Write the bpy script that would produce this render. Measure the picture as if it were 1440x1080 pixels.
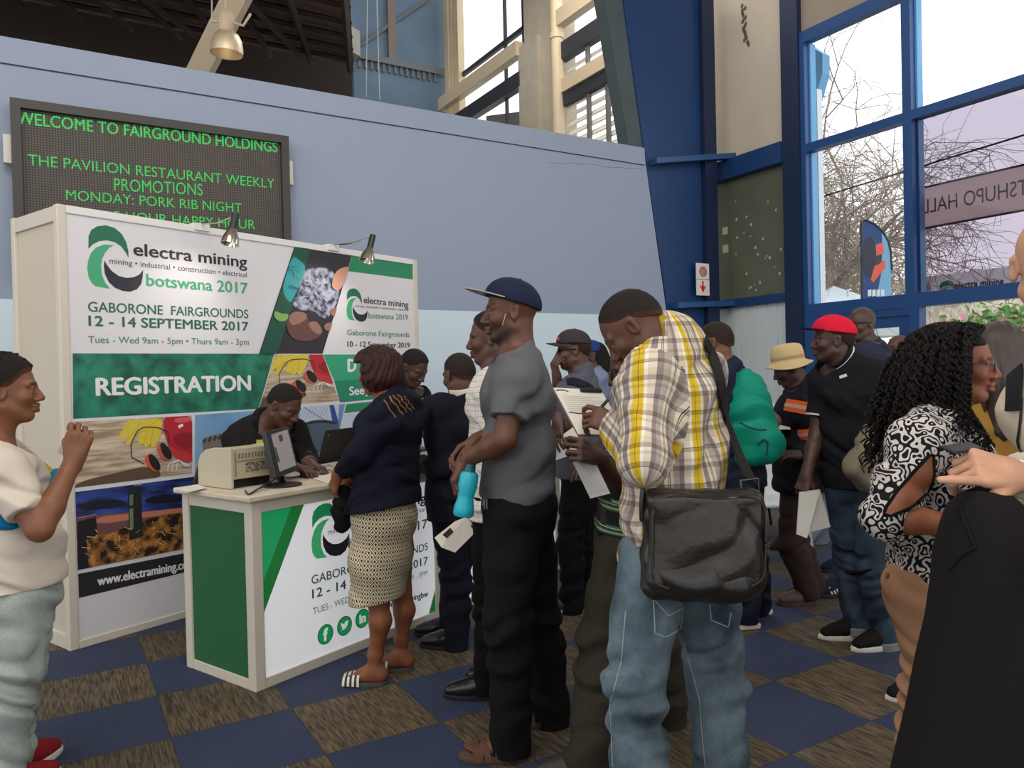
import bpy, bmesh, math, random
import numpy as np
from mathutils import Vector, Matrix
from mathutils.geometry import tessellate_polygon

for _o in list(bpy.data.objects):
    bpy.data.objects.remove(_o)
random.seed(4)
rng = np.random.default_rng(7)
SC = bpy.context.scene
COL = SC.collection

# ------------------------------------------------------------------ camera, sky, sun, exposure
FPX, CAMH = 1068.0, 1.48
ROLL, PITCH = math.radians(1.35), math.radians(-0.7)
cam_d = bpy.data.cameras.new('camera')
cam_d.sensor_fit = 'HORIZONTAL'
cam_d.sensor_width = 36.0
cam_d.lens = 36.0 * FPX / 1440.0
cam_d.clip_start = 0.05
cam_d.clip_end = 500
cam = bpy.data.objects.new('camera', cam_d)
COL.objects.link(cam)
cam.matrix_world = (Matrix.Translation((0, 0, CAMH)) @ Matrix.Rotation(math.pi / 2 + PITCH, 4, 'X')
                    @ Matrix.Rotation(-ROLL, 4, 'Z'))
SC.camera = cam

world = bpy.data.worlds.new('sky')
SC.world = world
world.use_nodes = True
_nt = world.node_tree
_bg = _nt.nodes['Background']
_tc = _nt.nodes.new('ShaderNodeTexCoord')
_sx = _nt.nodes.new('ShaderNodeSeparateXYZ')
_rp = _nt.nodes.new('ShaderNodeValToRGB')
_nt.links.new(_tc.outputs['Generated'], _sx.inputs[0])
_nt.links.new(_sx.outputs['Z'], _rp.inputs[0])
_rp.color_ramp.elements[0].color = (1.0, 0.98, 0.95, 1)
_rp.color_ramp.elements[1].color = (0.80, 0.90, 1.0, 1)
_nt.links.new(_rp.outputs[0], _bg.inputs[0])
_bg.inputs[1].default_value = 2.3

SC.view_settings.view_transform = 'Standard'
SC.view_settings.look = 'None'
SC.view_settings.gamma = 1.0
SC.view_settings.use_curve_mapping = False
SC.view_settings.exposure = -0.28
SC.cycles.max_bounces = 8
SC.cycles.transparent_max_bounces = 24


def lamp(name, kind, loc, energy, color, target=None, **kw):
    d = bpy.data.lights.new(name, kind)
    d.energy = energy
    d.color = color
    for k, v in kw.items():
        setattr(d, k, v)
    o = bpy.data.objects.new(name, d)
    COL.objects.link(o)
    o.location = loc
    if target is not None:
        o.rotation_euler = (Vector(target) - Vector(loc)).to_track_quat('-Z', 'Y').to_euler()
    return o


lamp('sun', 'SUN', (-11, -14, 31), 3.4, (1, .96, .88), target=(0.5, 3.5, 0), angle=0.02)
# unseen area lights added under the roof to brighten hall and high wall
lamp('hall_fill_light', 'AREA', (-0.5, 0.8, 6.6), 190, (1.0, .93, .84), target=(0.1, 4.2, 0), shape='RECTANGLE', size=4.0, size_y=2.0)
lamp('hall_fill_light_high', 'AREA', (0.6, 11.0, 9.0), 160, (1.0, .95, .88), target=(-.6, 11.5, 0), shape='RECTANGLE', size=3.0, size_y=2.0)

# ------------------------------------------------------------------ photo rays -> places in the hall


def ray(u, v):
    x = (u - 720) / FPX
    z = -(v - 540) / FPX
    c, s = math.cos(ROLL), math.sin(ROLL)
    xr, zr = c * x + s * z, -s * x + c * z
    c, s = math.cos(PITCH), math.sin(PITCH)
    yy, zz = c - s * zr, s + c * zr
    return np.array([xr / yy, 1.0, zz / yy])


EYE = np.array([0, 0, CAMH])


def at(u, v, Y):
    return EYE + ray(u, v) * Y


def onz(u, v, z=0.0):
    r = ray(u, v)
    return EYE + r * ((z - CAMH) / r[2])


class Frame:
    """vertical plane: a along x, b up, c out of the plane"""
    def __init__(self, o, x, n=None):
        self.o = np.array(o, float)
        self.x = np.array([x[0], x[1], 0.0]); self.x /= np.linalg.norm(self.x)
        self.z = np.array([0, 0, 1.0])
        self.n = np.cross(self.x, self.z)

    def __call__(self, a, b, c=0.0):
        return self.o + self.x * a + self.z * b + self.n * c

    def px(self, u, v):
        r = ray(u, v)
        t = np.dot(self.o - EYE, self.n) / np.dot(r, self.n)
        p = EYE + r * t - self.o
        return float(np.dot(p, self.x)), float(np.dot(p, self.z))


def direc(deg):
    a = math.radians(deg)
    return np.array([math.sin(a), math.cos(a), 0.0])


# ------------------------------------------------------------------ materials
_mats = {}


def nodes_of(m):
    m.use_nodes = True
    return m.node_tree, m.node_tree.nodes['Principled BSDF']


def mat(name, col, rough=0.6, metal=0.0, noise=0.0, nscale=30.0, bump=0.0, bscale=200.0, emit=None, estr=1.0,
        sheen=0.0, attr=None, spec=None):
    """procedural principled material, noise = colour variation, attr = vertex colour layer that tints the base"""
    if name in _mats:
        return _mats[name]
    m = bpy.data.materials.new(name)
    nt, b = nodes_of(m)
    c = (col[0], col[1], col[2], 1)
    b.inputs['Base Color'].default_value = c
    b.inputs['Roughness'].default_value = rough
    b.inputs['Metallic'].default_value = metal
    if spec is not None:
        b.inputs['Specular IOR Level'].default_value = spec
    if sheen:
        b.inputs['Sheen Weight'].default_value = sheen
        b.inputs['Sheen Roughness'].default_value = 0.5
    src = None
    tc = nt.nodes.new('ShaderNodeTexCoord')
    if attr:
        a = nt.nodes.new('ShaderNodeAttribute')
        a.attribute_name = attr
        src = a.outputs['Color']
    if noise:
        nz = nt.nodes.new('ShaderNodeTexNoise')
        nz.inputs['Scale'].default_value = nscale
        nz.inputs['Detail'].default_value = 6
        nt.links.new(tc.outputs['Object'], nz.inputs['Vector'])
        mp = nt.nodes.new('ShaderNodeMapRange')
        mp.inputs[3].default_value = 1 - noise
        mp.inputs[4].default_value = 1 + noise
        nt.links.new(nz.outputs['Fac'], mp.inputs[0])
        mx = nt.nodes.new('ShaderNodeMix')
        mx.data_type = 'RGBA'
        mx.blend_type = 'MULTIPLY'
        mx.inputs[0].default_value = 1
        if src is not None:
            nt.links.new(src, mx.inputs[6])
        else:
            mx.inputs[6].default_value = c
        nt.links.new(mp.outputs[0], mx.inputs[7])
        src = mx.outputs[2]
    if src is not None:
        nt.links.new(src, b.inputs['Base Color'])
    if bump:
        nb = nt.nodes.new('ShaderNodeTexNoise')
        nb.inputs['Scale'].default_value = bscale
        nb.inputs['Detail'].default_value = 4
        nt.links.new(tc.outputs['Object'], nb.inputs['Vector'])
        bp = nt.nodes.new('ShaderNodeBump')
        bp.inputs['Strength'].default_value = bump
        bp.inputs['Distance'].default_value = 0.004
        nt.links.new(nb.outputs['Fac'], bp.inputs['Height'])
        nt.links.new(bp.outputs[0], b.inputs['Normal'])
    if emit is not None:
        b.inputs['Emission Color'].default_value = (emit[0], emit[1], emit[2], 1)
        b.inputs['Emission Strength'].default_value = estr
    _mats[name] = m
    return m


def glass(name, tint, gloss=0.06):
    m = bpy.data.materials.new(name)
    m.use_nodes = True
    nt = m.node_tree
    nt.nodes.clear()
    out = nt.nodes.new('ShaderNodeOutputMaterial')
    tr = nt.nodes.new('ShaderNodeBsdfTransparent')
    tr.inputs[0].default_value = (*tint, 1)
    gl = nt.nodes.new('ShaderNodeBsdfGlossy')
    gl.inputs['Roughness'].default_value = 0.03
    mx = nt.nodes.new('ShaderNodeMixShader')
    mx.inputs[0].default_value = gloss
    nt.links.new(tr.outputs[0], mx.inputs[1])
    nt.links.new(gl.outputs[0], mx.inputs[2])
    nt.links.new(mx.outputs[0], out.inputs[0])
    return m


def s2l(*c):
    """sRGB 0-255 -> linear"""
    r = []
    for v in c:
        v = v / 255.0
        r.append(v / 12.92 if v <= 0.04045 else ((v + 0.055) / 1.055) ** 2.4)
    return tuple(r)


# ------------------------------------------------------------------ objects and tags
def link(name, me, parent=None, mats=None):
    o = bpy.data.objects.new(name, me)
    COL.objects.link(o)
    if mats:
        for m in (mats if isinstance(mats, (list, tuple)) else [mats]):
            me.materials.append(m)
    if parent is not None:
        o.parent = parent
    return o


def tag(o, label=None, cat=None, group=None, kind=None):
    if label: o['label'] = label
    if cat: o['category'] = cat
    if group: o['group'] = group
    if kind: o['kind'] = kind
    return o


def thing(name, label, cat, loc=(0, 0, 0), group=None):
    o = bpy.data.objects.new(name, None)
    o.empty_display_size = 0.1
    COL.objects.link(o)
    o.location = loc
    return tag(o, label, cat, group)


def origin_of(parent):
    p = np.zeros(3)
    while parent is not None:
        p = p + np.array(parent.location)
        parent = parent.parent
    return p


class MB:
    """mesh collector in world coordinates; build() makes ONE object, optionally below a parent"""
    def __init__(self):
        self.v, self.f, self.m, self.c = [], [], [], []
        self.mi = 0
        self.col = None

    def add(self, vs, fs):
        n = len(self.v)
        self.v += [tuple(map(float, p)) for p in vs]
        for f in fs:
            self.f.append([i + n for i in f])
            self.m.append(self.mi)
            self.c.append(self.col)
        return self

    def hexa(self, p):
        """8 corners: bottom 4 ccw, top 4 ccw"""
        return self.add(p, [(3, 2, 1, 0), (4, 5, 6, 7), (0, 1, 5, 4), (1, 2, 6, 5), (2, 3, 7, 6), (3, 0, 4, 7)])

    def box(self, fr, a0, a1, b0, b1, c0, c1):
        return self.hexa([fr(a0, b0, c1), fr(a1, b0, c1), fr(a1, b0, c0), fr(a0, b0, c0),
                          fr(a0, b1, c1), fr(a1, b1, c1), fr(a1, b1, c0), fr(a0, b1, c0)])

    def prism(self, fr, poly, c0, c1):
        n = len(poly)
        vs = [fr(a, b, c1) for a, b in poly] + [fr(a, b, c0) for a, b in poly]
        tris = tessellate_polygon([[Vector((a, b, 0)) for a, b in poly]])
        fs = []
        for t in tris:
            fs.append(tuple(t)); fs.append(tuple(i + n for i in reversed(t)))
        for i in range(n):
            j = (i + 1) % n
            fs.append((i, i + n, j + n, j))
        return self.add(vs, fs)

    def face(self, fr, poly, c=0.0):
        vs = [fr(a, b, c) for a, b in poly]
        tris = tessellate_polygon([[Vector((a, b, 0)) for a, b in poly]])
        return self.add(vs, [tuple(t) for t in tris])

    def tube(self, pts, r, n=8, caps=True):
        pts = [np.array(p, float) for p in pts]
        rs = r if isinstance(r, (list, tuple, np.ndarray)) else [r] * len(pts)
        vs, fs = [], []
        prev = None
        for i, p in enumerate(pts):
            d = pts[min(i + 1, len(pts) - 1)] - pts[max(i - 1, 0)]
            d = d / (np.linalg.norm(d) + 1e-9)
            if prev is None:
                h = np.array([0, 0, 1.0]) if abs(d[2]) < .9 else np.array([1.0, 0, 0])
            else:
                h = prev
            s = np.cross(d, h); s /= (np.linalg.norm(s) + 1e-9)
            h = np.cross(s, d); prev = h
            for k in range(n):
                a = 2 * math.pi * k / n
                vs.append(p + rs[i] * (math.cos(a) * s + math.sin(a) * h))
        for i in range(len(pts) - 1):
            for k in range(n):
                k2 = (k + 1) % n
                fs.append((i * n + k, i * n + k2, (i + 1) * n + k2, (i + 1) * n + k))
        if caps:
            fs.append(tuple(range(n - 1, -1, -1)))
            fs.append(tuple((len(pts) - 1) * n + k for k in range(n)))
        return self.add(vs, fs)

    def loft(self, rings, caps=True, closed=True):
        n = len(rings[0])
        vs = [p for r in rings for p in r]
        fs = []
        for i in range(len(rings) - 1):
            for k in range(n if closed else n - 1):
                k2 = (k + 1) % n
                fs.append((i * n + k, i * n + k2, (i + 1) * n + k2, (i + 1) * n + k))
        if caps and closed:
            fs.append(tuple(range(n - 1, -1, -1)))
            fs.append(tuple((len(rings) - 1) * n + k for k in range(n)))
        return self.add(vs, fs)

    def lathe(self, c, axis, prof, n=24, caps=True):
        """prof = [(radius, height)] along axis from c"""
        ax = np.array(axis, float); ax /= np.linalg.norm(ax)
        h = np.array([0, 0, 1.0]) if abs(ax[2]) < .9 else np.array([1.0, 0, 0])
        s = np.cross(ax, h); s /= np.linalg.norm(s)
        t = np.cross(ax, s)
        rings = []
        for r, z in prof:
            rings.append([np.array(c) + ax * z + max(r, 1e-4) * (math.cos(2 * math.pi * k / n) * s + math.sin(2 * math.pi * k / n) * t) for k in range(n)])
        return self.loft(rings, caps)

    def build(self, name, mats, parent=None, smooth=False, bevel=0.0, base=None):
        me = bpy.data.meshes.new(name)
        off = origin_of(parent) if base is None else np.array(base)
        V = np.array(self.v).reshape(-1, 3) - off
        me.from_pydata(V.tolist(), [], self.f)
        o = link(name, me, parent, mats)
        if parent is None and base is not None:
            o.location = tuple(base)
        me.polygons.foreach_set('material_index', self.m)
        if any(c is not None for c in self.c):
            at_ = me.color_attributes.new('ink', 'FLOAT_COLOR', 'CORNER')
            buf = []
            for f, c in zip(self.f, self.c):
                c = c or (1, 1, 1)
                buf += [c[0], c[1], c[2], 1.0] * len(f)
            at_.data.foreach_set('color', buf)
        bm = bmesh.new(); bm.from_mesh(me)
        bmesh.ops.recalc_face_normals(bm, faces=bm.faces)
        bm.to_mesh(me); bm.free()
        if smooth:
            me.polygons.foreach_set('use_smooth', [True] * len(me.polygons))
            me.set_sharp_from_angle(angle=math.radians(40))
        me.update()
        if bevel:
            md = o.modifiers.new('bevel', 'BEVEL')
            md.width = bevel
            md.segments = 2
            md.limit_method = 'ANGLE'
        return o


def structure(o):
    o['kind'] = 'structure'
    return o


def text_polys(s, bold=0.0):
    """flat triangles of a text in its own units: verts (n,2), faces"""
    cu = bpy.data.curves.new('t', 'FONT')
    cu.body = s
    cu.size = 1.0
    cu.offset = bold
    cu.resolution_u = 4
    cu.fill_mode = 'FRONT'
    o = bpy.data.objects.new('t', cu)
    COL.objects.link(o)
    dg = bpy.context.evaluated_depsgraph_get()
    me = bpy.data.meshes.new_from_object(o.evaluated_get(dg))
    vs = np.array([v.co[:2] for v in me.vertices]).reshape(-1, 2)
    fs = [tuple(p.vertices) for p in me.polygons]
    bpy.data.objects.remove(o)
    bpy.data.curves.remove(cu)
    bpy.data.meshes.remove(me)
    return vs, fs


def put_text(mb, fr, s, p0, p1, ptop, c=0.001, bold=0.02, capref=None, mirror=False):
    """p0 = left end of the baseline, p1 = right end, ptop = top of the first letter; photo places on frame fr"""
    a0, b0 = fr.px(*p0) if len(p0) == 2 else p0[1:]
    a1, b1 = fr.px(*p1)
    _, bt = fr.px(*ptop)
    vs, fs = text_polys(s)
    if not len(vs):
        return
    rv, _ = text_polys(capref or s[0])
    h = rv[:, 1].max()
    x0, x1 = vs[:, 0].min(), vs[:, 0].max()
    X = (vs[:, 0] - x0) / (x1 - x0)
    if mirror:
        X = 1 - X
    A = a0 + (a1 - a0) * X
    B = b0 + (b1 - b0) * X + vs[:, 1] / h * (bt - b0)
    w = bold * (bt - b0) / h
    for dx, dy in (((-w, 0), (w, 0), (0, w * .6), (0, -w * .6)) if bold > .004 else ((0, 0),)):
        mb.add([fr(a + dx, b + dy, c) for a, b in zip(A, B)], fs)
        c += .0002
# ------------------------------------------------------------------ the hall
E1, E2 = direc(59), direc(-31)


def fp(fr, *pts):
    return [fr.px(u, v) for u, v in pts]


def carpet():
    m = bpy.data.materials.new('carpet_tiles')
    nt, b = nodes_of(m)
    L = nt.links.new

    def math_(op, a, b_=None):
        n = nt.nodes.new('ShaderNodeMath'); n.operation = op
        for i, x in enumerate((a, b_)):
            if x is None: continue
            if isinstance(x, (int, float)): n.inputs[i].default_value = x
            else: L(x, n.inputs[i])
        return n.outputs[0]
    tc = nt.nodes.new('ShaderNodeTexCoord')
    mp = nt.nodes.new('ShaderNodeMapping')
    mp.vector_type = 'POINT'
    # tile axes: i along E1, j along E2
    mp.inputs['Rotation'].default_value = (0, 0, -math.radians(31))
    L(tc.outputs['Object'], mp.inputs[0])
    sp = nt.nodes.new('ShaderNodeSeparateXYZ')
    L(mp.outputs[0], sp.inputs[0])
    k = CAMH / 1.5
    i = math_('DIVIDE', math_('ADD', sp.outputs[0], 0.1293 * k), 0.5075 * k)
    j = math_('DIVIDE', math_('ADD', sp.outputs[1], 0.0575 * k), 0.5075 * k)
    fi, fj = math_('FLOOR', i), math_('FLOOR', j)
    par = math_('FLOORED_MODULO', math_('ADD', fi, fj), 2.0)
    ti, tj = math_('SUBTRACT', i, fi), math_('SUBTRACT', j, fj)
    # ribbed pile of the brown tiles
    cmb = nt.nodes.new('ShaderNodeCombineXYZ')
    L(math_('MULTIPLY', ti, 58.0), cmb.inputs[0]); L(math_('MULTIPLY', tj, 5.0), cmb.inputs[1])
    L(math_('ADD', math_('MULTIPLY', fi, 3.7), math_('MULTIPLY', fj, 9.1)), cmb.inputs[2])
    rib = nt.nodes.new('ShaderNodeTexNoise'); rib.inputs['Scale'].default_value = 1.0; rib.inputs['Detail'].default_value = 3
    L(cmb.outputs[0], rib.inputs['Vector'])
    fl = nt.nodes.new('ShaderNodeTexNoise'); fl.inputs['Scale'].default_value = 160.0; fl.inputs['Detail'].default_value = 3
    L(tc.outputs['Object'], fl.inputs['Vector'])
    big = nt.nodes.new('ShaderNodeTexNoise'); big.inputs['Scale'].default_value = 2.2; big.inputs['Detail'].default_value = 4
    L(tc.outputs['Object'], big.inputs['Vector'])
    wn = nt.nodes.new('ShaderNodeTexWhiteNoise'); wn.noise_dimensions = '2D'
    c2 = nt.nodes.new('ShaderNodeCombineXYZ'); L(fi, c2.inputs[0]); L(fj, c2.inputs[1]); L(c2.outputs[0], wn.inputs['Vector'])
    rb = nt.nodes.new('ShaderNodeValToRGB')
    L(rib.outputs['Fac'], rb.inputs[0])
    e = rb.color_ramp.elements
    e[0].position, e[0].color = 0.34, (*s2l(42, 36, 31), 1)
    e[1].position, e[1].color = 0.66, (*s2l(108, 92, 68), 1)
    bl = nt.nodes.new('ShaderNodeValToRGB')
    L(fl.outputs['Fac'], bl.inputs[0])
    e = bl.color_ramp.elements
    e[0].position, e[0].color = 0.3, (*s2l(29, 37, 60), 1)
    e[1].position, e[1].color = 0.75, (*s2l(52, 65, 98), 1)
    mx = nt.nodes.new('ShaderNodeMix'); mx.data_type = 'RGBA'
    L(par, mx.inputs[0]); L(rb.outputs[0], mx.inputs[6]); L(bl.outputs[0], mx.inputs[7])
    # worn / per tile tone, dark seam
    seam = math_('GREATER_THAN', math_('MINIMUM', math_('MINIMUM', ti, math_('SUBTRACT', 1.0, ti)), math_('MINIMUM', tj, math_('SUBTRACT', 1.0, tj))), 0.006)
    tone = math_('MULTIPLY', math_('ADD', math_('MULTIPLY', wn.outputs['Value'], 0.25), math_('ADD', math_('MULTIPLY', big.outputs['Fac'], 0.5), 0.65)),
                 math_('ADD', math_('MULTIPLY', seam, 0.45), 0.55))
    m2 = nt.nodes.new('ShaderNodeMix'); m2.data_type = 'RGBA'; m2.blend_type = 'MULTIPLY'; m2.inputs[0].default_value = 1
    L(mx.outputs[2], m2.inputs[6])
    cc = nt.nodes.new('ShaderNodeCombineXYZ')
    for q in range(3): L(tone, cc.inputs[q])
    L(cc.outputs[0], m2.inputs[7])
    L(m2.outputs[2], b.inputs['Base Color'])
    b.inputs['Roughness'].default_value = 0.8
    bp = nt.nodes.new('ShaderNodeBump'); bp.inputs['Strength'].default_value = 0.6; bp.inputs['Distance'].default_value = 0.004
    L(math_('ADD', rib.outputs['Fac'], fl.outputs['Fac']), bp.inputs['Height'])
    L(bp.outputs[0], b.inputs['Normal'])
    return m


WORLDF = Frame((0, 0, 0), (1, 0, 0))
HW = Frame((*(at(0, 500, 6.1)[:2]), 0), E1)                  # long periwinkle partition wall
WW = Frame((3.66, 9.43, 0), -E2)                             # window wall
a_w0 = WW.px(1010, 300)[0]

mb = MB()
mb.hexa([(-12, -8, -.2), (WW(8, 0)[0] + 3, WW(8, 0)[1], -.2), (WW(-16, 0)[0], WW(-16, 0)[1], -.2), (-16, 12, -.2),
         (-12, -8, 0), (WW(8, 0)[0] + 3, WW(8, 0)[1], 0), (WW(-16, 0)[0], WW(-16, 0)[1], 0), (-16, 12, 0)])
structure(mb.build('floor', carpet()))

# --- partition wall: pale dado below, periwinkle above, thin ledge along the top
a0, bl_ = HW.px(0, 60)
aR, bT = HW.px(905, 205)
bT = (bl_ + bT) / 2
aM, bM = HW.px(937, 437)
aF = aM + (aM - aR) * bM / (bT - bM)
bD = (HW.px(5, 422)[1] + HW.px(590, 436)[1] + HW.px(925, 443)[1]) / 3
aD = aM + (aM - aR) * (bM - bD) / (bT - bM)
upper = mat('periwinkle_paint', s2l(147, 158, 179), .75, noise=.035, nscale=1.6, bump=.08, bscale=60)
dado = mat('pale_blue_paint', s2l(204, 222, 232), .6, noise=.03, nscale=1.4, bump=.06, bscale=60)
mb = MB()
mb.prism(HW, [(-4, bD), (aD, bD), (aR, bT), (-4, bT)], -.2, 0)
mb.mi = 1
mb.prism(HW, [(-4, 0), (aF, 0), (aD, bD), (-4, bD)], -.2, .002)
structure(mb.build('wall_back', [upper, dado]))
b88 = HW.px(0, 88)[1]
mb = MB()
mb.prism(HW, [(-4, b88), (aR + .012, b88), (aR, bT + .01), (-4, bT + .01)], -.21, .014)
structure(mb.build('trim_1', upper))
mb = MB()                                                    # dark joint and hairline crack below the ledge
mb.tube([HW(aR - .02 - q * .12, b88 - .05 - .016 * math.sin(q * 1.7 + 2 * math.sin(q * 2.3)) - .008 * q, .001) for q in range(13)], .0016, 5)
mb.tube([HW(-3.9, b88 - .004, .006), HW(aR, b88 - .004, .006)], .005, 5)
structure(mb.build('trim_2', mat('dark_joint', s2l(70, 72, 84), .9)))

# --- tapered steel column at the wall's end
CF = Frame(HW(0, 0, -.10), E1)
blue = mat('navy_steel_paint', s2l(15, 55, 104), .5, noise=.12, nscale=3, bump=.04)
blue2 = mat('dark_navy_steel', s2l(11, 32, 66), .5, noise=.1, nscale=3)
teal_gray = mat('weathered_steel', s2l(72, 84, 88), .7, noise=.2, nscale=5)
col = thing('steel_column', 'tall navy blue tapered steel column at the end of the periwinkle wall', 'column', tuple(CF(CF.px(960, 500)[0], 0)))
aBL, aBR = CF.px(985, 500)[0], CF.px(1006, 430)[0]
top = CF.px(868, -60)
mb = MB()
mb.prism(CF, [(CF.px(962, 600)[0] + .14, 0), (aBR, 0), (aBR, top[1]), top, CF.px(905, 205), CF.px(940, 445)], -.05, .0)
mb.build('web', blue, col)
mb = MB()
mb.prism(CF, [(CF.px(962, 600)[0] + .07, 0), (CF.px(962, 600)[0] + .145, 0), CF.px(942, 445), CF.px(907, 205), CF.px(877, -10), (top[0] - .02, top[1]), (top[0] - .35, top[1]), CF.px(850, -10), CF.px(886, 205), CF.px(928, 445)], -.22, -.02)
mb.build('flange', teal_gray, col)
mb = MB()
mb.box(CF, aBR - .22, aBR, 0, top[1], -.2, .08)
mb.build('flange', blue2, col)
for (p, q, h) in (((912, 226), (1080, 215), .07), ((942, 427), (1086, 421), .07)):
    pa, pb = CF.px(*p), CF.px(*q)
    mb = MB()
    mb.hexa([CF(pa[0], pa[1] - h, .16), CF(pb[0], pb[1] - h, .16), CF(pb[0], pb[1] - h, .05), CF(pa[0], pa[1] - h, .0),
             CF(pa[0], pa[1], .16), CF(pb[0], pb[1], .16), CF(pb[0], pb[1], .05), CF(pa[0], pa[1], .0)])
    mb.build('stiffener_bar', mat('mid_navy_steel', s2l(40, 80, 128), .4), col)
# fire hose sign on the column
sg = thing('fire_hose_sign', 'small white sign with red hose reel and red down arrow on the navy column', 'sign', tuple(CF(*CF.px(988, 392), .03)))
SF = Frame(CF(0, 0, .095), E1)
mb = MB()
pa, pb = SF.px(980, 415), SF.px(997, 371)
mb.box(SF, pa[0], pb[0], pa[1], pb[1], -.012, 0)
mb.build('plate', mat('sign_white', s2l(226, 222, 216), .5), sg)
mb = MB()
cx, cy = SF.px(988.5, 382)
for r in (.062, .042, .02):
    ring = [(cx + r * math.cos(t * .2618), cy + r * math.sin(t * .2618)) for t in range(24)]
    mb.tube([SF(a, b, .001) for a, b in ring + ring[:1]], .007, 5, caps=False)
mb.build('hose_reel_symbol', mat('sign_red', s2l(160, 40, 40), .5), sg)
cx, cy = SF.px(988.5, 404)
w = .028
mb = MB()
mb.prism(SF, [(cx - w * .5, cy + .085), (cx + w * .5, cy + .085), (cx + w * .5, cy + .01), (cx + w * 2.2, cy + .03), (cx, cy - .075), (cx - w * 2.2, cy + .03), (cx - w * .5, cy + .01)], .0005, .002)
mb.build('down_arrow', mat('sign_bright_red', s2l(205, 30, 35), .5), sg)
mb = MB()
mb.box(SF, pa[0], pb[0], SF.px(988, 393)[1] - .004, SF.px(988, 393)[1] + .004, 0, .0015)
mb.build('divider_line', mat('sign_red', (0, 0, 0)), sg)

# --- window wall: cladding, olive board, rails, glazing, door
TOPZ = 12.4


def wwpoly(name, pts, c0, c1, m, struct=True, parent=None):
    mb = MB()
    mb.prism(WW, fp(WW, *pts), c0, c1)
    o = mb.build(name, m, parent)
    if struct: structure(o)
    return o


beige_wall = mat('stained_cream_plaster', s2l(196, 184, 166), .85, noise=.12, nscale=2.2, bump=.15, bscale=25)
frame_blue = mat('window_frame_blue', s2l(22, 68, 124), .4, noise=.06, nscale=4)
aL = WW.px(985, 400)[0]
aP0, aP1 = WW.px(1106, 300)[0], WW.px(1130, 300)[0]
bB = WW.px(1060, 232)[1]; bO = WW.px(1060, 424)[1]
mb = MB(); mb.box(WW, aL - .3, aP0, bB, TOPZ, -.25, -.02)
mb.build('wall_right', beige_wall)['kind'] = 'structure'
mb = MB()
for q in range(18):                                          # old black stain streaks high on the plaster
    u, v = 1042 + rng.normal() * 3 + q * .4, 8 + q * 3.2
    a, b = WW.px(u, v)
    mb.add([WW(a + .02 * math.cos(t) * (1 + .6 * rng.random()), b + .035 * math.sin(t), -.018) for t in np.linspace(0, 5.2, 6)], [(0, 1, 2, 3, 4, 5)])
structure(mb.build('trim_3', mat('plaster_stain', s2l(96, 86, 76), .9)))
mb = MB(); mb.box(WW, aL, aP0, bO, bB, -.2, -.06)
olive = mat('olive_board', s2l(96, 99, 82), .55, noise=.25, nscale=2.5, bump=.08)
tag(mb.build('wall_panel', olive), 'dark olive green board with paint flecks above the white cladding', 'panel')
mb = MB()
for q in range(26):
    u, v = 1028 + rng.random() * 70, 280 + rng.random() * 130
    a, b = WW.px(u, v); r = .008 + .012 * rng.random()
    mb.add([WW(a + r * math.cos(t), b + r * 1.3 * math.sin(t), -.0585) for t in np.linspace(0, 5.2, 6)], [(0, 1, 2, 3, 4, 5)])
for (u0, v0, u1, v1) in ((1012, 318, 1019, 330), (1012, 343, 1020, 356)):
    a, b = WW.px(u0, v1); a1, b1 = WW.px(u1, v0)
    mb.add([WW(a, b, -.0585), WW(a1, b, -.0585), WW(a1, b1, -.0585), WW(a, b1, -.0585)], [(0, 1, 2, 3)])
structure(mb.build('trim_4', mat('paint_fleck', s2l(190, 184, 170), .7)))
clad = mat('white_ribbed_cladding', s2l(206, 214, 214), .55, noise=.04, nscale=2)
mb = MB()
n = 9
for q in range(n):                                           # ribbed sheet: folded profile
    x0 = aL + (aP0 - aL) * q / n; x1 = aL + (aP0 - aL) * (q + 1) / n
    mb.prism(WW, [(x0, 0), (x1 - .03, 0), (x1 - .03, bO), (x0, bO)], -.2, -.03)
    mb.prism(WW, [(x1 - .03, 0), (x1, 0), (x1, bO), (x1 - .03, bO)], -.2, -.045)
structure(mb.build('wall_cladding', clad))
mb = MB()
mb.box(WW, aL, aP0, bB - .1, bB + .16, -.1, .10)
mb.box(WW, aL, aP0, bO - .05, bO + .06, -.1, .06)
structure(mb.build('trim_5', blue))
mb = MB(); mb.box(WW, aP0, aP1, 0, TOPZ, -.2, .06)
structure(mb.build('trim_6', blue2))

# big window: frame bars
bW0 = WW.px(1135, 431)[1]; bW1 = WW.px(1128, 62)[1]; bW2 = WW.px(1128, 211)[1]
aM1 = WW.px(1278, 200)[0]
aEnd = aP1 + (aM1 - aP1) * 2
W = thing('window_1', None, None, tuple(WW(aM1, 0)))
W['kind'] = 'structure'
mb = MB()
mb.box(WW, aP1, aEnd + 3, bW1, bW1 + .14, -.10, .03)
mb.box(WW, aP1, aEnd + 3, bW2 - .05, bW2 + .05, -.10, .03)
mb.box(WW, aP1, aEnd + 3, bW0 - .13, bW0 + .02, -.10, .03)
for a_ in (aP1 + .02, aM1, aEnd, aEnd + (aM1 - aP1)):
    mb.box(WW, a_ - .05, a_ + .05, bW0, bW1, -.10, .031)
mb.build('window_frame', frame_blue, W)
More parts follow.
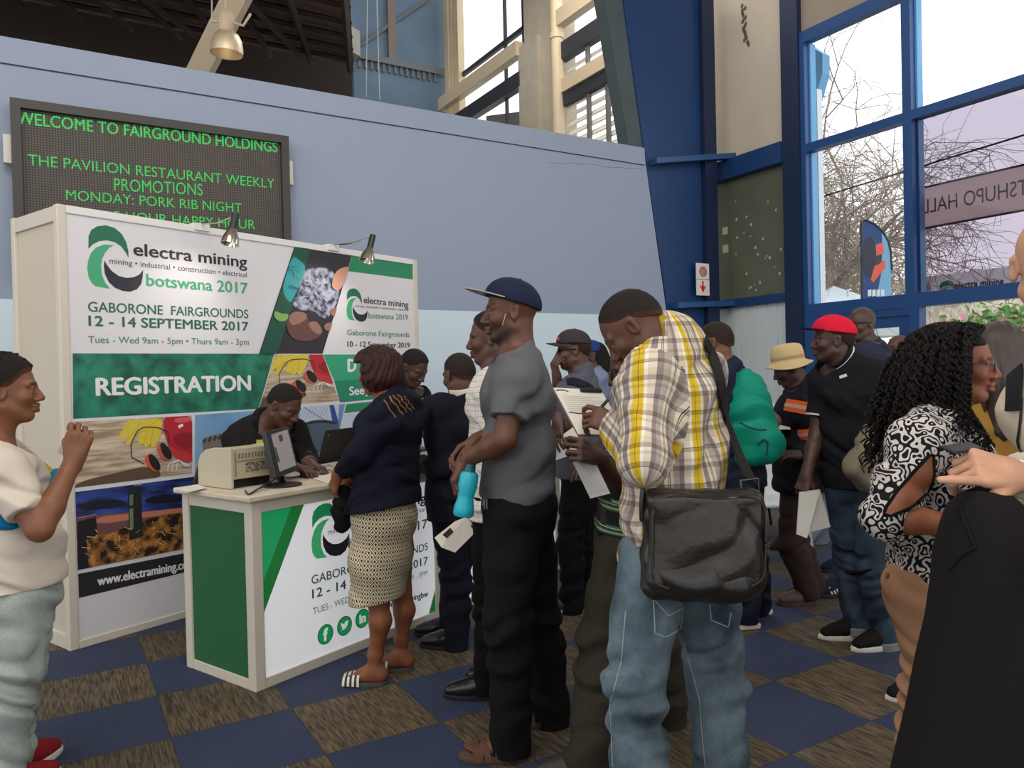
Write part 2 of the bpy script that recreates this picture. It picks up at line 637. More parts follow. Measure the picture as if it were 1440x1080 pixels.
# outer lip in a lighter blue
mb = MB()
for a_ in (aP1 + .07, aM1 + .05):
    mb.box(WW, a_, a_ + .022, bW0, bW1, -.16, -.06)
mb.build('glazing_bead', mat('bead_blue', s2l(96, 164, 214), .4), W)
clear = glass('clear_pane', (.97, .985, 1.0), .015)
tinted = glass('lilac_tinted_pane', (.60, .575, .635), .02)
for k, (x0, x1) in enumerate(((aP1, aM1), (aM1, aEnd), (aEnd, aEnd + (aM1 - aP1)))):
    for (z0, z1, mm) in ((bW0, bW2, clear if k == 0 else tinted), (bW2, bW1, clear)):
        mb = MB(); mb.box(WW, x0, x1, z0, z1, -.05, -.044)
        mb.build('pane', mm, W)
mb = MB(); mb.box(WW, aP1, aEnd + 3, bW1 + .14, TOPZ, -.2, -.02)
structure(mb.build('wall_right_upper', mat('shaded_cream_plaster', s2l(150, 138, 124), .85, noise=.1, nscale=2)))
mb = MB(); mb.box(WW, aEnd + 2, aEnd + 6, 0, TOPZ, -.2, -.02)
structure(mb.build('wall_right_far', beige_wall))

# door below the glazing: jamb, head, one leaf with a glass light, one leaf open
aD0, aD1 = WW.px(1205, 470)[0], WW.px(1246, 470)[0]
door = thing('door_1', None, None, tuple(WW(aD0, 0)))
door['kind'] = 'structure'
mb = MB()
mb.box(WW, aP1, aP1 + .22, 0, bW0 - .13, -.10, .03)
mb.box(WW, aM1 - .02, aM1 + .1, 0, bW0 - .13, -.10, .03)
mb.box(WW, aP1 + .22, aM1 - .02, bW0 - .21, bW0 - .13, -.10, .02)
mb.build('door_frame', frame_blue, door)
mb = MB()
l0, l1, lt = aP1 + .22, aM1 - .02, bW0 - .21
mb.box(WW, l0, l0 + .1, 0, lt, -.07, -.02); mb.box(WW, l1 - .14, l1, 0, lt, -.07, -.02)
mb.box(WW, l0 + .1, l1 - .14, lt - .12, lt, -.07, -.02); mb.box(WW, l0 + .1, l1 - .14, 0, .22, -.07, -.02)
mb.build('door_leaf', frame_blue, door)
mb = MB(); mb.box(WW, l0 + .1, l1 - .14, .22, lt - .12, -.05, -.044)
mb.build('door_glass', clear, door)
mb = MB(); mb.tube([WW(l1 - .07, .95, -.02), WW(l1 - .07, .95, .05), WW(l1 - .07, 1.25, .05), WW(l1 - .07, 1.25, -.02)], .012)
mb.build('door_handle', mat('brushed_steel', s2l(170, 170, 172), .3, 1), door)

# --- far high part of the same wall: pilaster, pipe, rails, louvres, clerestory window
aC = WW.px(628, 100)[0]                                      # corner with the end wall
cream = mat('cream_steel_paint', s2l(214, 196, 164), .5, noise=.05, nscale=3)
conc = mat('rough_concrete', s2l(186, 176, 158), .9, noise=.2, nscale=4, bump=.5, bscale=40)
aQ0, aQ1 = WW.px(738, 100)[0], WW.px(791, 100)[0]
mb = MB()
mb.box(WW, aQ0, aQ1, 0, TOPZ, -.3, .0)
mb.box(WW, aQ0 - .05, aQ0 + (aQ1 - aQ0) * .5, 0, WW.px(760, 52)[1], -.1, .12)
structure(mb.build('wall_pilaster', conc))
mb = MB()
ap = WW.px(796, 100)[0] - .08
mb.tube([WW(ap, 0, .13), WW(ap, TOPZ, .13)], .11, 16)
mb.lathe(WW(ap, WW.px(796, 50)[1], .13), (0, 0, 1), [(.10, -.06), (.13, -.05), (.13, .05), (.10, .06)], 16)
tag(mb.build('drain_pipe', cream, smooth=True), 'cream vertical pipe beside the concrete pilaster above the wall', 'pipe')
# sloping-looking rails are level beams of this wall
bR = WW.px(680, 111)[1]
for nm, z0, z1, c0, c1, m in (('cream_rail', bR - .14, bR + .14, .02, .2, cream), ('steel_beam', bR - .72, bR - .42, -.05, .12, mat('dark_steel', s2l(52, 54, 60), .6)),):
    mb = MB()
    mb.box(WW, aC - .3, aQ0, z0, z1, c0, c1)
    mb.box(WW, aQ1 + .05, WW.px(870, 60)[0], z0, z1, c0, c1)
    tag(mb.build(nm, m), {'cream_rail': 'long cream painted rail crossing the high windows above the wall', 'steel_beam': 'dark steel beam running just below the cream rail in the high windows'}[nm], 'beam')
W2 = thing('window_2', None, None, tuple(WW((aC + aQ0) / 2, 0)))
W2['kind'] = 'structure'
aF0 = WW.px(646, 60)[0]; aF1 = WW.px(707, 60)[0]
mb = MB()
for a_, w_ in ((aC + .12, .1), (aC + .35, .05), (aF0 - .15, .06), (aF0, .045)):
    mb.box(WW, a_ - w_, a_ + w_, 4, TOPZ, -.1, .06)
mb.build('window_frame', cream, W2)
mb = MB()
for a_, w_ in ((aF1, .02), (aQ0 - .08, .045)):
    mb.box(WW, a_ - w_, a_ + w_, 4, TOPZ, -.1, -.03)
z_ = WW.px(690, 72)[1]
mb.box(WW, aF0, aQ0, z_ - .05, z_ + .05, -.1, -.03)
mb.build('glazing_bar', mat('dark_steel', (0, 0, 0)), W2)
mb = MB(); mb.box(WW, aC, aQ0, 4, TOPZ, -.08, -.074)
mb.build('pane', glass('milky_pane', (1, 1, 1), .03), W2)
# dark gutter seen through the low part of the clerestory
mb = MB()
p0, p1 = WW.px(656, 158), WW.px(740, 146)
mb.hexa([WW(p0[0], p0[1] - .28, -.5), WW(p1[0], p1[1] - .28, -.5), WW(p1[0], p1[1] - .28, -.7), WW(p0[0], p0[1] - .28, -.7),
         WW(p0[0], p0[1], -.5), WW(p1[0], p1[1], -.5), WW(p1[0], p1[1], -.7), WW(p0[0], p0[1], -.7)])
mb.box(WW, p1[0] - .3, p1[0] - .16, p0[1] - 2.2, p1[1], -.62, -.5)
tag(mb.build('awning_gutter', mat('gray_gutter', s2l(120, 118, 118), .6)), 'grey gutter outside the lower part of the high window', 'gutter')
# louvres
lv = thing('louver_panel', 'pale slatted louvre panel between the cream pipe and the navy column', 'louvre', tuple(WW(WW.px(840, 150)[0], 4.5)))
aS0, aS1 = aQ1 + .08, WW.px(900, 150)[0]
mb = MB()
zl = bR - .8
for q in range(30):
    z0 = zl - q * .165
    if z0 < 3.2: break
    mb.hexa([WW(aS0, z0 - .10, -.02), WW(aS1, z0 - .10, -.02), WW(aS1, z0 - .12, -.03), WW(aS0, z0 - .12, -.03),
             WW(aS0, z0 + .02, -.12), WW(aS1, z0 + .02, -.12), WW(aS1, z0, -.13), WW(aS0, z0, -.13)])
mb.build('slats', mat('white_louver', s2l(236, 232, 220), .5), lv)
mb = MB()
for u in (829, 856):
    a_ = WW.px(u, 120)[0]
    mb.box(WW, a_ - .035, a_ + .035, 3.2, zl + .15, -.01, .05)
mb.build('louver_post', mat('gray_gutter', (0, 0, 0)), lv)
mb = MB(); mb.box(WW, aS0, aS1, WW.px(840, 98)[1] - .12, WW.px(840, 98)[1] + .12, .0, .14)
mb.build('louver_rail', cream, lv)
mb = MB(); mb.box(WW, aS0, aS1, WW.px(840, 98)[1] - .34, WW.px(840, 98)[1] - .14, -.02, .1)
mb.build('louver_beam', mat('dark_steel', (0, 0, 0)), lv)
mb = MB()
mb.box(WW, aC - .3, aQ0, 0, 4.0, -.2, -.05); mb.box(WW, aQ1, aL, 0, 3.2, -.2, -.05)
structure(mb.build('wall_right_low', beige_wall))

# --- end wall (blue) and the dark roof space beyond the partition
EW = Frame(WW(aC - .1, 0), -E1)                              # runs to the left
EW = Frame(EW.o, E1)
steel_blue = mat('blue_gray_sheet', s2l(104, 128, 152), .7, noise=.3, nscale=1.2, bump=.05)
ev = fp(EW, (626, 0), (497, 86), (330, -6))
bE = ev[1][1]
aE = EW.px(497, 100)[0]
eslope = (ev[2][1] - ev[1][1]) / (ev[2][0] - ev[1][0])
def eline(a): return ev[1][1] + eslope * (a - ev[1][0])
mb = MB()
mb.prism(EW, [(aE, 0), (0, 0), (0, 13), (ev[2][0] * 1.25, 13), (ev[2][0] * 1.25, eline(ev[2][0] * 1.25)), (aE, eline(aE))], -.1, 0)
structure(mb.build('wall_end', steel_blue))
mb = MB()
zr = EW.px(560, 90)[1]
mb.box(EW, aE, 0, zr - .09, zr + .05, 0, .12)
for q in range(14): mb.box(EW, aE + .1 + q * .14, aE + .16 + q * .14, zr - .26, zr - .09, 0, .06)
tag(mb.build('wall_rail', mat('gray_steel', s2l(112, 118, 124), .6)), 'grey toothed steel rail across the blue end wall', 'rail')
mb = MB()
for u in (549,):
    a_ = EW.px(u, 40)[0]; mb.box(EW, a_ - .09, a_ + .09, zr + .05, 12, 0, .1)
mb.build('wall_stud', mat('stud_steel', s2l(128, 116, 106), .6))
tag(bpy.data.objects['wall_stud'], 'brownish vertical stud on the blue end wall above the rail', 'beam')
mb = MB()
p, q = EW.px(494, 72), EW.px(600, 0)
mb.tube([EW(*p, .05), EW(*q, .05)], .05, 6)
tag(mb.build('brace_bar', mat('gray_steel', (0, 0, 0))), 'thin diagonal grey brace bar on the blue end wall', 'beam')
mb = MB()
aX = ev[2][0] * 1.25
mb.hexa([EW(aX, eline(aX), .3), EW(aE + .06, eline(aE), .3), EW(aE + .06, eline(aE), 0), EW(aX, eline(aX), 0),
         EW(aX, eline(aX) + .55, .3), EW(aE + .06, eline(aE) + .55, .3), EW(aE + .06, eline(aE) + .55, 0), EW(aX, eline(aX) + .55, 0)])
tag(mb.build('eave_beam', mat('pale_fascia', s2l(176, 176, 172), .7, noise=.2, nscale=1.5)), 'pale grey eave beam above the dark roof space', 'beam')
# low dark roof between partition and end wall
dark_roof = mat('brown_roof_sheet', s2l(116, 92, 76), .9, noise=.25, nscale=1.2)
dark_beam = mat('brown_black_steel', s2l(50, 40, 36), .8)
lo0, lo1 = HW(-12, 6.7, -.3), HW(HW.px(505, 140)[0], 6.7, -.3)
hi0, hi1 = EW(-16, bE - .1, .02), EW(aE, bE - .1, .02)


def roofpt(s, t, dz=0.0):
    return (lo0 * (1 - s) + lo1 * s) * (1 - t) + (hi0 * (1 - s) + hi1 * s) * t + np.array([0, 0, dz])


lowroof = thing('ceiling_low', None, None, tuple(lo1))
lowroof['kind'] = 'structure'
mb = MB()
mb.loft([[roofpt(s, t) for s in np.linspace(0, 1, 25)] for t in np.linspace(0, 1, 13)], closed=False)
mb.build('roof_sheet', dark_roof, lowroof)
for k in range(9):
    t = .06 + k * .105
    mb = MB(); mb.tube([roofpt(s, t, -.10) for s in np.linspace(0.1, 1, 12)], .05, 4)
    mb.build('purlin', dark_beam, lowroof)
for k in range(8):
    s_ = .56 + k * .062
    mb = MB(); mb.tube([roofpt(s_, t, -.14) for t in np.linspace(.0, 1, 8)], .065, 4)
    mb.build('rafter', dark_beam, lowroof)
for k in range(3):
    s_ = .55 + k * .14
    mb = MB(); mb.tube([roofpt(s_ + .10 * t, t, -.22) for t in np.linspace(.05, .9, 8)], .07, 4)
    mb.build('roof_brace', dark_beam, lowroof)
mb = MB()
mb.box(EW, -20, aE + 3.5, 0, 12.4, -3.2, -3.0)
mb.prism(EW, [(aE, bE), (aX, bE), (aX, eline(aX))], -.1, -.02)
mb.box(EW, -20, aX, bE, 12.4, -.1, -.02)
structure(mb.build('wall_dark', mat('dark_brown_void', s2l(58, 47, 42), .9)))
# upper hall roof
mb = MB()
mb.hexa([(-14, -9, 12.4), (11, -9, 12.4), (9, 8, 12.4), (-14, 8, 12.4), (-14, -9, 12.6), (11, -9, 12.6), (9, 8, 12.6), (-14, 8, 12.6)])
mb.hexa([(-14, 8, 12.4), (WW(-2.5, 0)[0] + .3, 8, 12.4), (WW(-16, 0)[0] + .3, WW(-16, 0)[1], 12.4), (-22, 22, 12.4), (-14, 8, 12.6), (WW(-2.5, 0)[0] + .3, 8, 12.6), (WW(-16, 0)[0] + .3, WW(-16, 0)[1], 12.6), (-22, 22, 12.6)])
structure(mb.build('ceiling', mat('hall_roof', s2l(150, 140, 128), .9)))
mb = MB(); mb.hexa([(-11, -8.2, 0), (10, -8.2, 0), (10, -8, 0), (-11, -8, 0), (-11, -8.2, 3.2), (10, -8.2, 3.2), (10, -8, 3.2), (-11, -8, 3.2)])
structure(mb.build('wall_front', beige_wall))

# --- high bay lamp hung on a cream duct strut
st = at(318, 40, 8.0)
mb = MB()
sa, sb = at(352, -40, 8.4), at(268, 128, 9.4)
mb.tube([sa, sb], .17, 4)
tag(mb.build('roof_strut', mat('cream_duct', s2l(190, 172, 146), .6, noise=.1)), 'cream box strut slanting down from the roof behind the bay lamp', 'beam')
hb = thing('high_bay_lamp', 'bell shaped metal bay lamp hanging near the roof strut', 'lamp', tuple(st))
Lc = at(319, 76, 8.0); ax = np.array([.05, -.02, 1.0])
mb = MB()
mb.lathe(Lc, ax, [(.165, 0), (.163, .06), (.15, .14), (.12, .2), (.07, .235), (.055, .24), (.05, .235), (.1, .19), (.14, .13), (.155, .05), (.158, 0)], 28, caps=False)
mb.build('lamp_shade', mat('bronze_reflector', s2l(226, 208, 176), .38, .6), hb, smooth=True)
mb = MB()
mb.lathe(Lc + np.array([0, 0, .24]), ax, [(.06, 0), (.075, .03), (.075, .16), (.05, .2), (.02, .22)], 20)
mb.build('ballast_housing', mat('cream_duct', (0, 0, 0)), hb, smooth=True)
mb = MB()
mb.tube([Lc + np.array([0, 0, .45]), Lc + np.array([.0, .05, 1.6])], .012, 6)
mb.tube([at(297, 30, 8.0), at(322, 30, 8.0), at(342, 36, 8.0), at(352, 20, 8.1)], .015, 6)
mb.build('hanger', mat('cream_duct', (0, 0, 0)), hb, smooth=True)
mb = MB(); mb.lathe(Lc + np.array([0, 0, .08]), ax, [(.0, -.02), (.03, 0), (.035, .05), (.02, .12)], 14)
mb.build('bulb', mat('warm_bulb', (1, .9, .7), .3, emit=(1, .8, .5), estr=2.5), hb, smooth=True)
mb = MB()
for u0, v0, u1, v1, Y in ((298, 0, 298, 30, 8.0), (517, 0, 515, 137, 12.5), (529, 0, 534, 140, 12.5)):
    mb.tube([at(u0, v0 - 30, Y), at(u1, v1, Y)], .008, 5)
tag(mb.build('hanging_cables', mat('pale_cable', s2l(170, 170, 168), .6)), 'thin pale cables hanging in front of the blue end wall', 'cable', kind='stuff')

# --- LED message board on the wall
LB = Frame(HW(0, 0, .12), E1)
led = thing('message_board', 'large black LED message board with green dot letters on the wall', 'sign', tuple(HW(HW.px(200, 300)[0], 0)))
p00 = LB.px(14, 142); p11 = LB.px(404, 191)
bTop = (p00[1] + p11[1]) / 2; x0, x1 = p00[0], p11[0]
hB = LB.px(408, 336)[1] - .45
t_ = .07
mb = MB()
mb.box(LB, x0, x1, bTop - t_, bTop, -.1, .05); mb.box(LB, x0, x1, hB, hB + t_, -.1, .05)
mb.box(LB, x0, x0 + t_, hB + t_, bTop - t_, -.1, .05); mb.box(LB, x1 - t_, x1, hB + t_, bTop - t_, -.1, .05)
mb.build('board_frame', mat('black_bronze_frame', s2l(52, 46, 42), .5), led)
mb = MB(); mb.box(LB, x0 + t_, x1 - t_, hB + t_, bTop - t_, -.1, .0)


def led_mat():
    m = bpy.data.materials.new('led_panel')
    nt, b = nodes_of(m)
    tc = nt.nodes.new('ShaderNodeTexCoord')
    mp = nt.nodes.new('ShaderNodeMapping'); mp.inputs['Rotation'].default_value = (0, 0, -math.radians(31)); mp.inputs['Scale'].default_value = (48, 48, 48)
    nt.links.new(tc.outputs['Object'], mp.inputs[0])
    ck = nt.nodes.new('ShaderNodeTexVoronoi'); ck.inputs['Scale'].default_value = 1; ck.inputs['Randomness'].default_value = 0
    nt.links.new(mp.outputs[0], ck.inputs['Vector'])
    rp = nt.nodes.new('ShaderNodeValToRGB')
    rp.color_ramp.elements[0].color = (*s2l(104, 94, 86), 1); rp.color_ramp.elements[1].color = (*s2l(48, 43, 40), 1)
    rp.color_ramp.elements[0].position = .2; rp.color_ramp.elements[1].position = .55
    nt.links.new(ck.outputs['Distance'], rp.inputs[0]); nt.links.new(rp.outputs[0], b.inputs['Base Color'])
    b.inputs['Roughness'].default_value = .6
    return m


mb.build('led_panel', led_mat(), led)
led_rows = []
for s, p0, p1, pt, bo in (('WELCOME TO FAIRGROUND HOLDINGS', (24, 173.5), (390, 214.5), (24, 157), .016),
                          ('THE PAVILION RESTAURANT WEEKLY', (39.5, 232), (386, 265), (39.5, 217), .0),
                          ('PROMOTIONS', (160.5, 268), (285, 275), (160.5, 251), .0),
                          ('MONDAY: PORK RIB NIGHT', (93, 281), (340, 299), (93, 267), .0),
                          ('5 HOUR HAPPY HOUR', (160, 311), (359, 322.5), (160, 297), .0)):
    led_rows.append((s, p0, p1, pt, bo))


def led_green():
    m = bpy.data.materials.new('led_green')
    nt, b = nodes_of(m)
    tc = nt.nodes.new('ShaderNodeTexCoord')
    mp = nt.nodes.new('ShaderNodeMapping'); mp.inputs['Rotation'].default_value = (0, 0, -math.radians(31)); mp.inputs['Scale'].default_value = (48, 48, 48)
    nt.links.new(tc.outputs['Object'], mp.inputs[0])
    ck = nt.nodes.new('ShaderNodeTexVoronoi'); ck.inputs['Scale'].default_value = 1; ck.inputs['Randomness'].default_value = 0
    nt.links.new(mp.outputs[0], ck.inputs['Vector'])
    rp = nt.nodes.new('ShaderNodeValToRGB')
    rp.color_ramp.elements[0].color = (.045, .85, .12, 1); rp.color_ramp.elements[1].color = (.01, .30, .04, 1)
    rp.color_ramp.elements[0].position = .3; rp.color_ramp.elements[1].position = .6
    nt.links.new(ck.outputs['Distance'], rp.inputs[0])
    b.inputs['Base Color'].default_value = (.01, .1, .02, 1)
    nt.links.new(rp.outputs[0], b.inputs['Emission Color'])
    b.inputs['Emission Strength'].default_value = .75
    return m


lg = led_green()
for s, p0, p1, pt, bo in led_rows:
    mb = MB(); put_text(mb, LB, s, p0, p1, pt, .004, bo)
    mb.build('green_lettering', lg, led)
for u0, v0, u1, v1, lab in ((5, 228, 14, 189, 'left'), (405, 259, 408.5, 226, 'right')):
    a, b = LB.px(u0, v0); a1, b1 = LB.px(u1, v1)
    mb = MB(); mb.box(LB, a, a1 + .02, b, b1, -.08, .0)
    mb.build('mounting_bracket', mat('cream_bracket', s2l(206, 202, 190), .5), led)
# ------------------------------------------------------------------ registration booth
BD = direc(36.0)
BN = np.array([BD[1], -BD[0], 0])                            # out of the booth front
BF = Frame((*onz(108, 914)[:2], 0), BD)
H_B = (BF.px(95, 287)[1] + BF.px(584, 366)[1]) / 2
B_L = BF.px(585, 420)[0]
alu = mat('cream_aluminium', s2l(206, 198, 184), .45, noise=.04, nscale=6)
alu_w = mat('white_aluminium', s2l(222, 220, 218), .4)
lam = mat('white_laminate', s2l(204, 198, 190), .55, noise=.02, nscale=2)
booth = thing('booth_wall', 'white exhibition booth wall with green registration graphics and cream frame posts', 'booth', tuple(BF(0, 0)))
DEP = .56
mb = MB()
for a_, c_ in ((0, 0), (0, -DEP), (B_L, 0)):
    x0_ = a_ - .022 if a_ else -.035
    mb.box(BF, x0_, x0_ + .05, 0, H_B, c_ - .05, c_)
    mb.build('post', alu, booth, bevel=.006); mb = MB()
mb.box(BF, .015, B_L - .02, H_B - .045, H_B, -.045, -.002)
mb.build('top_rail', alu_w, booth, bevel=.004)
mb = MB(); mb.box(BF, .015, B_L - .02, 0, .045, -.045, -.002)
mb.build('bottom_rail', alu, booth, bevel=.004)
mb = MB()
mb.box(BF, -.03, .01, H_B - .09, H_B - .005, -DEP + .0, -.05); mb.build('side_rail', alu, booth, bevel=.004); mb = MB(); mb.box(BF, -.03, .01, 0, .08, -DEP, -.05)
mb.build('side_rail', alu, booth, bevel=.004)
mb = MB(); mb.box(BF, -.015, .0, .08, H_B - .09, -DEP, -.05)
mb.build('side_panel', mat('beige_laminate', s2l(198, 188, 170), .6, noise=.02), booth)
mb = MB(); mb.box(BF, .015, B_L - .02, .045, H_B - .045, -.035, -.012)
panel = mb.build('graphic_panel', mat('poster_white', s2l(216, 214, 218), .5), booth)

inks = mat('printed_ink', (1, 1, 1), .5, attr='ink')


def noisy_ink(name, c1, c2, scale, stretch=(1, 1, 1), det=8, rough=.5, pos=(.35, .65)):
    m = bpy.data.materials.new(name)
    nt, b = nodes_of(m)
    tc = nt.nodes.new('ShaderNodeTexCoord')
    mp = nt.nodes.new('ShaderNodeMapping'); mp.inputs['Scale'].default_value = stretch
    nz = nt.nodes.new('ShaderNodeTexNoise'); nz.inputs['Scale'].default_value = scale; nz.inputs['Detail'].default_value = det
    rp = nt.nodes.new('ShaderNodeValToRGB')
    rp.color_ramp.elements[0].color = (*c1, 1); rp.color_ramp.elements[1].color = (*c2, 1)
    rp.color_ramp.elements[0].position, rp.color_ramp.elements[1].position = pos
    nt.links.new(tc.outputs['Object'], mp.inputs[0]); nt.links.new(mp.outputs[0], nz.inputs['Vector'])
    nt.links.new(nz.outputs['Fac'], rp.inputs[0]); nt.links.new(rp.outputs[0], b.inputs['Base Color'])
    b.inputs['Roughness'].default_value = rough
    return m


green_grunge = noisy_ink('green_grunge_print', s2l(8, 78, 62), s2l(36, 132, 104), 9)
wood_print = noisy_ink('wood_print', s2l(150, 126, 104), s2l(212, 194, 170), 5, (1, 1, 9))
rock_print = noisy_ink('silver_ore_print', s2l(44, 46, 72), s2l(176, 180, 200), 22, det=4, pos=(.4, .62))
glow_print = noisy_ink('refinery_lights_print', s2l(34, 22, 18), s2l(206, 140, 64), 16, det=5, pos=(.42, .72))
sky_print = noisy_ink('dusk_sky_print', s2l(18, 24, 66), s2l(50, 78, 158), 5, (1, 1, 4))
blue_print = noisy_ink('blue_sky_print', s2l(96, 142, 186), s2l(140, 178, 210), 2)


def clip_poly(poly, clip):
    """polygon against a convex clip polygon (Sutherland-Hodgman)"""
    area = sum(clip[i][0] * clip[(i + 1) % len(clip)][1] - clip[(i + 1) % len(clip)][0] * clip[i][1] for i in range(len(clip)))
    if area < 0:
        clip = clip[::-1]
    out = list(poly)
    for i in range(len(clip)):
        a, b = clip[i], clip[(i + 1) % len(clip)]
        src, out = out, []
        if not src: break

        def side(p): return (b[0] - a[0]) * (p[1] - a[1]) - (b[1] - a[1]) * (p[0] - a[0])
        for j in range(len(src)):
            p, q = src[j], src[(j + 1) % len(src)]
            sp_, sq = side(p), side(q)
            if sp_ >= 0: out.append(p)
            if (sp_ >= 0) != (sq >= 0):
                t = sp_ / (sp_ - sq)
                out.append((p[0] + t * (q[0] - p[0]), p[1] + t * (q[1] - p[1])))
    return out


class Print:
    """a printed picture: flat layers, clipped to the picture's outline, on one frame"""
    def __init__(self, fr, outline, c=.0, step=.00035):
        self.fr, self.cl, self.c, self.step = fr, outline, c, step
        self.mb = MB(); self.mats = [inks]

    def lay(self, poly, ink, m=None):
        self.c += self.step
        tris = tessellate_polygon([[Vector((a, b, 0)) for a, b in poly]])
        if m is None:
            self.mb.mi, self.mb.col = 0, ink
        else:
            if m not in self.mats: self.mats.append(m)
            self.mb.mi, self.mb.col = self.mats.index(m), None
        for t in tris:
            q = clip_poly([poly[i] for i in t], self.cl)
            if len(q) >= 3:
                self.mb.add([self.fr(a, b, self.c) for a, b in q], [tuple(range(len(q)))])
        return self

    def line(self, pts, w, ink):
        for i in range(len(pts) - 1):
            (x0, y0), (x1, y1) = pts[i], pts[i + 1]
            d = math.hypot(x1 - x0, y1 - y0) + 1e-9
            nx, ny = -(y1 - y0) / d * w, (x1 - x0) / d * w
            self.lay([(x0 - nx, y0 - ny), (x1 - nx, y1 - ny), (x1 + nx, y1 + ny), (x0 + nx, y0 + ny)], ink)
            self.c -= self.step
        self.c += self.step
        return self

    def build(self, name, parent):
        return self.mb.build(name, self.mats, parent)


def smooth_poly(pts, n=3):
    """Chaikin rounding"""
    for _ in range(n):
        q = []
        for i in range(len(pts)):
            a, b = pts[i], pts[(i + 1) % len(pts)]
            q += [(a[0] * .75 + b[0] * .25, a[1] * .75 + b[1] * .25), (a[0] * .25 + b[0] * .75, a[1] * .25 + b[1] * .75)]
        pts = q
    return pts


def bx(pts, ox, oy, k):
    return [(ox + x * k, oy + y * k) for x, y in pts]


def onB(pts):
    return [BF.px(u, v) for u, v in pts]


G_DK, G_LT, G_MD, NAVY, INK = s2l(26, 106, 76), s2l(64, 164, 118), s2l(20, 84, 66), s2l(32, 34, 50), s2l(36, 34, 40)
C4 = (0, 280, .27778)
LOGO_PX = {
    'top': [(445, 250), (446, 185), (460, 155), (490, 137), (535, 132), (580, 145), (615, 175), (638, 215), (650, 262), (651, 297), (636, 270), (612, 238), (580, 217), (540, 208), (500, 212), (468, 228)],
    'light': [(577, 232), (525, 229), (485, 243), (458, 272), (443, 312), (439, 352), (447, 398), (464, 425), (482, 440), (558, 453), (533, 425), (515, 385), (510, 340), (516, 300), (532, 268), (553, 245)],
    'dark': [(528, 308), (524, 340), (530, 380), (550, 420), (580, 448), (620, 464), (660, 468), (695, 455), (716, 428), (723, 395), (726, 358), (705, 382), (675, 395), (640, 398), (600, 388), (565, 363), (540, 332)]}
LOGO = {k: onB(bx(v, *C4)) for k, v in LOGO_PX.items()}
_lx0, _ly0 = min(p[0] for v in LOGO.values() for p in v), min(p[1] for v in LOGO.values() for p in v)
_lx1, _ly1 = max(p[0] for v in LOGO.values() for p in v), max(p[1] for v in LOGO.values() for p in v)
LOGO = {k: [((a - _lx0) / (_lx1 - _lx0), (b - _ly0) / (_ly1 - _ly0)) for a, b in v] for k, v in LOGO.items()}
m_gdk, m_glt, m_navy = mat('ink_deep_green', G_DK, .5), mat('ink_light_green', G_LT, .5), mat('ink_navy', NAVY, .5)
m_black = mat('ink_black', INK, .5)
m_gmd = mat('ink_text_green', s2l(38, 100, 82), .5)
m_gpale = mat('ink_pale_text_green', s2l(88, 140, 116), .5)
m_wh = mat('ink_white', s2l(226, 226, 226), .5)


def logo(fr, a0, b0, a1, b1, c, parent, mats=None):
    mb = MB()
    for i, k in enumerate(('top', 'light', 'dark')):
        mb.mi = i
        mb.face(fr, [(a0 + (a1 - a0) * x, b0 + (b1 - b0) * y) for x, y in LOGO[k]], c)
    return mb.build('swirl_emblem', mats or [m_gdk, m_glt, m_navy], parent)


def lettering(name, fr, rows, m, parent, c=.0015):
    for r in rows:
        mb = MB()
        put_text(mb, fr, r[0], r[1], r[2], r[3], c, .8 * (r[4] if len(r) > 4 else .02), **(r[5] if len(r) > 5 else {}))
        mb.build(name, m, parent)


PB = -.012                                                   # the panel's face
PF = Frame(BF(0, 0, PB), BD)


def pic(name, outline_px, parent=panel, c=.0):
    return Print(PF, [PF.px(*p) for p in outline_px], c)


def P4(*pts): return [PF.px(0 + x * .27778, 280 + y * .27778) for x, y in pts]
def P5(*pts): return [PF.px(350 + x * .20833, 300 + y * .20833) for x, y in pts]
def P7(*pts): return [PF.px(80 + x * .27778, 560 + y * .27778) for x, y in pts]
def P8(*pts): return [PF.px(240 + x * .18056, 520 + y * .18056) for x, y in pts]


# main heading block
a0_, b0_ = PF.px(123, 405.5); a1_, b1_ = PF.px(202, 318)
logo(PF, PF.px(122, 360)[0], PF.px(180, 410)[1], PF.px(201.5, 385)[0], PF.px(150, 317)[1], .001, panel)
lettering('heading_lettering', PF, [('electra mining', (188, 358.6), (347, 376), (188, 341.5), .035, {'capref': 'l'}),
                                    ('mining • industrial • construction • electrical', (154, 370.5), (347, 390), (154, 363), .0, {'capref': 'i'})], m_black, panel)
lettering('year_lettering', PF, [('botswana 2017', (206, 401.5), (348, 413), (206, 385), .03, {'capref': 'b'})], m_glt, panel)
lettering('venue_lettering', PF, [('GABORONE  FAIRGROUNDS', (124, 438), (349, 447.5), (124, 424), .015),
                                  ('12 - 14 SEPTEMBER 2017', (125, 458), (349, 465), (125, 444), .035)], m_gmd, panel)
lettering('hours_lettering', PF, [('Tues - Wed 9am - 5pm • Thurs 9am - 3pm', (124, 482), (350, 485), (124, 472.5), .01)], m_gpale, panel)
# green registration band
mb = MB(); mb.face(PF, [PF.px(*p) for p in ((102, 497), (385.5, 497.5), (363.5, 575), (103, 589))], .0008)
band = mb.build('registration_band', green_grunge, panel)
lettering('registration_lettering', PF, [('REGISTRATION', (136, 556), (352, 548.5), (136, 532), .05)], m_wh, band, .0016)


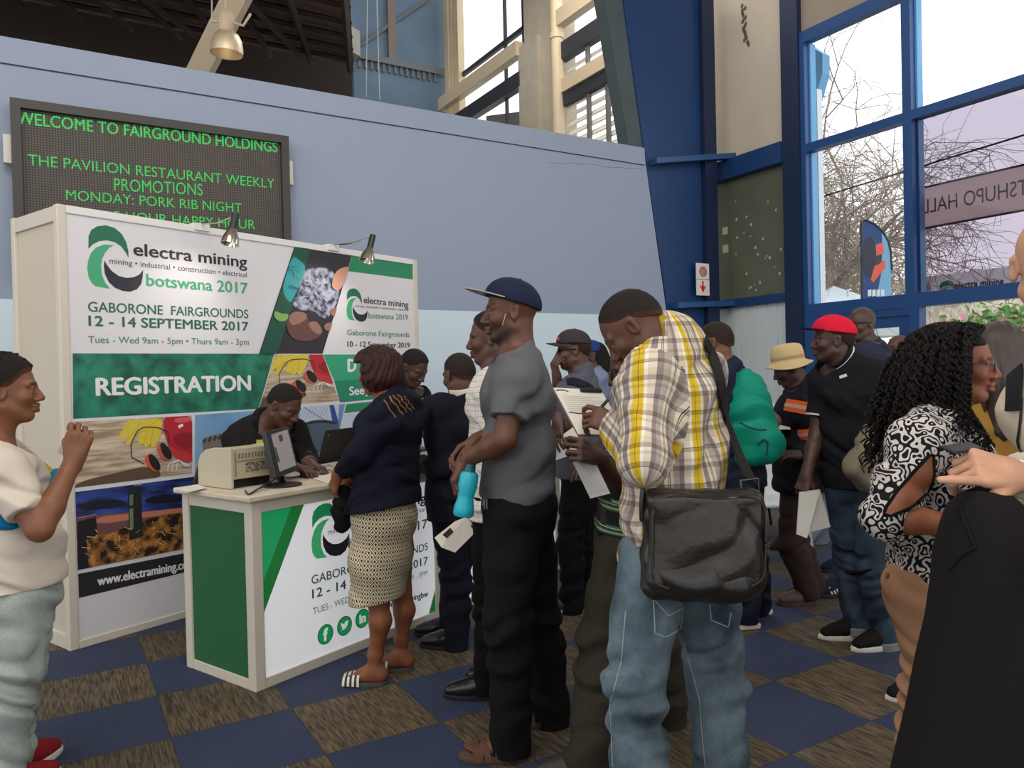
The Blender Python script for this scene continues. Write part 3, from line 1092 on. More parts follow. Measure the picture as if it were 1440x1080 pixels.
def helmet_picture(pr, M):
    """gloves, red helmet and ear defenders on planks; M maps the picture's own 0..1000 x 0..600 space"""
    def R(*pts): return [M(*p) for p in pts]
    cl = pr.cl
    xs = [p[0] for p in cl]; ys = [p[1] for p in cl]
    pr.lay([(min(xs), min(ys)), (max(xs), min(ys)), (max(xs), max(ys)), (min(xs), max(ys))], None, wood_print)
    pr.line(R((0, 80), (330, 100), (600, 60)), .002, s2l(116, 88, 66))
    pr.lay(smooth_poly(R((0, 560), (200, 520), (420, 490), (560, 470), (700, 520), (700, 620), (0, 640)), 2), s2l(92, 72, 54))
    ye, yd = s2l(212, 190, 60), s2l(176, 148, 36)
    for f in (((420, 20), (470, 0), (450, 110), (390, 200), (350, 190), (345, 160)),
              ((470, 10), (560, 0), (520, 110), (450, 255), (405, 245), (410, 215)),
              ((540, 20), (720, 0), (720, 120), (640, 130), (600, 230), (550, 265), (500, 240), (520, 150)),
              ((590, 120), (660, 110), (620, 260), (570, 290), (555, 262)),
              ((640, 120), (725, 110), (700, 180), (650, 300), (605, 292))):
        pr.lay(smooth_poly(R(*f), 2), ye)
        pr.line(R(f[-1], f[1 if len(f) > 5 else 0]), .0012, yd)
    pr.lay(smooth_poly(R((730, -30), (1010, -40), (1010, 420), (960, 440), (860, 400), (780, 300), (735, 160)), 3), s2l(176, 34, 46))
    pr.lay(smooth_poly(R((800, 190), (1010, 150), (1010, 330), (930, 350), (840, 280)), 3), s2l(140, 22, 34))
    pr.lay(smooth_poly(R((760, 260), (860, 360), (1010, 380), (1010, 480), (900, 470), (800, 380)), 3), s2l(190, 52, 58))
    pr.lay(R((862, 95), (905, 75), (915, 100), (872, 125)), s2l(240, 220, 220))
    pr.lay(smooth_poly(R((820, 20), (990, 10), (990, 60), (840, 70)), 2), s2l(208, 92, 96))
    bk = s2l(44, 38, 38)
    pr.line(R((560, 450), (450, 370), (445, 240), (500, 120), (560, 85), (680, 100), (770, 150), (780, 300)), .0028, bk)
    for (dx, dy) in ((0, 0), (105, -100)):
        pr.lay(smooth_poly(R((560 + dx, 380 + dy), (600 + dx, 350 + dy), (660 + dx, 400 + dy), (695 + dx, 500 + dy), (670 + dx, 540 + dy), (620 + dx, 520 + dy), (570 + dx, 450 + dy)), 3), s2l(214, 82, 50) if dx == 0 else s2l(200, 90, 66))
        pr.lay(smooth_poly(R((585 + dx, 360 + dy), (625 + dx, 350 + dy), (690 + dx, 440 + dy), (700 + dx, 520 + dy), (660 + dx, 530 + dy), (610 + dx, 470 + dy)), 3), s2l(28, 26, 28))
    for q in range(3):
        pr.line(R((760 + q * 40, 540), (770 + q * 40, 470), (860, 440), (930 + q * 20, 520)), .003, s2l(226, 220, 214))


def img_map(p00, p10, p01):
    """photo corners (top-left, top-right, bottom-left) of a 0..1000 x 0..600 picture"""
    A, B_, C_ = PF.px(*p00), PF.px(*p10), PF.px(*p01)
    return lambda x, y: (A[0] + (B_[0] - A[0]) * x / 1000 + (C_[0] - A[0]) * y / 600, A[1] + (B_[1] - A[1]) * x / 1000 + (C_[1] - A[1]) * y / 600)


pr = pic('helmet_picture', ((386.5, 498.5), (453, 498.5), (461, 520), (477, 563.5), (364.5, 574)), c=.0008)
helmet_picture(pr, img_map((318, 508), (472, 488), (318, 580)))
pr.build('helmet_picture', panel)
pr = pic('glove_picture', ((103.6, 593), (269.6, 584.4), (269.6, 665.5), (105, 686)), c=.0008)
helmet_picture(pr, img_map((103.6, 593), (269.6, 584.4), (105, 686)))
pr.build('glove_picture', panel)
# hands with ore, slanted
pr = Print(PF, P5((310, 215), (697, 280), (497, 948), (68, 948)), .0008)
pr.lay(P5((300, 200), (720, 270), (497, 960), (60, 960)), s2l(42, 38, 46))
pr.lay(smooth_poly(P5((360, 390), (440, 365), (545, 370), (600, 440), (612, 560), (575, 640), (530, 712), (480, 700), (440, 655), (330, 655), (285, 600), (330, 480)), 1), None, rock_print)
for q in range(16):
    x, y = 330 + rng.random() * 230, 400 + rng.random() * 240
    pr.line(P5((x, y), (x + 40 * rng.normal(), y + 30 * rng.normal()), (x + 60 * rng.normal(), y + 50 * rng.random())), .0016, s2l(196, 200, 216))
skin_p, skin_q = s2l(150, 108, 98), s2l(98, 66, 60)
pr.lay(smooth_poly(P5((240, 740), (290, 670), (350, 658), (395, 700), (400, 735), (450, 720), (470, 750), (500, 790), (480, 830), (400, 870), (280, 850)), 2), skin_q)
pr.lay(smooth_poly(P5((260, 700), (300, 660), (380, 670), (390, 705), (350, 740), (280, 760)), 2), skin_p)
pr.lay(smooth_poly(P5((390, 740), (450, 725), (495, 790), (470, 825), (420, 790)), 2), skin_p)
pr.lay(smooth_poly(P5((500, 750), (555, 730), (580, 780), (540, 800), (505, 785)), 2), skin_p)
pr.lay(smooth_poly(P5((535, 650), (590, 630), (600, 690), (555, 700)), 2), skin_p)
pr.lay(smooth_poly(P5((585, 385), (650, 358), (700, 370), (640, 470), (600, 530), (555, 505), (558, 455)), 2), s2l(206, 150, 130))
pr.lay(P5((310, 215), (415, 235), (185, 948), (68, 948)), s2l(18, 76, 60))
pr.lay(smooth_poly(P5((290, 285), (340, 320), (378, 355), (365, 420), (338, 480), (300, 560), (275, 610), (235, 560), (222, 500), (250, 400)), 1), s2l(44, 158, 164))
for q in range(14):
    x, y = 250 + rng.random() * 90, 350 + rng.random() * 180
    pr.line(P5((x, y), (x + 22 * rng.normal(), y + 22 * rng.normal()), (x + 30 * rng.normal(), y + 30)), .0014, s2l(24, 104, 118))
pr.lay(smooth_poly(P5((165, 655), (215, 680), (262, 678), (250, 725), (200, 735), (158, 700)), 2), s2l(130, 170, 96))
pr.build('ore_hands_picture', panel)
# right block with the next show
m_gtop = mat('ink_green_band', s2l(30, 132, 92), .5)
mb = MB(); mb.face(PF, P5((700, 280), (1118, 347), (1118, 448), (665, 390)), .0009)
mb.build('green_header', m_gtop, panel)
mb = MB(); mb.face(PF, [PF.px(*p) for p in ((454, 498.5), (582.5, 498.5), (582.5, 527), (470, 536))], .0009)
mb.mi = 1; mb.face(PF, [PF.px(*p) for p in ((470, 536), (582.5, 527), (582.5, 556), (478, 566))], .0009)
mb.build('green_info_band', [mat('ink_mint', s2l(46, 158, 118), .5), mat('ink_mint_dark', s2l(28, 130, 100), .5)], panel)
logo(PF, PF.px(487, 430)[0], PF.px(500, 452)[1], PF.px(517, 440)[0], PF.px(498, 405.5)[1], .001, panel)
lettering('next_show_lettering', PF, [('electra mining', (511.5, 426), (574, 432.5), (511.5, 417), .025, {'capref': 'l'}),
                                      ('mining • industrial • construction • electrical', (499, 431.5), (574, 437.5), (499, 428.5), .0, {'capref': 'i'}),
                                      ('10 - 12 September 2019', (488.5, 487.5), (576, 488.8), (488.5, 480), .03)], m_black, panel)
lettering('next_venue_lettering', PF, [('botswana 2019', (518.3, 447.5), (573.5, 450), (518.3, 439.6), .02, {'capref': 'b'}),
                                       ('Gaborone Fairgrounds', (488, 471), (575.4, 474), (488, 463.5), .025)], m_gpale, panel)
lettering('info_lettering', PF, [('D', (489.5, 522.5), (500.5, 522), (489.5, 505.5), .06), ('e', (559, 518), (568, 517.5), (559, 508), .06, {'capref': 'x'}),
                                 ('See', (491.5, 556), (512, 554), (491.5, 544), .04), ('y', (514, 553.8), (520, 553.3), (514, 547), .04, {'capref': 'y'})], m_wh, panel)
# tyre picture, bucket and crane picture, refinery at dusk, web strip
pr = pic('x', ((274, 583.8), (490, 567.5), (477, 607), (470, 640), (274, 666)), c=.0008)
pr.lay([PF.px(*p) for p in ((270, 580), (495, 560), (480, 650), (270, 672))], None, blue_print)
pr.lay(smooth_poly(P7((728, 215), (770, 190), (850, 175), (960, 150), (980, 260), (930, 330), (760, 330)), 1), s2l(118, 112, 106))
for q in range(9):
    pr.lay(P7((735 + q * 26, 216 - q * 6), (752 + q * 26, 196 - q * 6), (758 + q * 26, 214 - q * 6), (742 + q * 26, 232 - q * 6)), s2l(62, 58, 58))
pr.lay(P8((1000, 260), (1310, 255), (1300, 420), (1000, 430)), s2l(196, 206, 224))
for q in range(8):
    pr.line(P8((980 + q * 30, 400 - q * 6), (1060 + q * 24, 260)), .0012, s2l(60, 76, 140))
pr.line(P8((1030, 290), (1210, 400)), .0014, s2l(50, 60, 110))
pr.lay(P8((1230, 270), (1265, 275), (1305, 420), (1255, 400)), s2l(44, 78, 150))
pr.lay(smooth_poly(P8((1000, 440), (1060, 400), (1170, 385), (1280, 400), (1305, 430), (1300, 500), (1180, 640), (1060, 640)), 1), s2l(82, 98, 116))
pr.lay(smooth_poly(P8((1004, 438), (1060, 405), (1170, 392), (1280, 405), (1300, 428), (1180, 410), (1080, 420)), 2), s2l(34, 40, 52))
pr.build('tyre_picture', panel)
pr = pic('x', ((105.6, 692), (276, 670), (276, 768), (109.3, 801.5)), c=.0008)
pr.lay([PF.px(*p) for p in ((100, 690), (280, 665), (280, 775), (100, 805))], None, sky_print)
pr.lay(smooth_poly(P7((100, 545), (200, 515), (330, 510), (360, 545), (250, 560), (120, 570)), 2), s2l(20, 20, 40))
pr.lay(smooth_poly(P7((430, 515), (520, 485), (620, 490), (700, 480), (700, 515), (560, 530), (470, 535)), 2), s2l(18, 18, 36))
pr.lay(P7((90, 600), (360, 575), (700, 560), (700, 800), (90, 900)), s2l(110, 70, 72))
pr.lay(smooth_poly(P7((200, 600), (360, 585), (620, 555), (700, 545), (700, 570), (600, 585), (400, 610), (200, 640)), 1), s2l(186, 118, 94))
pr.lay(P7((90, 690), (250, 690), (430, 620), (540, 590), (700, 570), (700, 820), (90, 900)), None, glow_print)
pr.lay(P7((103, 625), (195, 600), (205, 690), (150, 720), (160, 860), (103, 870)), s2l(26, 18, 24))
pr.lay(P7((358, 455), (425, 448), (432, 700), (365, 720)), s2l(28, 34, 34))
pr.lay(P7((366, 490), (384, 486), (384, 540), (366, 545)), s2l(96, 116, 96))
pr.lay(P7((366, 560), (384, 556), (386, 660), (368, 664)), s2l(110, 130, 100))
for q in range(42):
    x, y = 130 + rng.random() * 480, 650 + rng.random() * 160
    if x > 430: y = 600 + rng.random() * 170
    pr.line(P7((x, y), (x + rng.normal() * 22, y + rng.normal() * 16)), .0016, s2l(236, 190, 110) if q % 3 else s2l(190, 150, 100))
pr.line(P7((100, 605), (190, 585)), .001, s2l(180, 190, 210)); pr.line(P7((380, 440), (420, 436)), .002, s2l(160, 170, 180))
pr.build('refinery_picture', panel)
mb = MB(); mb.face(PF, [PF.px(*p) for p in ((109.7, 807), (300, 770), (300, 795), (111, 841))], .001)
strip = mb.build('web_strip', mat('ink_charcoal', s2l(34, 32, 34), .5), panel)
lettering('web_lettering', PF, [('www.electramining.co.bw', (137.5, 823.5), (281, 795.5), (137.5, 815), .045, {'capref': 'w'})], m_wh, strip, .0018)
mb = MB(); mb.face(PF, [PF.px(*p) for p in ((487, 568.5), (582, 558), (582, 570), (484, 581))], .0009)
mb.build('green_footer', m_gtop, panel)
mb = MB(); mb.face(PF, [PF.px(*p) for p in ((484, 583), (582, 572), (582, 640), (474, 650))], .0009)
mb.build('pale_footer_picture', noisy_ink('pale_sky_print', s2l(170, 190, 214), s2l(200, 212, 226), 3), panel)

# clip-on arm spotlights over the top rail
chrome = mat('chrome', s2l(214, 206, 192), .12, 1.0)
blackm = mat('black_plastic', s2l(26, 25, 26), .4)


def spot(label, base, head, tip):
    r0 = BF(BF.px(*base)[0], H_B, -.02)
    c_out = .36
    SFm = Frame(BF(0, 0, c_out), BD)
    h0, h1 = SFm(*SFm.px(*head)), SFm(*SFm.px(*tip))
    t = thing('arm_spotlight', label, 'spotlight', tuple(r0), 'arm spotlights on the booth top rail')
    mb = MB(); mb.box(BF, BF.px(*base)[0] - .05, BF.px(*base)[0] + .05, H_B - .03, H_B + .015, -.055, .012)
    mb.build('clamp', alu_w, t)
    mb = MB(); mb.tube([r0 + np.array([0, 0, .015]), r0 * .5 + h0 * .5 + np.array([0, 0, -.01]), h0], .006, 8)
    mb.build('arm', chrome, t, smooth=True)
    d = h1 - h0; L_ = np.linalg.norm(d)
    mb = MB(); mb.lathe(h0 - d * .08, d, [(.0, 0), (.022, .004), (.024, L_ * .6), (.02, L_ * .62)], 16)
    mb.build('lamp_barrel', blackm, t, smooth=True)
    mb = MB(); mb.lathe(h0 + d * .42, d, [(.022, 0), (.032, .02), (.05, L_ * .32), (.056, L_ * .5), (.052, L_ * .5), (.03, L_ * .2), (.015, L_ * .1)], 20, caps=False)
    mb.build('reflector', chrome, t, smooth=True)
    lamp('spot_light', 'SPOT', tuple(h1 - d / L_ * .03), 9, (1, .93, .82), target=tuple(h1 + d + np.array([-BN[0], -BN[1], 0]) * .28), spot_size=1.7, spot_blend=.9, shadow_soft_size=.05)


spot('chrome arm spotlight over the electra mining heading, left of two', (283, 313), (331, 303), (322, 347))
spot('chrome arm spotlight over the green header, right of two', (468, 345), (524, 333), (515, 370))

# ------------------------------------------------------------------ counter: two light-box units
CO = onz(360, 975)
CFm = Frame((*CO[:2], 0), direc(36.4))
CX, CNrm = CFm.x, CFm.n
TOP = (CFm.px(352, 706)[1])
UL = 1.34
CD = np.linalg.norm(onz(259, 939)[:2] - CO[:2])
lightbox = mat('lit_white_acrylic', s2l(226, 226, 232), .3, emit=(.93, .95, 1.0), estr=.36)
lit_g1, lit_g2 = mat('lit_green', s2l(28, 150, 92), .3, emit=s2l(30, 160, 96), estr=.35), mat('lit_green_deep', s2l(24, 120, 56), .3, emit=s2l(26, 120, 60), estr=.3)
green_pan = mat('green_felt_panel', s2l(24, 92, 50), .8, noise=.06, nscale=40)


def counter(k):
    x0, x1 = k * UL, (k + 1) * UL
    lab = ('white light box registration counter with a green end panel', 'further white light box counter behind the queue')[k]
    t = thing('registration_counter', lab, 'counter', tuple(CFm(x0, 0)), 'light box counters')
    for a_, c_ in ((x0, 0), (x1 - .06, 0), (x0, -CD + .06), (x1 - .06, -CD + .06)):
        mb = MB(); mb.box(CFm, a_, a_ + .06, 0, TOP, c_ - .06, c_)
        mb.build('post', alu, t, bevel=.006)
    mb = MB()
    mb.box(CFm, x0 + .06, x1 - .06, TOP - .06, TOP, -.05, -.005); mb.build('front_rail', alu, t, bevel=.003); mb = MB(); mb.box(CFm, x0 + .06, x1 - .06, 0, .05, -.05, -.005)
    mb.build('front_rail', alu, t, bevel=.003)
    mb = MB()
    mb.box(CFm, x0 + .005, x0 + .05, TOP - .06, TOP, -CD + .06, -.06); mb.build('side_rail', alu, t, bevel=.003); mb = MB(); mb.box(CFm, x0 + .005, x0 + .05, 0, .05, -CD + .06, -.06)
    mb.build('side_rail', alu, t, bevel=.003)
    mb = MB(); mb.box(CFm, x0 + .012, x0 + .03, .05, TOP - .06, -CD + .06, -.06)
    mb.build('green_end_panel', green_pan, t)
    mb = MB(); mb.box(CFm, x1 - .03, x1 - .012, .05, TOP - .06, -CD + .06, -.06)
    mb.build('end_panel', lam, t)
    mb = MB(); mb.box(CFm, x0 + .06, x1 - .06, .05, TOP - .06, -.03, -.014)
    pan = mb.build('lit_front_panel', lightbox, t)
    fr = Frame(CFm(x0, 0, -.014), CFm.x)
    f0 = Frame(CFm(0, 0, -.014), CFm.x)

    class Sh:                                                # second unit repeats the first unit's print
        def px(self, u, v): return f0.px(u, v)
        def __call__(self, a, b, c=0): return fr(a, b, c)
    S = Sh()

    def C3(*pts): return [f0.px(240 + x * .2963, 660 + y * .2963) for x, y in pts]
    bt = TOP - .06
    mb = MB()
    q = C3((430, 180), (572, 150), (437, 545)); q[0] = (.062, bt); q[1] = (q[1][0], bt); q[2] = (.062, q[2][1])
    mb.face(fr, q, .0008)
    q2 = [q[1], (C3((632, 140))[0][0], bt), (.062, C3((436, 690))[0][1]), q[2]]
    mb.build('green_corner_print', lit_g1, pan); mb = MB(); mb.face(fr, q2, .0008); mb.build('deep_green_print', lit_g2, pan); mb = MB()
    x9 = x1 - x0 - .062
    mb.face(fr, [(x9, .05), (x9, .18), (x9 - .06, .05)], .0008)
    mb.build('green_foot_print', lit_g2, pan)
    A0, A1 = f0.px(437, 740)[0], f0.px(491, 740)[0]
    logo(fr, A0, f0.px(450, 788)[1], A1, f0.px(470, 705)[1], .001, pan,
         [mat('lit_em_green', s2l(30, 140, 84), .3, emit=s2l(30, 140, 84), estr=.3), mat('lit_em_mint', s2l(66, 172, 110), .3, emit=s2l(66, 172, 110), estr=.3), m_navy])
    e_g = mat('lit_text_green', s2l(44, 104, 84), .4)
    e_p = mat('lit_text_pale', s2l(84, 150, 120), .4)
    lettering('heading_lettering', S, [('electra mining', (482, 737), (598.5, 706), (482, 722), .035, {'capref': 'l'}),
                                       ('mining • industrial • construction • electrical', (461.5, 752), (597, 719), (461.5, 745), .0, {'capref': 'i'}),
                                       ('@electraminingbw', (533, 858), (602, 838.5), (533, 849), .03, {'capref': 'l'})], m_black, pan)
    lettering('year_lettering', S, [('botswana 2017', (490, 771), (600.6, 742), (490, 757), .03, {'capref': 'b'})], e_p, pan)
    lettering('venue_lettering', S, [('GABORONE FAIRGROUNDS', (438, 822), (601.5, 773), (438, 809.6), .01), ('12 - 14 SEPTEMBER 2017', (439, 841.5), (601.5, 793), (439, 829), .025)], e_g, pan)
    lettering('hours_lettering', S, [('TUES - WED 9AM - 5PM • THURS 9AM - 3PM', (440, 864), (600.6, 809), (440, 855), .0)], e_p, pan)
    for ch, (u, v) in (('f', (457.6, 892)), ('b', (484.4, 880)), ('in', (509.6, 869.5))):
        cx, cy = f0.px(u, v); r = .052
        mb = MB()
        mb.add([fr(cx + r * math.cos(w * .2244), cy + r * math.sin(w * .2244), .001) for w in range(28)], [tuple(range(28))])
        mb.mi = 1
        r2 = r * .86
        mb.add([fr(cx + r2 * math.cos(w * .2244), cy + r2 * math.sin(w * .2244), .0014) for w in range(28)], [tuple(range(28))])
        mb.mi = 2
        if ch == 'b':
            bird = smooth_poly([(-.9, -.55), (-.3, -.6), (.35, -.35), (.65, .15), (.72, .35), (.95, .6), (.68, .55), (.8, .8), (.5, .66), (.2, .72), (.02, .5), (.02, .3), (-.4, .45), (-.75, .75), (-.8, .4), (-.62, .15), (-.8, .2), (-.6, -.1), (-.4, -.2), (-.6, -.22), (-.35, -.42)], 1)
            mb.face(fr, [(cx + a * r * .62, cy + b * r * .62) for a, b in bird], .0018)
        else:
            vs, fs = text_polys(ch, .05)
            vs = vs - (vs.max(0) + vs.min(0)) / 2
            sc_ = r * (1.25 if ch == 'f' else .95) / (vs[:, 1].max() - vs[:, 1].min())
            mb.add([fr(cx + a * sc_, cy + b * sc_, .0018) for a, b in vs], fs)
        mb.build({'f': 'social_badge', 'b': 'bird_badge', 'in': 'network_badge'}[ch], [lit_g2, lit_g1, mat('lit_badge_white', s2l(236, 240, 236), .3, emit=(1, 1, 1), estr=.3)], pan)


counter(0)
counter(1)
TT = TOP + .028
wt = thing('counter_top', 'long pale wood worktop lying across both light box counters', 'worktop', tuple(CFm(0, TOP)))
mb = MB()
mb.hexa([CFm(-.03, TOP + .001, .03), CFm(UL * 2 + .03, TOP + .001, .03), CFm(UL * 2 + .03, TOP + .001, -CD - .03), CFm(-.03, TOP + .001, -CD - .03),
         CFm(-.03, TT, .03), CFm(UL * 2 + .03, TT, .03), CFm(UL * 2 + .03, TT, -CD - .03), CFm(-.03, TT, -CD - .03)])
mb.build('top_board', noisy_ink('pale_wood_laminate', s2l(196, 182, 160), s2l(216, 204, 184), 12, (1, 1, 6)), wt, bevel=.006)

# ------------------------------------------------------------------ things on the counter
def onT(u, v, dz=0.0): return onz(u, v, TT + dz)


# printer / lectern-like beige machine
p_c, p_l, p_r = onT(325, 689), onT(279, 683), onT(385, 668)
PRF = Frame(p_c, CFm.x)
pw = PRF.px(388, 660)[0]; ph = (PRF.px(326, 631)[1]); pd = abs(float((p_l - p_c) @ PRF.n)) * .97
prn = thing('desk_printer', 'beige printer with a curved side standing at the counter end', 'printer', tuple(p_c))
prof = [(0, 0), (-pd, 0), (-pd, ph * .55), (-pd * .93, ph * .78), (-pd * .75, ph * .93), (-pd * .5, ph * .99), (-pd * .2, ph), (0, ph)]
SIDE = lambda y, z, a: PRF(a, z + .002, y)
beige_pl = mat('beige_plastic', s2l(188, 178, 152), .5, noise=.02)
mb = MB()
mb.loft([[SIDE(y, z, a) for y, z in prof] for a in (0, .018)])
mb.build('side_cheek', beige_pl, prn, bevel=.004); mb = MB()
mb.loft([[SIDE(y, z, a) for y, z in prof] for a in (pw - .018, pw)])
mb.build('side_cheek', beige_pl, prn, bevel=.004)
mb = MB()
prof2 = [(-.006, ph * .22), (-pd + .01, ph * .22), (-pd + .012, ph * .55), (-pd * .9, ph * .77), (-pd * .74, ph * .91), (-pd * .5, ph * .97), (-.006, ph * .975)]
mb.loft([[SIDE(y, z, a) for y, z in prof2] for a in (.016, pw - .016)])
mb.build('printer_body', mat('beige_plastic_warm', s2l(180, 170, 142), .5), prn, bevel=.003)
mb = MB()
mb.box(PRF, .02, pw - .02, .004, ph * .22, -pd + .03, -.03)
mb.build('printer_base', blackm, prn)
mb = MB()
for q in range(16): mb.box(PRF, .05 + q * .019, .06 + q * .019, ph * .74, ph * .86, -.006, -.0035)
mb.build('vent_slots', mat('vent_shadow', s2l(118, 110, 92), .7), prn)
mb = MB(); mb.box(PRF, .09, .25, ph * .38, ph * .62, -.006, -.004)
mb.build('rating_plate', noisy_ink('rating_print', s2l(70, 64, 56), s2l(170, 160, 138), 60, (1, 1, 3), pos=(.4, .6)), prn)
mb = MB(); mb.box(PRF, .03, .035, ph * .3, ph * .9, -.006, -.003); mb.box(PRF, .035, pw - .03, ph * .66, ph * .68, -.006, -.003)
mb.build('panel_seam', mat('vent_shadow', (0, 0, 0)), prn)

# paper slips under the printer's edge
def sheet(name, corners, label, cat, m, parent=None, th=.0012, group=None, base=None):
    c = [np.array(p, float) for p in corners]
    nrm = np.cross(c[1] - c[0], c[2] - c[1]); nrm /= np.linalg.norm(nrm)
    mb = MB(); mb.hexa([p for p in c] + [p + nrm * th for p in c])
    o = mb.build(name, m, parent, base=None if parent is not None else tuple(sum(c) / 4))
    if label: tag(o, label, cat, group)
    return o


paper = mat('white_paper', s2l(222, 218, 208), .6, noise=.02, nscale=10)
for q in range(2):
    e = np.array([0, 0, .003 + q * .004]); sh = np.array([.012 * q, -.006 * q, 0])
    sheet('paper_slip', [onT(244, 690.5) + e + sh, onT(262, 694) + e + sh, onT(289, 688) + e + sh, onT(275, 683) + e + sh],
          ('white paper slip beside the printer at the counter end, lower one', 'white paper slip beside the printer at the counter end, upper one')[q], 'paper', paper, group='paper slips by the printer')
# monitor turned sideways
mo = thing('desk_monitor', 'black flat monitor seen from its side, tilted, right of the beige printer', 'monitor', tuple(onT(398, 683)))
Ym = onT(398, 683)[1]
m0, m1, m3 = at(374, 606, Ym - .06), at(406, 599, Ym + .18), at(389, 672, Ym - .10)
m2 = m1 + (m3 - m0)
nm = np.cross(m1 - m0, m3 - m0); nm /= np.linalg.norm(nm)
if np.dot(nm, EYE - m0) < 0: nm = -nm
mb = MB(); mb.hexa([m3 - nm * .035, m2 - nm * .035, m2, m3, m0 - nm * .03, m1 - nm * .03, m1, m0])
mb.build('monitor_case', blackm, mo, bevel=.005)
def lerp2(s, t, d=.0): return (m0 * (1 - s) + m1 * s) * (1 - t) + (m3 * (1 - s) + m2 * s) * t + nm * d
mb = MB(); mb.add([lerp2(.16, .1, .001), lerp2(.90, .07, .001), lerp2(.92, .88, .001), lerp2(.17, .9, .001)], [(0, 1, 2, 3)])
mb.build('screen', mat('pale_screen', s2l(150, 142, 140), .25, emit=s2l(150, 142, 140), estr=.25), mo)
mb = MB(); mb.add([lerp2(.44, .16, .002), lerp2(.6, .14, .002), lerp2(.61, .28, .002), lerp2(.45, .3, .002)], [(0, 1, 2, 3)])
mb.add([lerp2(.17, .38, .002), lerp2(.24, .38, .002), lerp2(.27, .7, .002), lerp2(.17, .7, .002)], [(0, 1, 2, 3)])
mb.build('screen_window', mat('dark_screen_box', s2l(70, 64, 62), .4), mo)
mb = MB()
bc = onT(397, 683)
mb.lathe(bc, (0, 0, 1), [(.0, .001), (.10, .001), (.10, .008), (.03, .018), (.0, .018)], 20)
mb.tube([bc + np.array([0, 0, .015]), lerp2(.55, .95, -.06), lerp2(.5, .75, -.05)], .02, 8)
mb.build('monitor_stand', blackm, mo, smooth=True)
# laptop: lid seen from behind
lp = thing('laptop', 'black laptop with its lid open, standing between the seated man and the woman in navy', 'laptop', tuple(onT(475, 655)))
l_b, l_r = onT(447, 655), onT(505, 645)
u_ = (l_r - l_b); u_[2] = 0; W_ = .32; u_ /= np.linalg.norm(u_)
back = np.cross(u_, np.array([0, 0, 1.0])); back /= np.linalg.norm(back)     # toward the camera
l_b = l_b + np.array([0, 0, .006])
lid_t = np.array([0, 0, .215]) + back * .05 + u_ * .03
mb = MB(); th = -back * .009
mb.hexa([l_b, l_b + u_ * W_, l_b + u_ * W_ + th, l_b + th, l_b + lid_t, l_b + u_ * W_ + lid_t, l_b + u_ * W_ + lid_t + th, l_b + lid_t + th])
mb.build('lid', mat('matt_black_lid', s2l(34, 32, 31), .5), lp, bevel=.003)
mb = MB()
d_ = -back * .22
mb.hexa([l_b, l_b + u_ * W_, l_b + u_ * W_ + d_, l_b + d_] + [p + np.array([0, 0, .016]) for p in (l_b, l_b + u_ * W_, l_b + u_ * W_ + d_, l_b + d_)])
mb.build('keyboard_base', blackm, lp, bevel=.003)
mb = MB()
for dx, dz in ((.03, .0), (.042, .006)):
    o_ = l_b + u_ * dx + lid_t * .83 + back * .0012 + np.array([0, 0, dz])
    mb.add([o_, o_ + u_ * .006, o_ + u_ * .014 + np.array([0, 0, .02]), o_ + u_ * .008 + np.array([0, 0, .02])], [(0, 1, 2, 3)])
mb.build('lid_mark', mat('silver_mark', s2l(210, 210, 206), .4), lp)


def cable(name, pts, r, m, label, group=None):
    P_ = [onT(u, v, z) for u, v, z in pts]
    q = []
    for i in range(len(P_) - 1):
        for s in np.linspace(0, 1, 6)[:-1]:
            p0, p1, p2, p3 = P_[max(i - 1, 0)], P_[i], P_[i + 1], P_[min(i + 2, len(P_) - 1)]
            q.append(.5 * ((2 * p1) + (-p0 + p2) * s + (2 * p0 - 5 * p1 + 4 * p2 - p3) * s * s + (-p0 + 3 * p1 - 3 * p2 + p3) * s ** 3))
    q.append(P_[-1])
    mb = MB(); mb.tube(q, r, 6)
    return tag(mb.build(name, m, smooth=True, base=tuple(P_[0])), label, 'cable', group)


gcb = mat('grey_cable', s2l(150, 148, 140), .5); bcb = mat('blue_cable', s2l(52, 66, 104), .5); kcb = mat('black_cable', s2l(24, 24, 26), .5)
cable('power_cable', [(345, 690, .006), (350, 695, .006), (360, 689, .006), (372, 684, .02), (384, 680, .006)], .004, kcb, 'black cable looping on the worktop in front of the printer')
cable('network_cable', [(352, 694, .006), (362, 688, .012), (376, 680, .02), (392, 672, .03), (408, 672, .006), (428, 668, .006)], .004, bcb, 'blue cable running below the tilted monitor')
cable('grey_cable', [(440, 652, .02), (452, 658, .03), (462, 654, .02), (474, 660, .02), (484, 656, .006)], .0035, gcb, 'grey cable curling in front of the black laptop, upper loop')
cable('grey_cable', [(438, 660, .01), (450, 664, .02), (464, 661, .01), (470, 666, .01), (482, 662, .006)], .0035, gcb, 'grey cable curling in front of the black laptop, lower loop')
ms = thing('computer_mouse', 'dark computer mouse on the worktop right of the monitor stand', 'mouse', tuple(onT(433, 670)))
mb = MB()
mc = onT(433, 670); mx_ = CFm.x
mb.loft([[mc + mx_ * (.052 * math.cos(w * .5236)) * k_ + CNrm * (.03 * math.sin(w * .5236)) * k_ + np.array([0, 0, z_]) for w in range(12)] for k_, z_ in ((.9, .001), (1, .012), (.85, .026), (.5, .034), (.1, .036))])
mb.build('mouse_shell', mat('dark_blue_plastic', s2l(38, 40, 50), .35), ms, smooth=True)
sheet('paper_form', [onT(436, 672) + [0, 0, .002], onT(470, 684) + [0, 0, .002], onT(488, 674) + [0, 0, .002], onT(458, 664) + [0, 0, .002]], 'white paper form lying on the worktop behind the woman in navy', 'paper', paper)
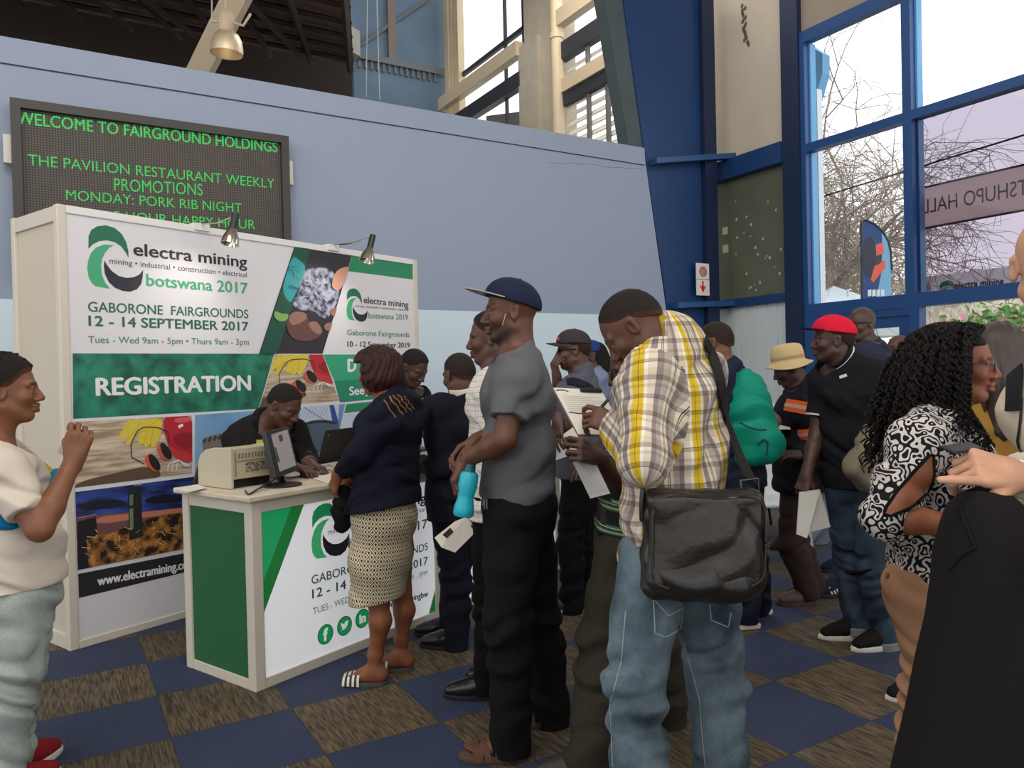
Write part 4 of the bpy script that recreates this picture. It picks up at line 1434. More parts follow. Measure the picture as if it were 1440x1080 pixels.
# keyboard and tilted tablet by the suited man
kb = thing('keyboard', 'grey keyboard with cables on the worktop before the suited man', 'keyboard', tuple(onT(592, 640)))
ka = onT(566, 640); kx = CFm.x; kn = CNrm
mb = MB()
kp = [ka, ka + kx * .40, ka + kx * .40 - kn * .14, ka - kn * .14]
mb.hexa([p + np.array([0, 0, .002]) for p in kp] + [p + np.array([0, 0, .02]) for p in kp])
mb.build('keyboard_case', mat('dark_grey_plastic', s2l(62, 60, 58), .5), kb, bevel=.003)
mb = MB()
for r_ in range(4):
    for q in range(12):
        o_ = ka + kx * (.012 + q * .032) - kn * (.012 + r_ * .031)
        pp_ = [o_, o_ + kx * .026, o_ + kx * .026 - kn * .025, o_ - kn * .025]
        mb.hexa([p + np.array([0, 0, .02]) for p in pp_] + [p + np.array([0, 0, .027]) for p in pp_])
mb.build('keys', mat('grey_keys', s2l(120, 116, 108), .5), kb)
tb = thing('tablet_stand', 'small grey framed screen standing behind the suited man\'s sleeve', 'screen', tuple(onT(610, 622)))
Yt = onT(610, 640)[1]
t0, t1, t2, t3 = at(607, 594, Yt), at(622, 590, Yt + .06), at(624, 622, Yt + .06), at(609, 626, Yt)
mb = MB(); nn = np.cross(t1 - t0, t3 - t0); nn /= np.linalg.norm(nn)
mb.hexa([t3, t2, t2 + nn * .012, t3 + nn * .012, t0, t1, t1 + nn * .012, t0 + nn * .012])
mb.build('screen_case', mat('slate_plastic', s2l(104, 112, 124), .4), tb, bevel=.003)
mb = MB(); fb_ = (t2 + t3) / 2; mb.tube([fb_, np.array([fb_[0], fb_[1], TT + .006])], .01, 8); mb.lathe(np.array([fb_[0], fb_[1], TT + .001]), (0, 0, 1), [(0, 0), (.06, 0), (.06, .008), (0, .008)], 16)
mb.build('screen_foot', blackm, tb)
# ------------------------------------------------------------------ outside the glazing
g0 = WW(-18, 0, -.3); g1 = WW(14, 0, -.3)
mb = MB()
mb.hexa([g0 - [0, 0, .1], g1 - [0, 0, .1], g1 + WW.n * -45 - [0, 0, .1], g0 + WW.n * -45 - [0, 0, .1], g0 - [0, 0, .02], g1 - [0, 0, .02], g1 + WW.n * -45 - [0, 0, .02], g0 + WW.n * -45 - [0, 0, .02]])
structure(mb.build('ground', mat('pale_paving', s2l(214, 206, 192), .8, noise=.06, nscale=2)))
OF = Frame(WW(0, 0, -.55), WW.x)
a0_, a1_ = OF.px(1132, 300)[0], OF.px(1152, 300)[0]
mb = MB(); mb.box(OF, a0_ - .2, a1_, 0, OF.px(1140, 128)[1], -.1, 0)
mb.build('outer_column', mat('white_outer_paint', s2l(232, 240, 244), .6))
tag(bpy.data.objects['outer_column'], 'white painted column just outside the left window pane', 'column')
mb = MB(); mb.prism(OF, [OF.px(1127, 60), OF.px(1146, 72), OF.px(1146, 100), OF.px(1132, 150), OF.px(1127, 150)], -.3, -.15)
tag(mb.build('outer_bracket', mat('bead_blue', (0, 0, 0))), 'light blue bracket outside the top left of the window', 'bracket')
def translucent(name, col):
    m = bpy.data.materials.new(name); m.use_nodes = True
    nt = m.node_tree; nt.nodes.clear()
    out = nt.nodes.new('ShaderNodeOutputMaterial'); a = nt.nodes.new('ShaderNodeBsdfDiffuse'); b = nt.nodes.new('ShaderNodeBsdfTranslucent'); mx = nt.nodes.new('ShaderNodeMixShader')
    a.inputs[0].default_value = (*col, 1); b.inputs[0].default_value = (*col, 1); mx.inputs[0].default_value = .9
    nt.links.new(a.outputs[0], mx.inputs[1]); nt.links.new(b.outputs[0], mx.inputs[2]); nt.links.new(mx.outputs[0], out.inputs[0])
    return m


# sign seen from behind, hung outside the glass
SG = Frame(WW(0, 0, -.25), WW.x)
hs = thing('hall_sign', 'lilac brown hall name sign seen mirrored through the window', 'sign', tuple(SG(*SG.px(1380, 280))))
mb = MB()
q = [SG.px(1295, 322), SG.px(1440, 297), SG.px(1440, 236.5), SG.px(1293.5, 265)]
ext = 1.6
q[1] = (q[1][0] + ext, q[0][1]); q[2] = (q[2][0] + ext, q[3][1])
mb.prism(SG, q, -.02, 0)
mb.build('sign_board', translucent('sign_translucent', s2l(236, 222, 217)), hs)
mb = MB()
for i in range(4):
    mb.tube([SG(*q[i], .0), SG(*q[(i + 1) % 4], .0)], .012, 5)
mb.build('sign_border', mat('sign_dark_edge', s2l(44, 34, 40), .5), hs)
mb = MB(); put_text(mb, SG, 'TSHUPO HALL', (1298, 301), (1446, 273), (1298, 281.5), .004, .0, capref='L', mirror=True)
mb.build('mirrored_lettering', mat('sign_gray_ink', s2l(98, 84, 88), .5), hs)
# building with the show banner
BLo = at(1311, 511, 15.0)
BL = Frame((*BLo[:2], 0), WW.x)
bld = thing('outer_building', 'pale building with a lilac banner beyond the right window pane', 'building', tuple(BL(0, 0)))
p0, p1 = BL.px(1311, 389), BL.px(1424, 374)
mb = MB(); mb.box(BL, -.35, 9, 2.0, p0[1] + .02, -3, -.06)
mb.box(BL, -.35, 0, 0, 2.0, -3, -.06); mb.box(BL, 4.6, 9, 0, 2.0, -3, -.06)
mb.build('wall', mat('pale_building', s2l(214, 208, 196), .8), bld)
mb = MB(); mb.box(BL, 0, 4.5, BL.px(1320, 416)[1], (p0[1] + p1[1]) / 2, -.06, 0)
bn = mb.build('banner', mat('banner_white', s2l(222, 220, 226), .6), bld)
lettering('banner_lettering', BL, [('electra mining', (1343, 406), (1411.5, 400.3), (1343, 396.5), .03, {'capref': 'l'})], m_black, bn, .01)
e0, e1 = BL.px(1321, 426), BL.px(1352, 392)
logo(BL, e0[0], e0[1], e1[0], e1[1], .01, bn)
mb = MB(); mb.box(BL, -.3, -.06, BL.px(1300, 408)[1], BL.px(1300, 398)[1], -.07, -.05)
mb.build('vent_window', mat('gray_vent', s2l(150, 146, 140), .6), bld)


# bare trees
def bare_tree(name, label, base, height, spread, seed, lean=(0, 0)):
    r_ = random.Random(seed)
    t = thing(name, label, 'tree', tuple(base))
    tm, bm_ = MB(), MB()

    def grow(p, d, L_, rad, lev):
        pts = [p]
        n = 4 if lev < 3 else 3
        dd = d.copy()
        for i in range(n):
            w = np.array([r_.gauss(0, 1), r_.gauss(0, 1), r_.gauss(0, .7)]) * (.14 + .06 * lev)
            grav = np.array([0, 0, (0, .05, -.01, -.07, -.16, -.24)[lev]])
            dd = dd + w + grav; dd /= np.linalg.norm(dd)
            pts.append(pts[-1] + dd * L_ / n)
        rs = list(np.linspace(rad, rad * .6, n + 1))
        (tm if lev == 0 else bm_).tube(pts, rs, 6 if lev < 2 else 3, caps=False)
        if lev >= 5: return
        k = (6, 5, 5, 4, 4)[lev]
        for j in range(k):
            i0 = n if j == 0 else r_.randint(1, n)
            ax_ = np.array([r_.gauss(0, 1), r_.gauss(0, 1), r_.gauss((.5, .35, .15, -.1, -.25)[lev], .6)])
            ax_ /= np.linalg.norm(ax_)
            nd = dd * .75 + ax_ * spread; nd /= np.linalg.norm(nd)
            grow(pts[i0], nd, L_ * r_.uniform(.66, .88), rad * (.62 if j else .7) * .85, lev + 1)
    d0 = np.array([lean[0], lean[1], 1.0]); d0 /= np.linalg.norm(d0)
    grow(np.array(base, float), d0, height * .33, .13, 0)
    bark = mat('pale_bark', s2l(142, 128, 118), .9)
    tm.build('trunk', bark, t, smooth=True)
    o = bm_.build('branches', bark, t)
    o['kind'] = 'stuff'
    return t


bare_tree('bare_tree', 'bare winter tree with drooping twigs outside the left window panes', (*at(1160, 511, 16.5)[:2], 0), 9.0, .62, 5, (.12, .0))
bare_tree('bare_tree', 'second bare tree standing farther back behind the feather flag', (*at(1205, 511, 19.5)[:2], 0), 9.5, .62, 11, (.05, .0))
sh = thing('dry_shrub', 'yellowish dry shrub low behind the feather flag', 'shrub', (*at(1185, 520, 21)[:2], 0))
mb = MB()
sc_ = at(1185, 400, 21)
for q in range(1500):
    p = sc_ + rng.normal(size=3) * np.array([.75, .6, .75])
    d1, d2 = rng.normal(size=3) * .07, rng.normal(size=3) * .05
    mb.add([p, p + d1, p + d1 + d2, p + d2], [(0, 1, 2, 3)])
mb.tube([np.array([sc_[0], sc_[1], 0]), sc_], .06, 6)
o = mb.build('foliage', mat('dry_leaf', s2l(176, 158, 104), .8), sh); o['kind'] = 'stuff'
gs = thing('green_shrub', 'green shrub with pink flowers outside the open door at right', 'shrub', (*at(1405, 520, 12.5)[:2], 0))
mb = MB()
sc_ = at(1415, 462, 12.5)
for q in range(900):
    p = sc_ + rng.normal(size=3) * np.array([.34, .34, .16])
    d1, d2 = rng.normal(size=3) * .06, rng.normal(size=3) * .05
    mb.mi = 1 if q % 9 == 0 else 0
    mb.add([p, p + d1, p + d1 + d2, p + d2], [(0, 1, 2, 3)])
mb.mi = 0
mb.tube([np.array([sc_[0], sc_[1], 0]), sc_], .04, 6)
o = mb.build('foliage', [mat('green_leaf', s2l(120, 168, 96), .7), mat('pink_flower', s2l(230, 150, 160), .7)], gs); o['kind'] = 'stuff'
for k, (u, v, w) in enumerate(((1172, 402, .9), (1200, 420, .7))):
    c = at(u, v, 13.5 + k)
    gz = thing('gazebo_tent', ('white peaked tent roof left of the feather flag', 'smaller white tent roof partly behind the feather flag')[k], 'tent', (c[0], c[1], 0))
    mb = MB()
    b_ = [(c[0] - w, c[1] - w), (c[0] + w, c[1] - w), (c[0] + w, c[1] + w), (c[0] - w, c[1] + w)]
    ez = c[2] - .55
    mb.add([(x, y, ez) for x, y in b_] + [(c[0], c[1], c[2])] + [(x, y, ez - .2) for x, y in b_],
           [(0, 1, 4), (1, 2, 4), (2, 3, 4), (3, 0, 4), (0, 5, 6, 1), (1, 6, 7, 2), (2, 7, 8, 3), (3, 8, 5, 0)])
    mb.build('canopy', mat('white_canvas', s2l(226, 236, 240), .7), gz)
    mb = MB()
    for x, y in b_: mb.tube([(x, y, 0), (x, y, ez)], .03, 6)
    mb.build('tent_frame', alu_w, gz)
# feather flag
FO = at(1211, 425, 11.5)
FF = Frame((FO[0], FO[1], 0), (1, .12))
ff = thing('feather_flag', 'dark blue feather flag with orange machine print outside the window', 'flag', tuple(FF(0, 0)))
fo = fp(FF, (1211, 434), (1211, 311), (1218, 310), (1230, 315), (1241, 325), (1249, 339), (1253, 356), (1254, 380), (1253, 434))
mb = MB(); mb.prism(FF, fo, -.006, 0)
fl = mb.build('flag_cloth', mat('flag_navy', s2l(46, 74, 128), .7), ff)
pr = Print(FF, fp(FF, (1211, 434), (1211, 312), (1240, 326), (1252, 356), (1253, 434)), .002, .001)
pr.cl = fp(FF, (1211, 434), (1211, 311), (1230, 315), (1249, 339), (1253, 356), (1253, 434))
pr.lay(fp(FF, (1240, 325), (1256, 325), (1256, 440), (1228, 440), (1240, 380)), s2l(120, 178, 214))
pr.lay(smooth_poly(fp(FF, (1214, 340), (1226, 330), (1232, 350), (1230, 380), (1222, 392), (1213, 380)), 2), s2l(24, 30, 54))
pr.lay(fp(FF, (1231, 344), (1241, 341), (1243, 356), (1232, 360)), s2l(232, 92, 70))
pr.lay(fp(FF, (1230, 372), (1244, 366), (1245, 376), (1228, 397), (1224, 394)), s2l(236, 88, 58))
pr.lay(fp(FF, (1228, 362), (1240, 358), (1238, 370), (1230, 374)), s2l(40, 44, 60))
for q in range(4): pr.lay(fp(FF, (1220 + q * 6, 408), (1225 + q * 6, 407), (1225 + q * 6, 416), (1220 + q * 6, 417)), s2l(224, 230, 240))
pr.build('flag_print', fl)
mb = MB(); mb.tube([FF(fo[0][0] - .01, 0), *[FF(a, b) for a, b in fo[1:8]]], .018, 6)
mb.build('flag_pole', blackm, ff, smooth=True)
mb = MB(); mb.tube([WW(2.2, WW.px(1290, 172)[1], -1.5), WW(-3.5, WW.px(1150, 225)[1] - .2, -1.5), WW(-3.6, WW.px(1150, 225)[1] - .2, -.25)], .012, 5)
tag(mb.build('outdoor_cable', kcb), 'dark cable strung outside across the window', 'cable')

# ------------------------------------------------------------------ white table and chair near the door
ct = thing('white_chair', 'white plastic chair with a rounded back between the rucksack and the hat wearer', 'chair', (*at(1080, 570, 6.0)[:2], 0))
CH = np.array([*at(1080, 570, 6.0)[:2], 0])
ztop, zb = at(1080, 556, 6.0)[2], at(1080, 600, 6.0)[2]
cw = .24
wpl = mat('white_plastic', s2l(214, 222, 226), .35)
mb = MB()
rows = []
for k in range(9):
    s = k / 8
    z = .44 + (ztop - .44) * s
    w_ = cw * (1 if s < .6 else math.sqrt(max(1e-3, 1 - ((s - .6) / .42) ** 2)))
    rows.append([CH + np.array([w_ * x, .26 + .05 * s - .05 * (1 - x * x), z]) for x in np.linspace(-1, 1, 9)] +
                [CH + np.array([w_ * x, .285 + .05 * s - .05 * (1 - x * x), z]) for x in np.linspace(1, -1, 9)])
mb.loft(rows)
mb.build('backrest', wpl, ct, smooth=True)
mb = MB(); mb.prism(Frame(CH, (1, 0)), [(-cw, .42), (cw, .42), (cw, .45), (-cw, .45)], -.28, .24)
mb.build('seat', wpl, ct, bevel=.01)
for sx, sy in ((-1, -1), (1, -1), (1, 1), (-1, 1)):
    mb = MB(); mb.tube([CH + np.array([sx * .2, sy * .2, .43]), CH + np.array([sx * .24, sy * .25, 0])], [.022, .016], 8)
    mb.build('leg', wpl, ct, smooth=True)
tbp = at(1068, 700, 6.9)
tw = thing('display_table', 'low white table with papers seen past the messenger bag', 'table', (tbp[0], tbp[1], 0))
mb = MB(); TFm = Frame((tbp[0], tbp[1], 0), (1, 0)); mb.box(TFm, -.35, .25, tbp[2] - .02, tbp[2] + .02, -.3, .3)
mb.build('table_top', wpl, tw)
for sx, sy in ((-.33, -.28), (.16, -.28), (.16, .28), (-.33, .28)):
    mb = MB(); mb.tube([TFm(sx, tbp[2] - .02, sy), TFm(sx + .04, 0, sy)], .014, 8)
    mb.build('leg', blackm, tw)
sheet('leaflet', [TFm(-.2, tbp[2] + .023, .25), TFm(.02, tbp[2] + .023, .25), TFm(.05, tbp[2] + .023, -.05), TFm(-.17, tbp[2] + .023, -.05)], 'printed leaflet lying on the low white table', 'leaflet',
      noisy_ink('leaflet_print', s2l(130, 130, 130), s2l(230, 228, 224), 40, pos=(.35, .5)))
# pale green standing board behind the man in the dark cap
gb_ = at(848, 560, 6.4)
GB = Frame((gb_[0], gb_[1], 0), E1)
mb = MB()
a0_, a1_, zt = GB.px(838, 500)[0], GB.px(862, 500)[0], GB.px(848, 487)[1]
mb.prism(GB, smooth_poly([(a0_, 0), (a1_, 0), (a1_, zt), ((a0_ + a1_) / 2, zt + .03), (a0_, zt)], 1), -.04, 0)
gp = thing('standing_board', 'pale green standing board behind the man in the dark cap', 'board', tuple(GB((a0_ + a1_) / 2, 0)))
mb.build('board_panel', mat('pale_green_board', s2l(186, 204, 190), .6), gp)
mb = MB(); mb.tube([GB(a0_ + .1, .0, .004), GB(a0_ + .1, zt - .03, .004)], .004, 5)
mb.build('panel_seam', mat('seam_green', s2l(120, 140, 126), .7), gp)
# ------------------------------------------------------------------ implicit surfaces for figures and cloth
f32 = np.float32


def smin(a, b, k):
    h = np.clip(0.5 + 0.5 * (b - a) / k, 0, 1)
    return b * (1 - h) + a * h - k * h * (1 - h)


class HFrame:
    """a local frame: columns are forward, left, up"""
    def __init__(self, c, f, u, s=1.0):
        self.c = np.array(c, float); self.s = s
        f = np.array(f, float); f /= np.linalg.norm(f)
        l = np.cross(np.array(u, float), f); l /= np.linalg.norm(l)
        u = np.cross(f, l)
        self.R = np.stack([f, l, u])                         # rows

    def __call__(self, x, y, z):
        return self.c + self.s * (self.R[0] * x + self.R[1] * y + self.R[2] * z)

    def loc(self, X, Y, Z):
        X, Y, Z = X - self.c[0], Y - self.c[1], Z - self.c[2]
        R = self.R / self.s
        return [(X * R[i, 0] + Y * R[i, 1] + Z * R[i, 2]) for i in range(3)]


class Field:
    def __init__(self):
        self.pr, self.post = [], []

    def cone(self, a, b, ra, rb, k=.02, axis=None, wide=1.0, op=1, clip=None):
        a, b = np.array(a, float), np.array(b, float)
        if clip is not None:
            cp = np.array(clip[0], float); cn = np.array(clip[1], float); cn = cn / np.linalg.norm(cn)
        if axis is not None:
            ax = np.array(axis, float); ax /= np.linalg.norm(ax)
            sc = 1.0 / wide
        R = max(ra, rb) * max(1, wide)
        lo, hi = np.minimum(a, b) - R, np.maximum(a, b) + R

        def fn(X, Y, Z):
            px, py, pz = X - a[0], Y - a[1], Z - a[2]
            d = b - a
            if axis is not None:
                t = (px * ax[0] + py * ax[1] + pz * ax[2]) * (sc - 1)
                px, py, pz = px + t * ax[0], py + t * ax[1], pz + t * ax[2]
                d = d + ax * (d @ ax) * (sc - 1)
            t = np.clip((px * d[0] + py * d[1] + pz * d[2]) / max(d @ d, 1e-9), 0, 1)
            r = np.sqrt((px - t * d[0]) ** 2 + (py - t * d[1]) ** 2 + (pz - t * d[2]) ** 2) - (ra + (rb - ra) * t)
            if clip is not None:
                r = np.maximum(r, (X - cp[0]) * cn[0] + (Y - cp[1]) * cn[1] + (Z - cp[2]) * cn[2])
            return r
        self.pr.append((fn, lo, hi, k, op))
        return self

    def chain(self, pts, rs, k=.02, **kw):
        for i in range(len(pts) - 1):
            self.cone(pts[i], pts[i + 1], rs[i], rs[i + 1], k, **kw)
        return self

    def ell(self, fr, c, r, k=.02, op=1):
        """ellipsoid with local centre and radii in frame fr"""
        c, r = np.array(c, float), np.array(r, float)
        w = fr(*c); R = max(r) * fr.s
        s = fr.s

        def fn(X, Y, Z):
            x, y, z = fr.loc(X, Y, Z)
            x, y, z = x - c[0], y - c[1], z - c[2]
            k0 = np.sqrt((x / r[0]) ** 2 + (y / r[1]) ** 2 + (z / r[2]) ** 2)
            k1 = np.sqrt((x / r[0] ** 2) ** 2 + (y / r[1] ** 2) ** 2 + (z / r[2] ** 2) ** 2) + 1e-6
            return k0 * (k0 - 1) / k1 * s
        self.pr.append((fn, w - R, w + R, k, op))
        return self

    def rbox(self, fr, c, h, r, k=.01, op=1):
        c, h = np.array(c, float), np.array(h, float)
        w = fr(*c); R = np.linalg.norm(h) * fr.s
        s = fr.s

        def fn(X, Y, Z):
            x, y, z = fr.loc(X, Y, Z)
            q = [np.abs(x - c[0]) - h[0] + r, np.abs(y - c[1]) - h[1] + r, np.abs(z - c[2]) - h[2] + r]
            out = np.sqrt(sum(np.maximum(t, 0) ** 2 for t in q))
            return (out + np.minimum(np.maximum(np.maximum(q[0], q[1]), q[2]), 0) - r) * s
        self.pr.append((fn, w - R, w + R, k, op))
        return self

    def plane(self, p, n):
        """keep the side the normal points away from"""
        p, n = np.array(p, float), np.array(n, float); n /= np.linalg.norm(n)
        self.post.append(lambda X, Y, Z, D: np.maximum(D, (X - p[0]) * n[0] + (Y - p[1]) * n[1] + (Z - p[2]) * n[2]))
        return self

    def cut(self, p, n, near, rad):
        """plane cut that only acts within a ball around near (cuffs)"""
        p, n, near = np.array(p, float), np.array(n, float), np.array(near, float)
        n /= np.linalg.norm(n)

        def fn(X, Y, Z, D):
            pl = (X - p[0]) * n[0] + (Y - p[1]) * n[1] + (Z - p[2]) * n[2]
            m = (X - near[0]) ** 2 + (Y - near[1]) ** 2 + (Z - near[2]) ** 2 < rad * rad
            return np.where(m, np.maximum(D, pl), D)
        self.post.append(fn)
        return self

    def wrinkle(self, amp, freq, dirv=(0, 0, 1), seed=0, where=None):
        r_ = np.random.default_rng(seed)
        d = np.array(dirv, float); d /= np.linalg.norm(d)
        ph = r_.random(6) * 6.28

        def fn(X, Y, Z, D):
            w = np.sin(X * 9 + ph[0]) + np.sin(Y * 10 + ph[1]) + .7 * np.sin(Z * 7 + ph[2]) + .35 * np.sin(X * 23 + Z * 17 + ph[3])
            t = ((X * d[0] + Y * d[1] + Z * d[2]) * freq + 1.3 * w) * .62
            e = 1.1 - 2 * np.sqrt(np.sin(t) ** 2 + .012)
            e = e + .35 * np.sin(t * 3.1 + ph[4] + 2 * w)
            m = .5 + .5 * np.sin(X * 14 + Y * 12 + Z * 10 + ph[5] + w)
            e = e * (.25 + .95 * m)
            if where is not None:
                e = e * where(X, Y, Z)
            return D + amp * 1.5 * e
        self.post.append(fn)
        return self

    def bounds(self):
        lo = np.min([p[1] for p in self.pr if p[4] == 1], 0); hi = np.max([p[2] for p in self.pr if p[4] == 1], 0)
        return lo, hi

    def grid(self, lo, hi, h):
        n = np.maximum(np.ceil((np.array(hi) - np.array(lo)) / h).astype(int) + 1, 3)
        ax = [(lo[i] + h * np.arange(n[i])).astype(f32) for i in range(3)]
        D = np.full(n, .12, f32)
        for fn, l, u, k, op in self.pr:
            m = k + 2 * h + .006
            s = []
            for i in range(3):
                i0 = max(0, int((l[i] - m - lo[i]) / h)); i1 = min(n[i], int((u[i] + m - lo[i]) / h) + 2)
                s.append((i0, i1))
            if any(a >= b for a, b in s): continue
            X = ax[0][s[0][0]:s[0][1], None, None]; Y = ax[1][None, s[1][0]:s[1][1], None]; Z = ax[2][None, None, s[2][0]:s[2][1]]
            d = fn(X, Y, Z).astype(f32)
            sl = tuple(slice(a, b) for a, b in s)
            if op == 1: D[sl] = smin(D[sl], d, k)
            else: D[sl] = -smin(-D[sl], d, k)
        X = ax[0][:, None, None]; Y = ax[1][None, :, None]; Z = ax[2][None, None, :]
        for p in self.post:
            D = p(X, Y, Z, D).astype(f32)
        return ax, D

    def mesh(self, h, lo=None, hi=None):
        l, u = self.bounds()
        l, u = l - 2 * h - .012, u + 2 * h + .012
        if lo is not None:
            l, u = np.maximum(l, lo), np.minimum(u, hi)
        ax, D = self.grid(l, u, h)
        return surface_nets(ax, D)


_C8 = np.array([(i, j, k) for i in (0, 1) for j in (0, 1) for k in (0, 1)])
_E12 = [(a, b) for a in range(8) for b in range(a + 1, 8) if np.abs(_C8[a] - _C8[b]).sum() == 1]


def surface_nets(ax, D):
    S = D < 0
    nx, ny, nz = D.shape
    cnt = np.zeros((nx - 1, ny - 1, nz - 1), np.int8)
    for i, j, k in _C8:
        cnt += S[i:nx - 1 + i, j:ny - 1 + j, k:nz - 1 + k]
    I = np.argwhere((cnt > 0) & (cnt < 8))
    if not len(I):
        return np.zeros((0, 3)), np.zeros((0, 4), int)
    idx = np.full(cnt.shape, -1, np.int32)
    idx[I[:, 0], I[:, 1], I[:, 2]] = np.arange(len(I))
    vals = np.stack([D[I[:, 0] + i, I[:, 1] + j, I[:, 2] + k] for i, j, k in _C8], 1)
    acc = np.zeros((len(I), 3)); num = np.zeros(len(I))
    for a, b in _E12:
        va, vb = vals[:, a], vals[:, b]
        m = (va < 0) != (vb < 0)
        t = np.where(m, va / np.where(m, va - vb, 1), 0)
        p = _C8[a] + (_C8[b] - _C8[a]) * t[:, None]
        acc += p * m[:, None]; num += m
    P = acc / num[:, None]
    V = np.stack([ax[i][I[:, i]] + P[:, i] * (ax[i][1] - ax[i][0]) for i in range(3)], 1)
    F = []
    for d in range(3):
        e1, e2 = [(1, 2), (2, 0), (0, 1)][d]
        sl0 = [slice(None)] * 3; sl1 = [slice(None)] * 3
        sl0[d] = slice(0, -1); sl1[d] = slice(1, None)
        A, B = S[tuple(sl0)], S[tuple(sl1)]
        E = np.argwhere(A != B)
        ok = (E[:, e1] > 0) & (E[:, e2] > 0) & (E[:, e1] < D.shape[e1] - 1) & (E[:, e2] < D.shape[e2] - 1)
        E = E[ok]
        fl = A[E[:, 0], E[:, 1], E[:, 2]]
        q = []
        for o1, o2 in ((1, 1), (0, 1), (0, 0), (1, 0)):
            c = E.copy(); c[:, e1] -= o1; c[:, e2] -= o2
            q.append(idx[c[:, 0], c[:, 1], c[:, 2]])
        q = np.stack(q, 1)
        q[~fl] = q[~fl][:, ::-1]
        F.append(q)
    F = np.concatenate(F)
    F = F[(F >= 0).all(1)]
    return V, F


def np_mesh(name, V, F, mats, parent, attrs=None, smooth=True):
    me = bpy.data.meshes.new(name)
    V = V - origin_of(parent)
    me.vertices.add(len(V)); me.vertices.foreach_set('co', V.astype(f32).ravel())
    k = F.shape[1]
    me.loops.add(F.size); me.loops.foreach_set('vertex_index', F.astype(np.int32).ravel())
    me.polygons.add(len(F))
    me.polygons.foreach_set('loop_start', (np.arange(len(F)) * k).astype(np.int32))
    me.polygons.foreach_set('use_smooth', np.full(len(F), smooth))
    for nm, (kind, data) in (attrs or {}).items():
        if kind == 'COL':
            a = me.color_attributes.new(nm, 'FLOAT_COLOR', 'POINT')
            a.data.foreach_set('color', np.concatenate([data, np.ones((len(data), 1))], 1).astype(f32).ravel())
        else:
            a = me.attributes.new(nm, 'FLOAT_VECTOR', 'CORNER' if kind == 'CORNER' else 'POINT')
            a.data.foreach_set('vector', data.astype(f32).ravel())
    me.update(calc_edges=True)
    me.validate()
    return link(name, me, parent, mats)


def joined(parts):
    Vs, Fs, n = [], [], 0
    for V, F in parts:
        Vs.append(V); Fs.append(F + n); n += len(V)
    return np.concatenate(Vs), np.concatenate(Fs)


def multires(field, h, boxes):
    """one surface of one field, sampled finer inside the boxes (lo, hi, h)"""
    parts = []
    V, F = field.mesh(h)
    keep = np.ones(len(F), bool)
    for lo, hi, hb in boxes:
        m = h * .6
        inside = ((V > np.array(lo) + m) & (V < np.array(hi) - m)).all(1)
        keep &= ~inside[F].all(1)
        parts.append(field.mesh(hb, np.array(lo), np.array(hi)))
    F = F[keep]
    used = np.unique(F)
    mp = np.full(len(V), -1); mp[used] = np.arange(len(used))
    parts.insert(0, (V[used], mp[F]))
    return joined([p for p in parts if len(p[1])])


def weave_attr(V, F, segs, rads):
    """per-corner cloth coordinates: every face follows one limb, angles unwrapped inside the face"""
    C = V[F].mean(1)
    fi, _, _ = seg_param(C, segs)
    out = np.zeros((len(F), 4, 3))
    for s in range(len(segs)):
        m = fi == s
        if not m.any(): continue
        P = V[F[m]].reshape(-1, 3)
        _, al, an = seg_param(P, [segs[s]])
        al, an = al.reshape(-1, 4), an.reshape(-1, 4)
        an = an[:, :1] + (an - an[:, :1] + math.pi) % (2 * math.pi) - math.pi
        out[m, :, 0] = an * rads[s]; out[m, :, 1] = al + s * .37
    return out.reshape(-1, 3)


def seg_param(V, segs):
    """nearest segment of a list -> (index, t along in metres, angle around)"""
    best = np.full(len(V), 1e9); idx = np.zeros(len(V), int); along = np.zeros(len(V)); ang = np.zeros(len(V))
    for i, (a, b, ref, wgt) in enumerate(segs):
        a, b = np.array(a, float), np.array(b, float)
        d = b - a; L_ = np.linalg.norm(d); d = d / L_
        t = (V - a) @ d
        tc = np.clip(t, 0, L_)
        r = V - a - tc[:, None] * d
        dist = np.linalg.norm(r, axis=1) * wgt
        m = dist < best
        r1 = np.array(ref, float) - d * (np.array(ref) @ d); r1 /= np.linalg.norm(r1)
        r2 = np.cross(d, r1)
        an = np.arctan2(r @ r2, r @ r1)
        best[m] = dist[m]; idx[m] = i; along[m] = t[m]; ang[m] = an[m]
    return idx, along, ang
# ------------------------------------------------------------------ figures
UP = np.array([0, 0, 1.0])


def unit(v):
    v = np.array(v, float)
    return v / (np.linalg.norm(v) + 1e-9)


def mix(a, b, t):
    return np.array(a) * (1 - t) + np.array(b) * t


CLOTH = {}


def cloth(name, rgb, rough=.85, noise=.10, nscale=9, bump=.35, bscale=420, sheen=.0, attr=None):
    key = 'cloth_' + name
    return mat(key, rgb, rough, 0, noise, nscale, bump, bscale, sheen=sheen, attr=attr, spec=.14)


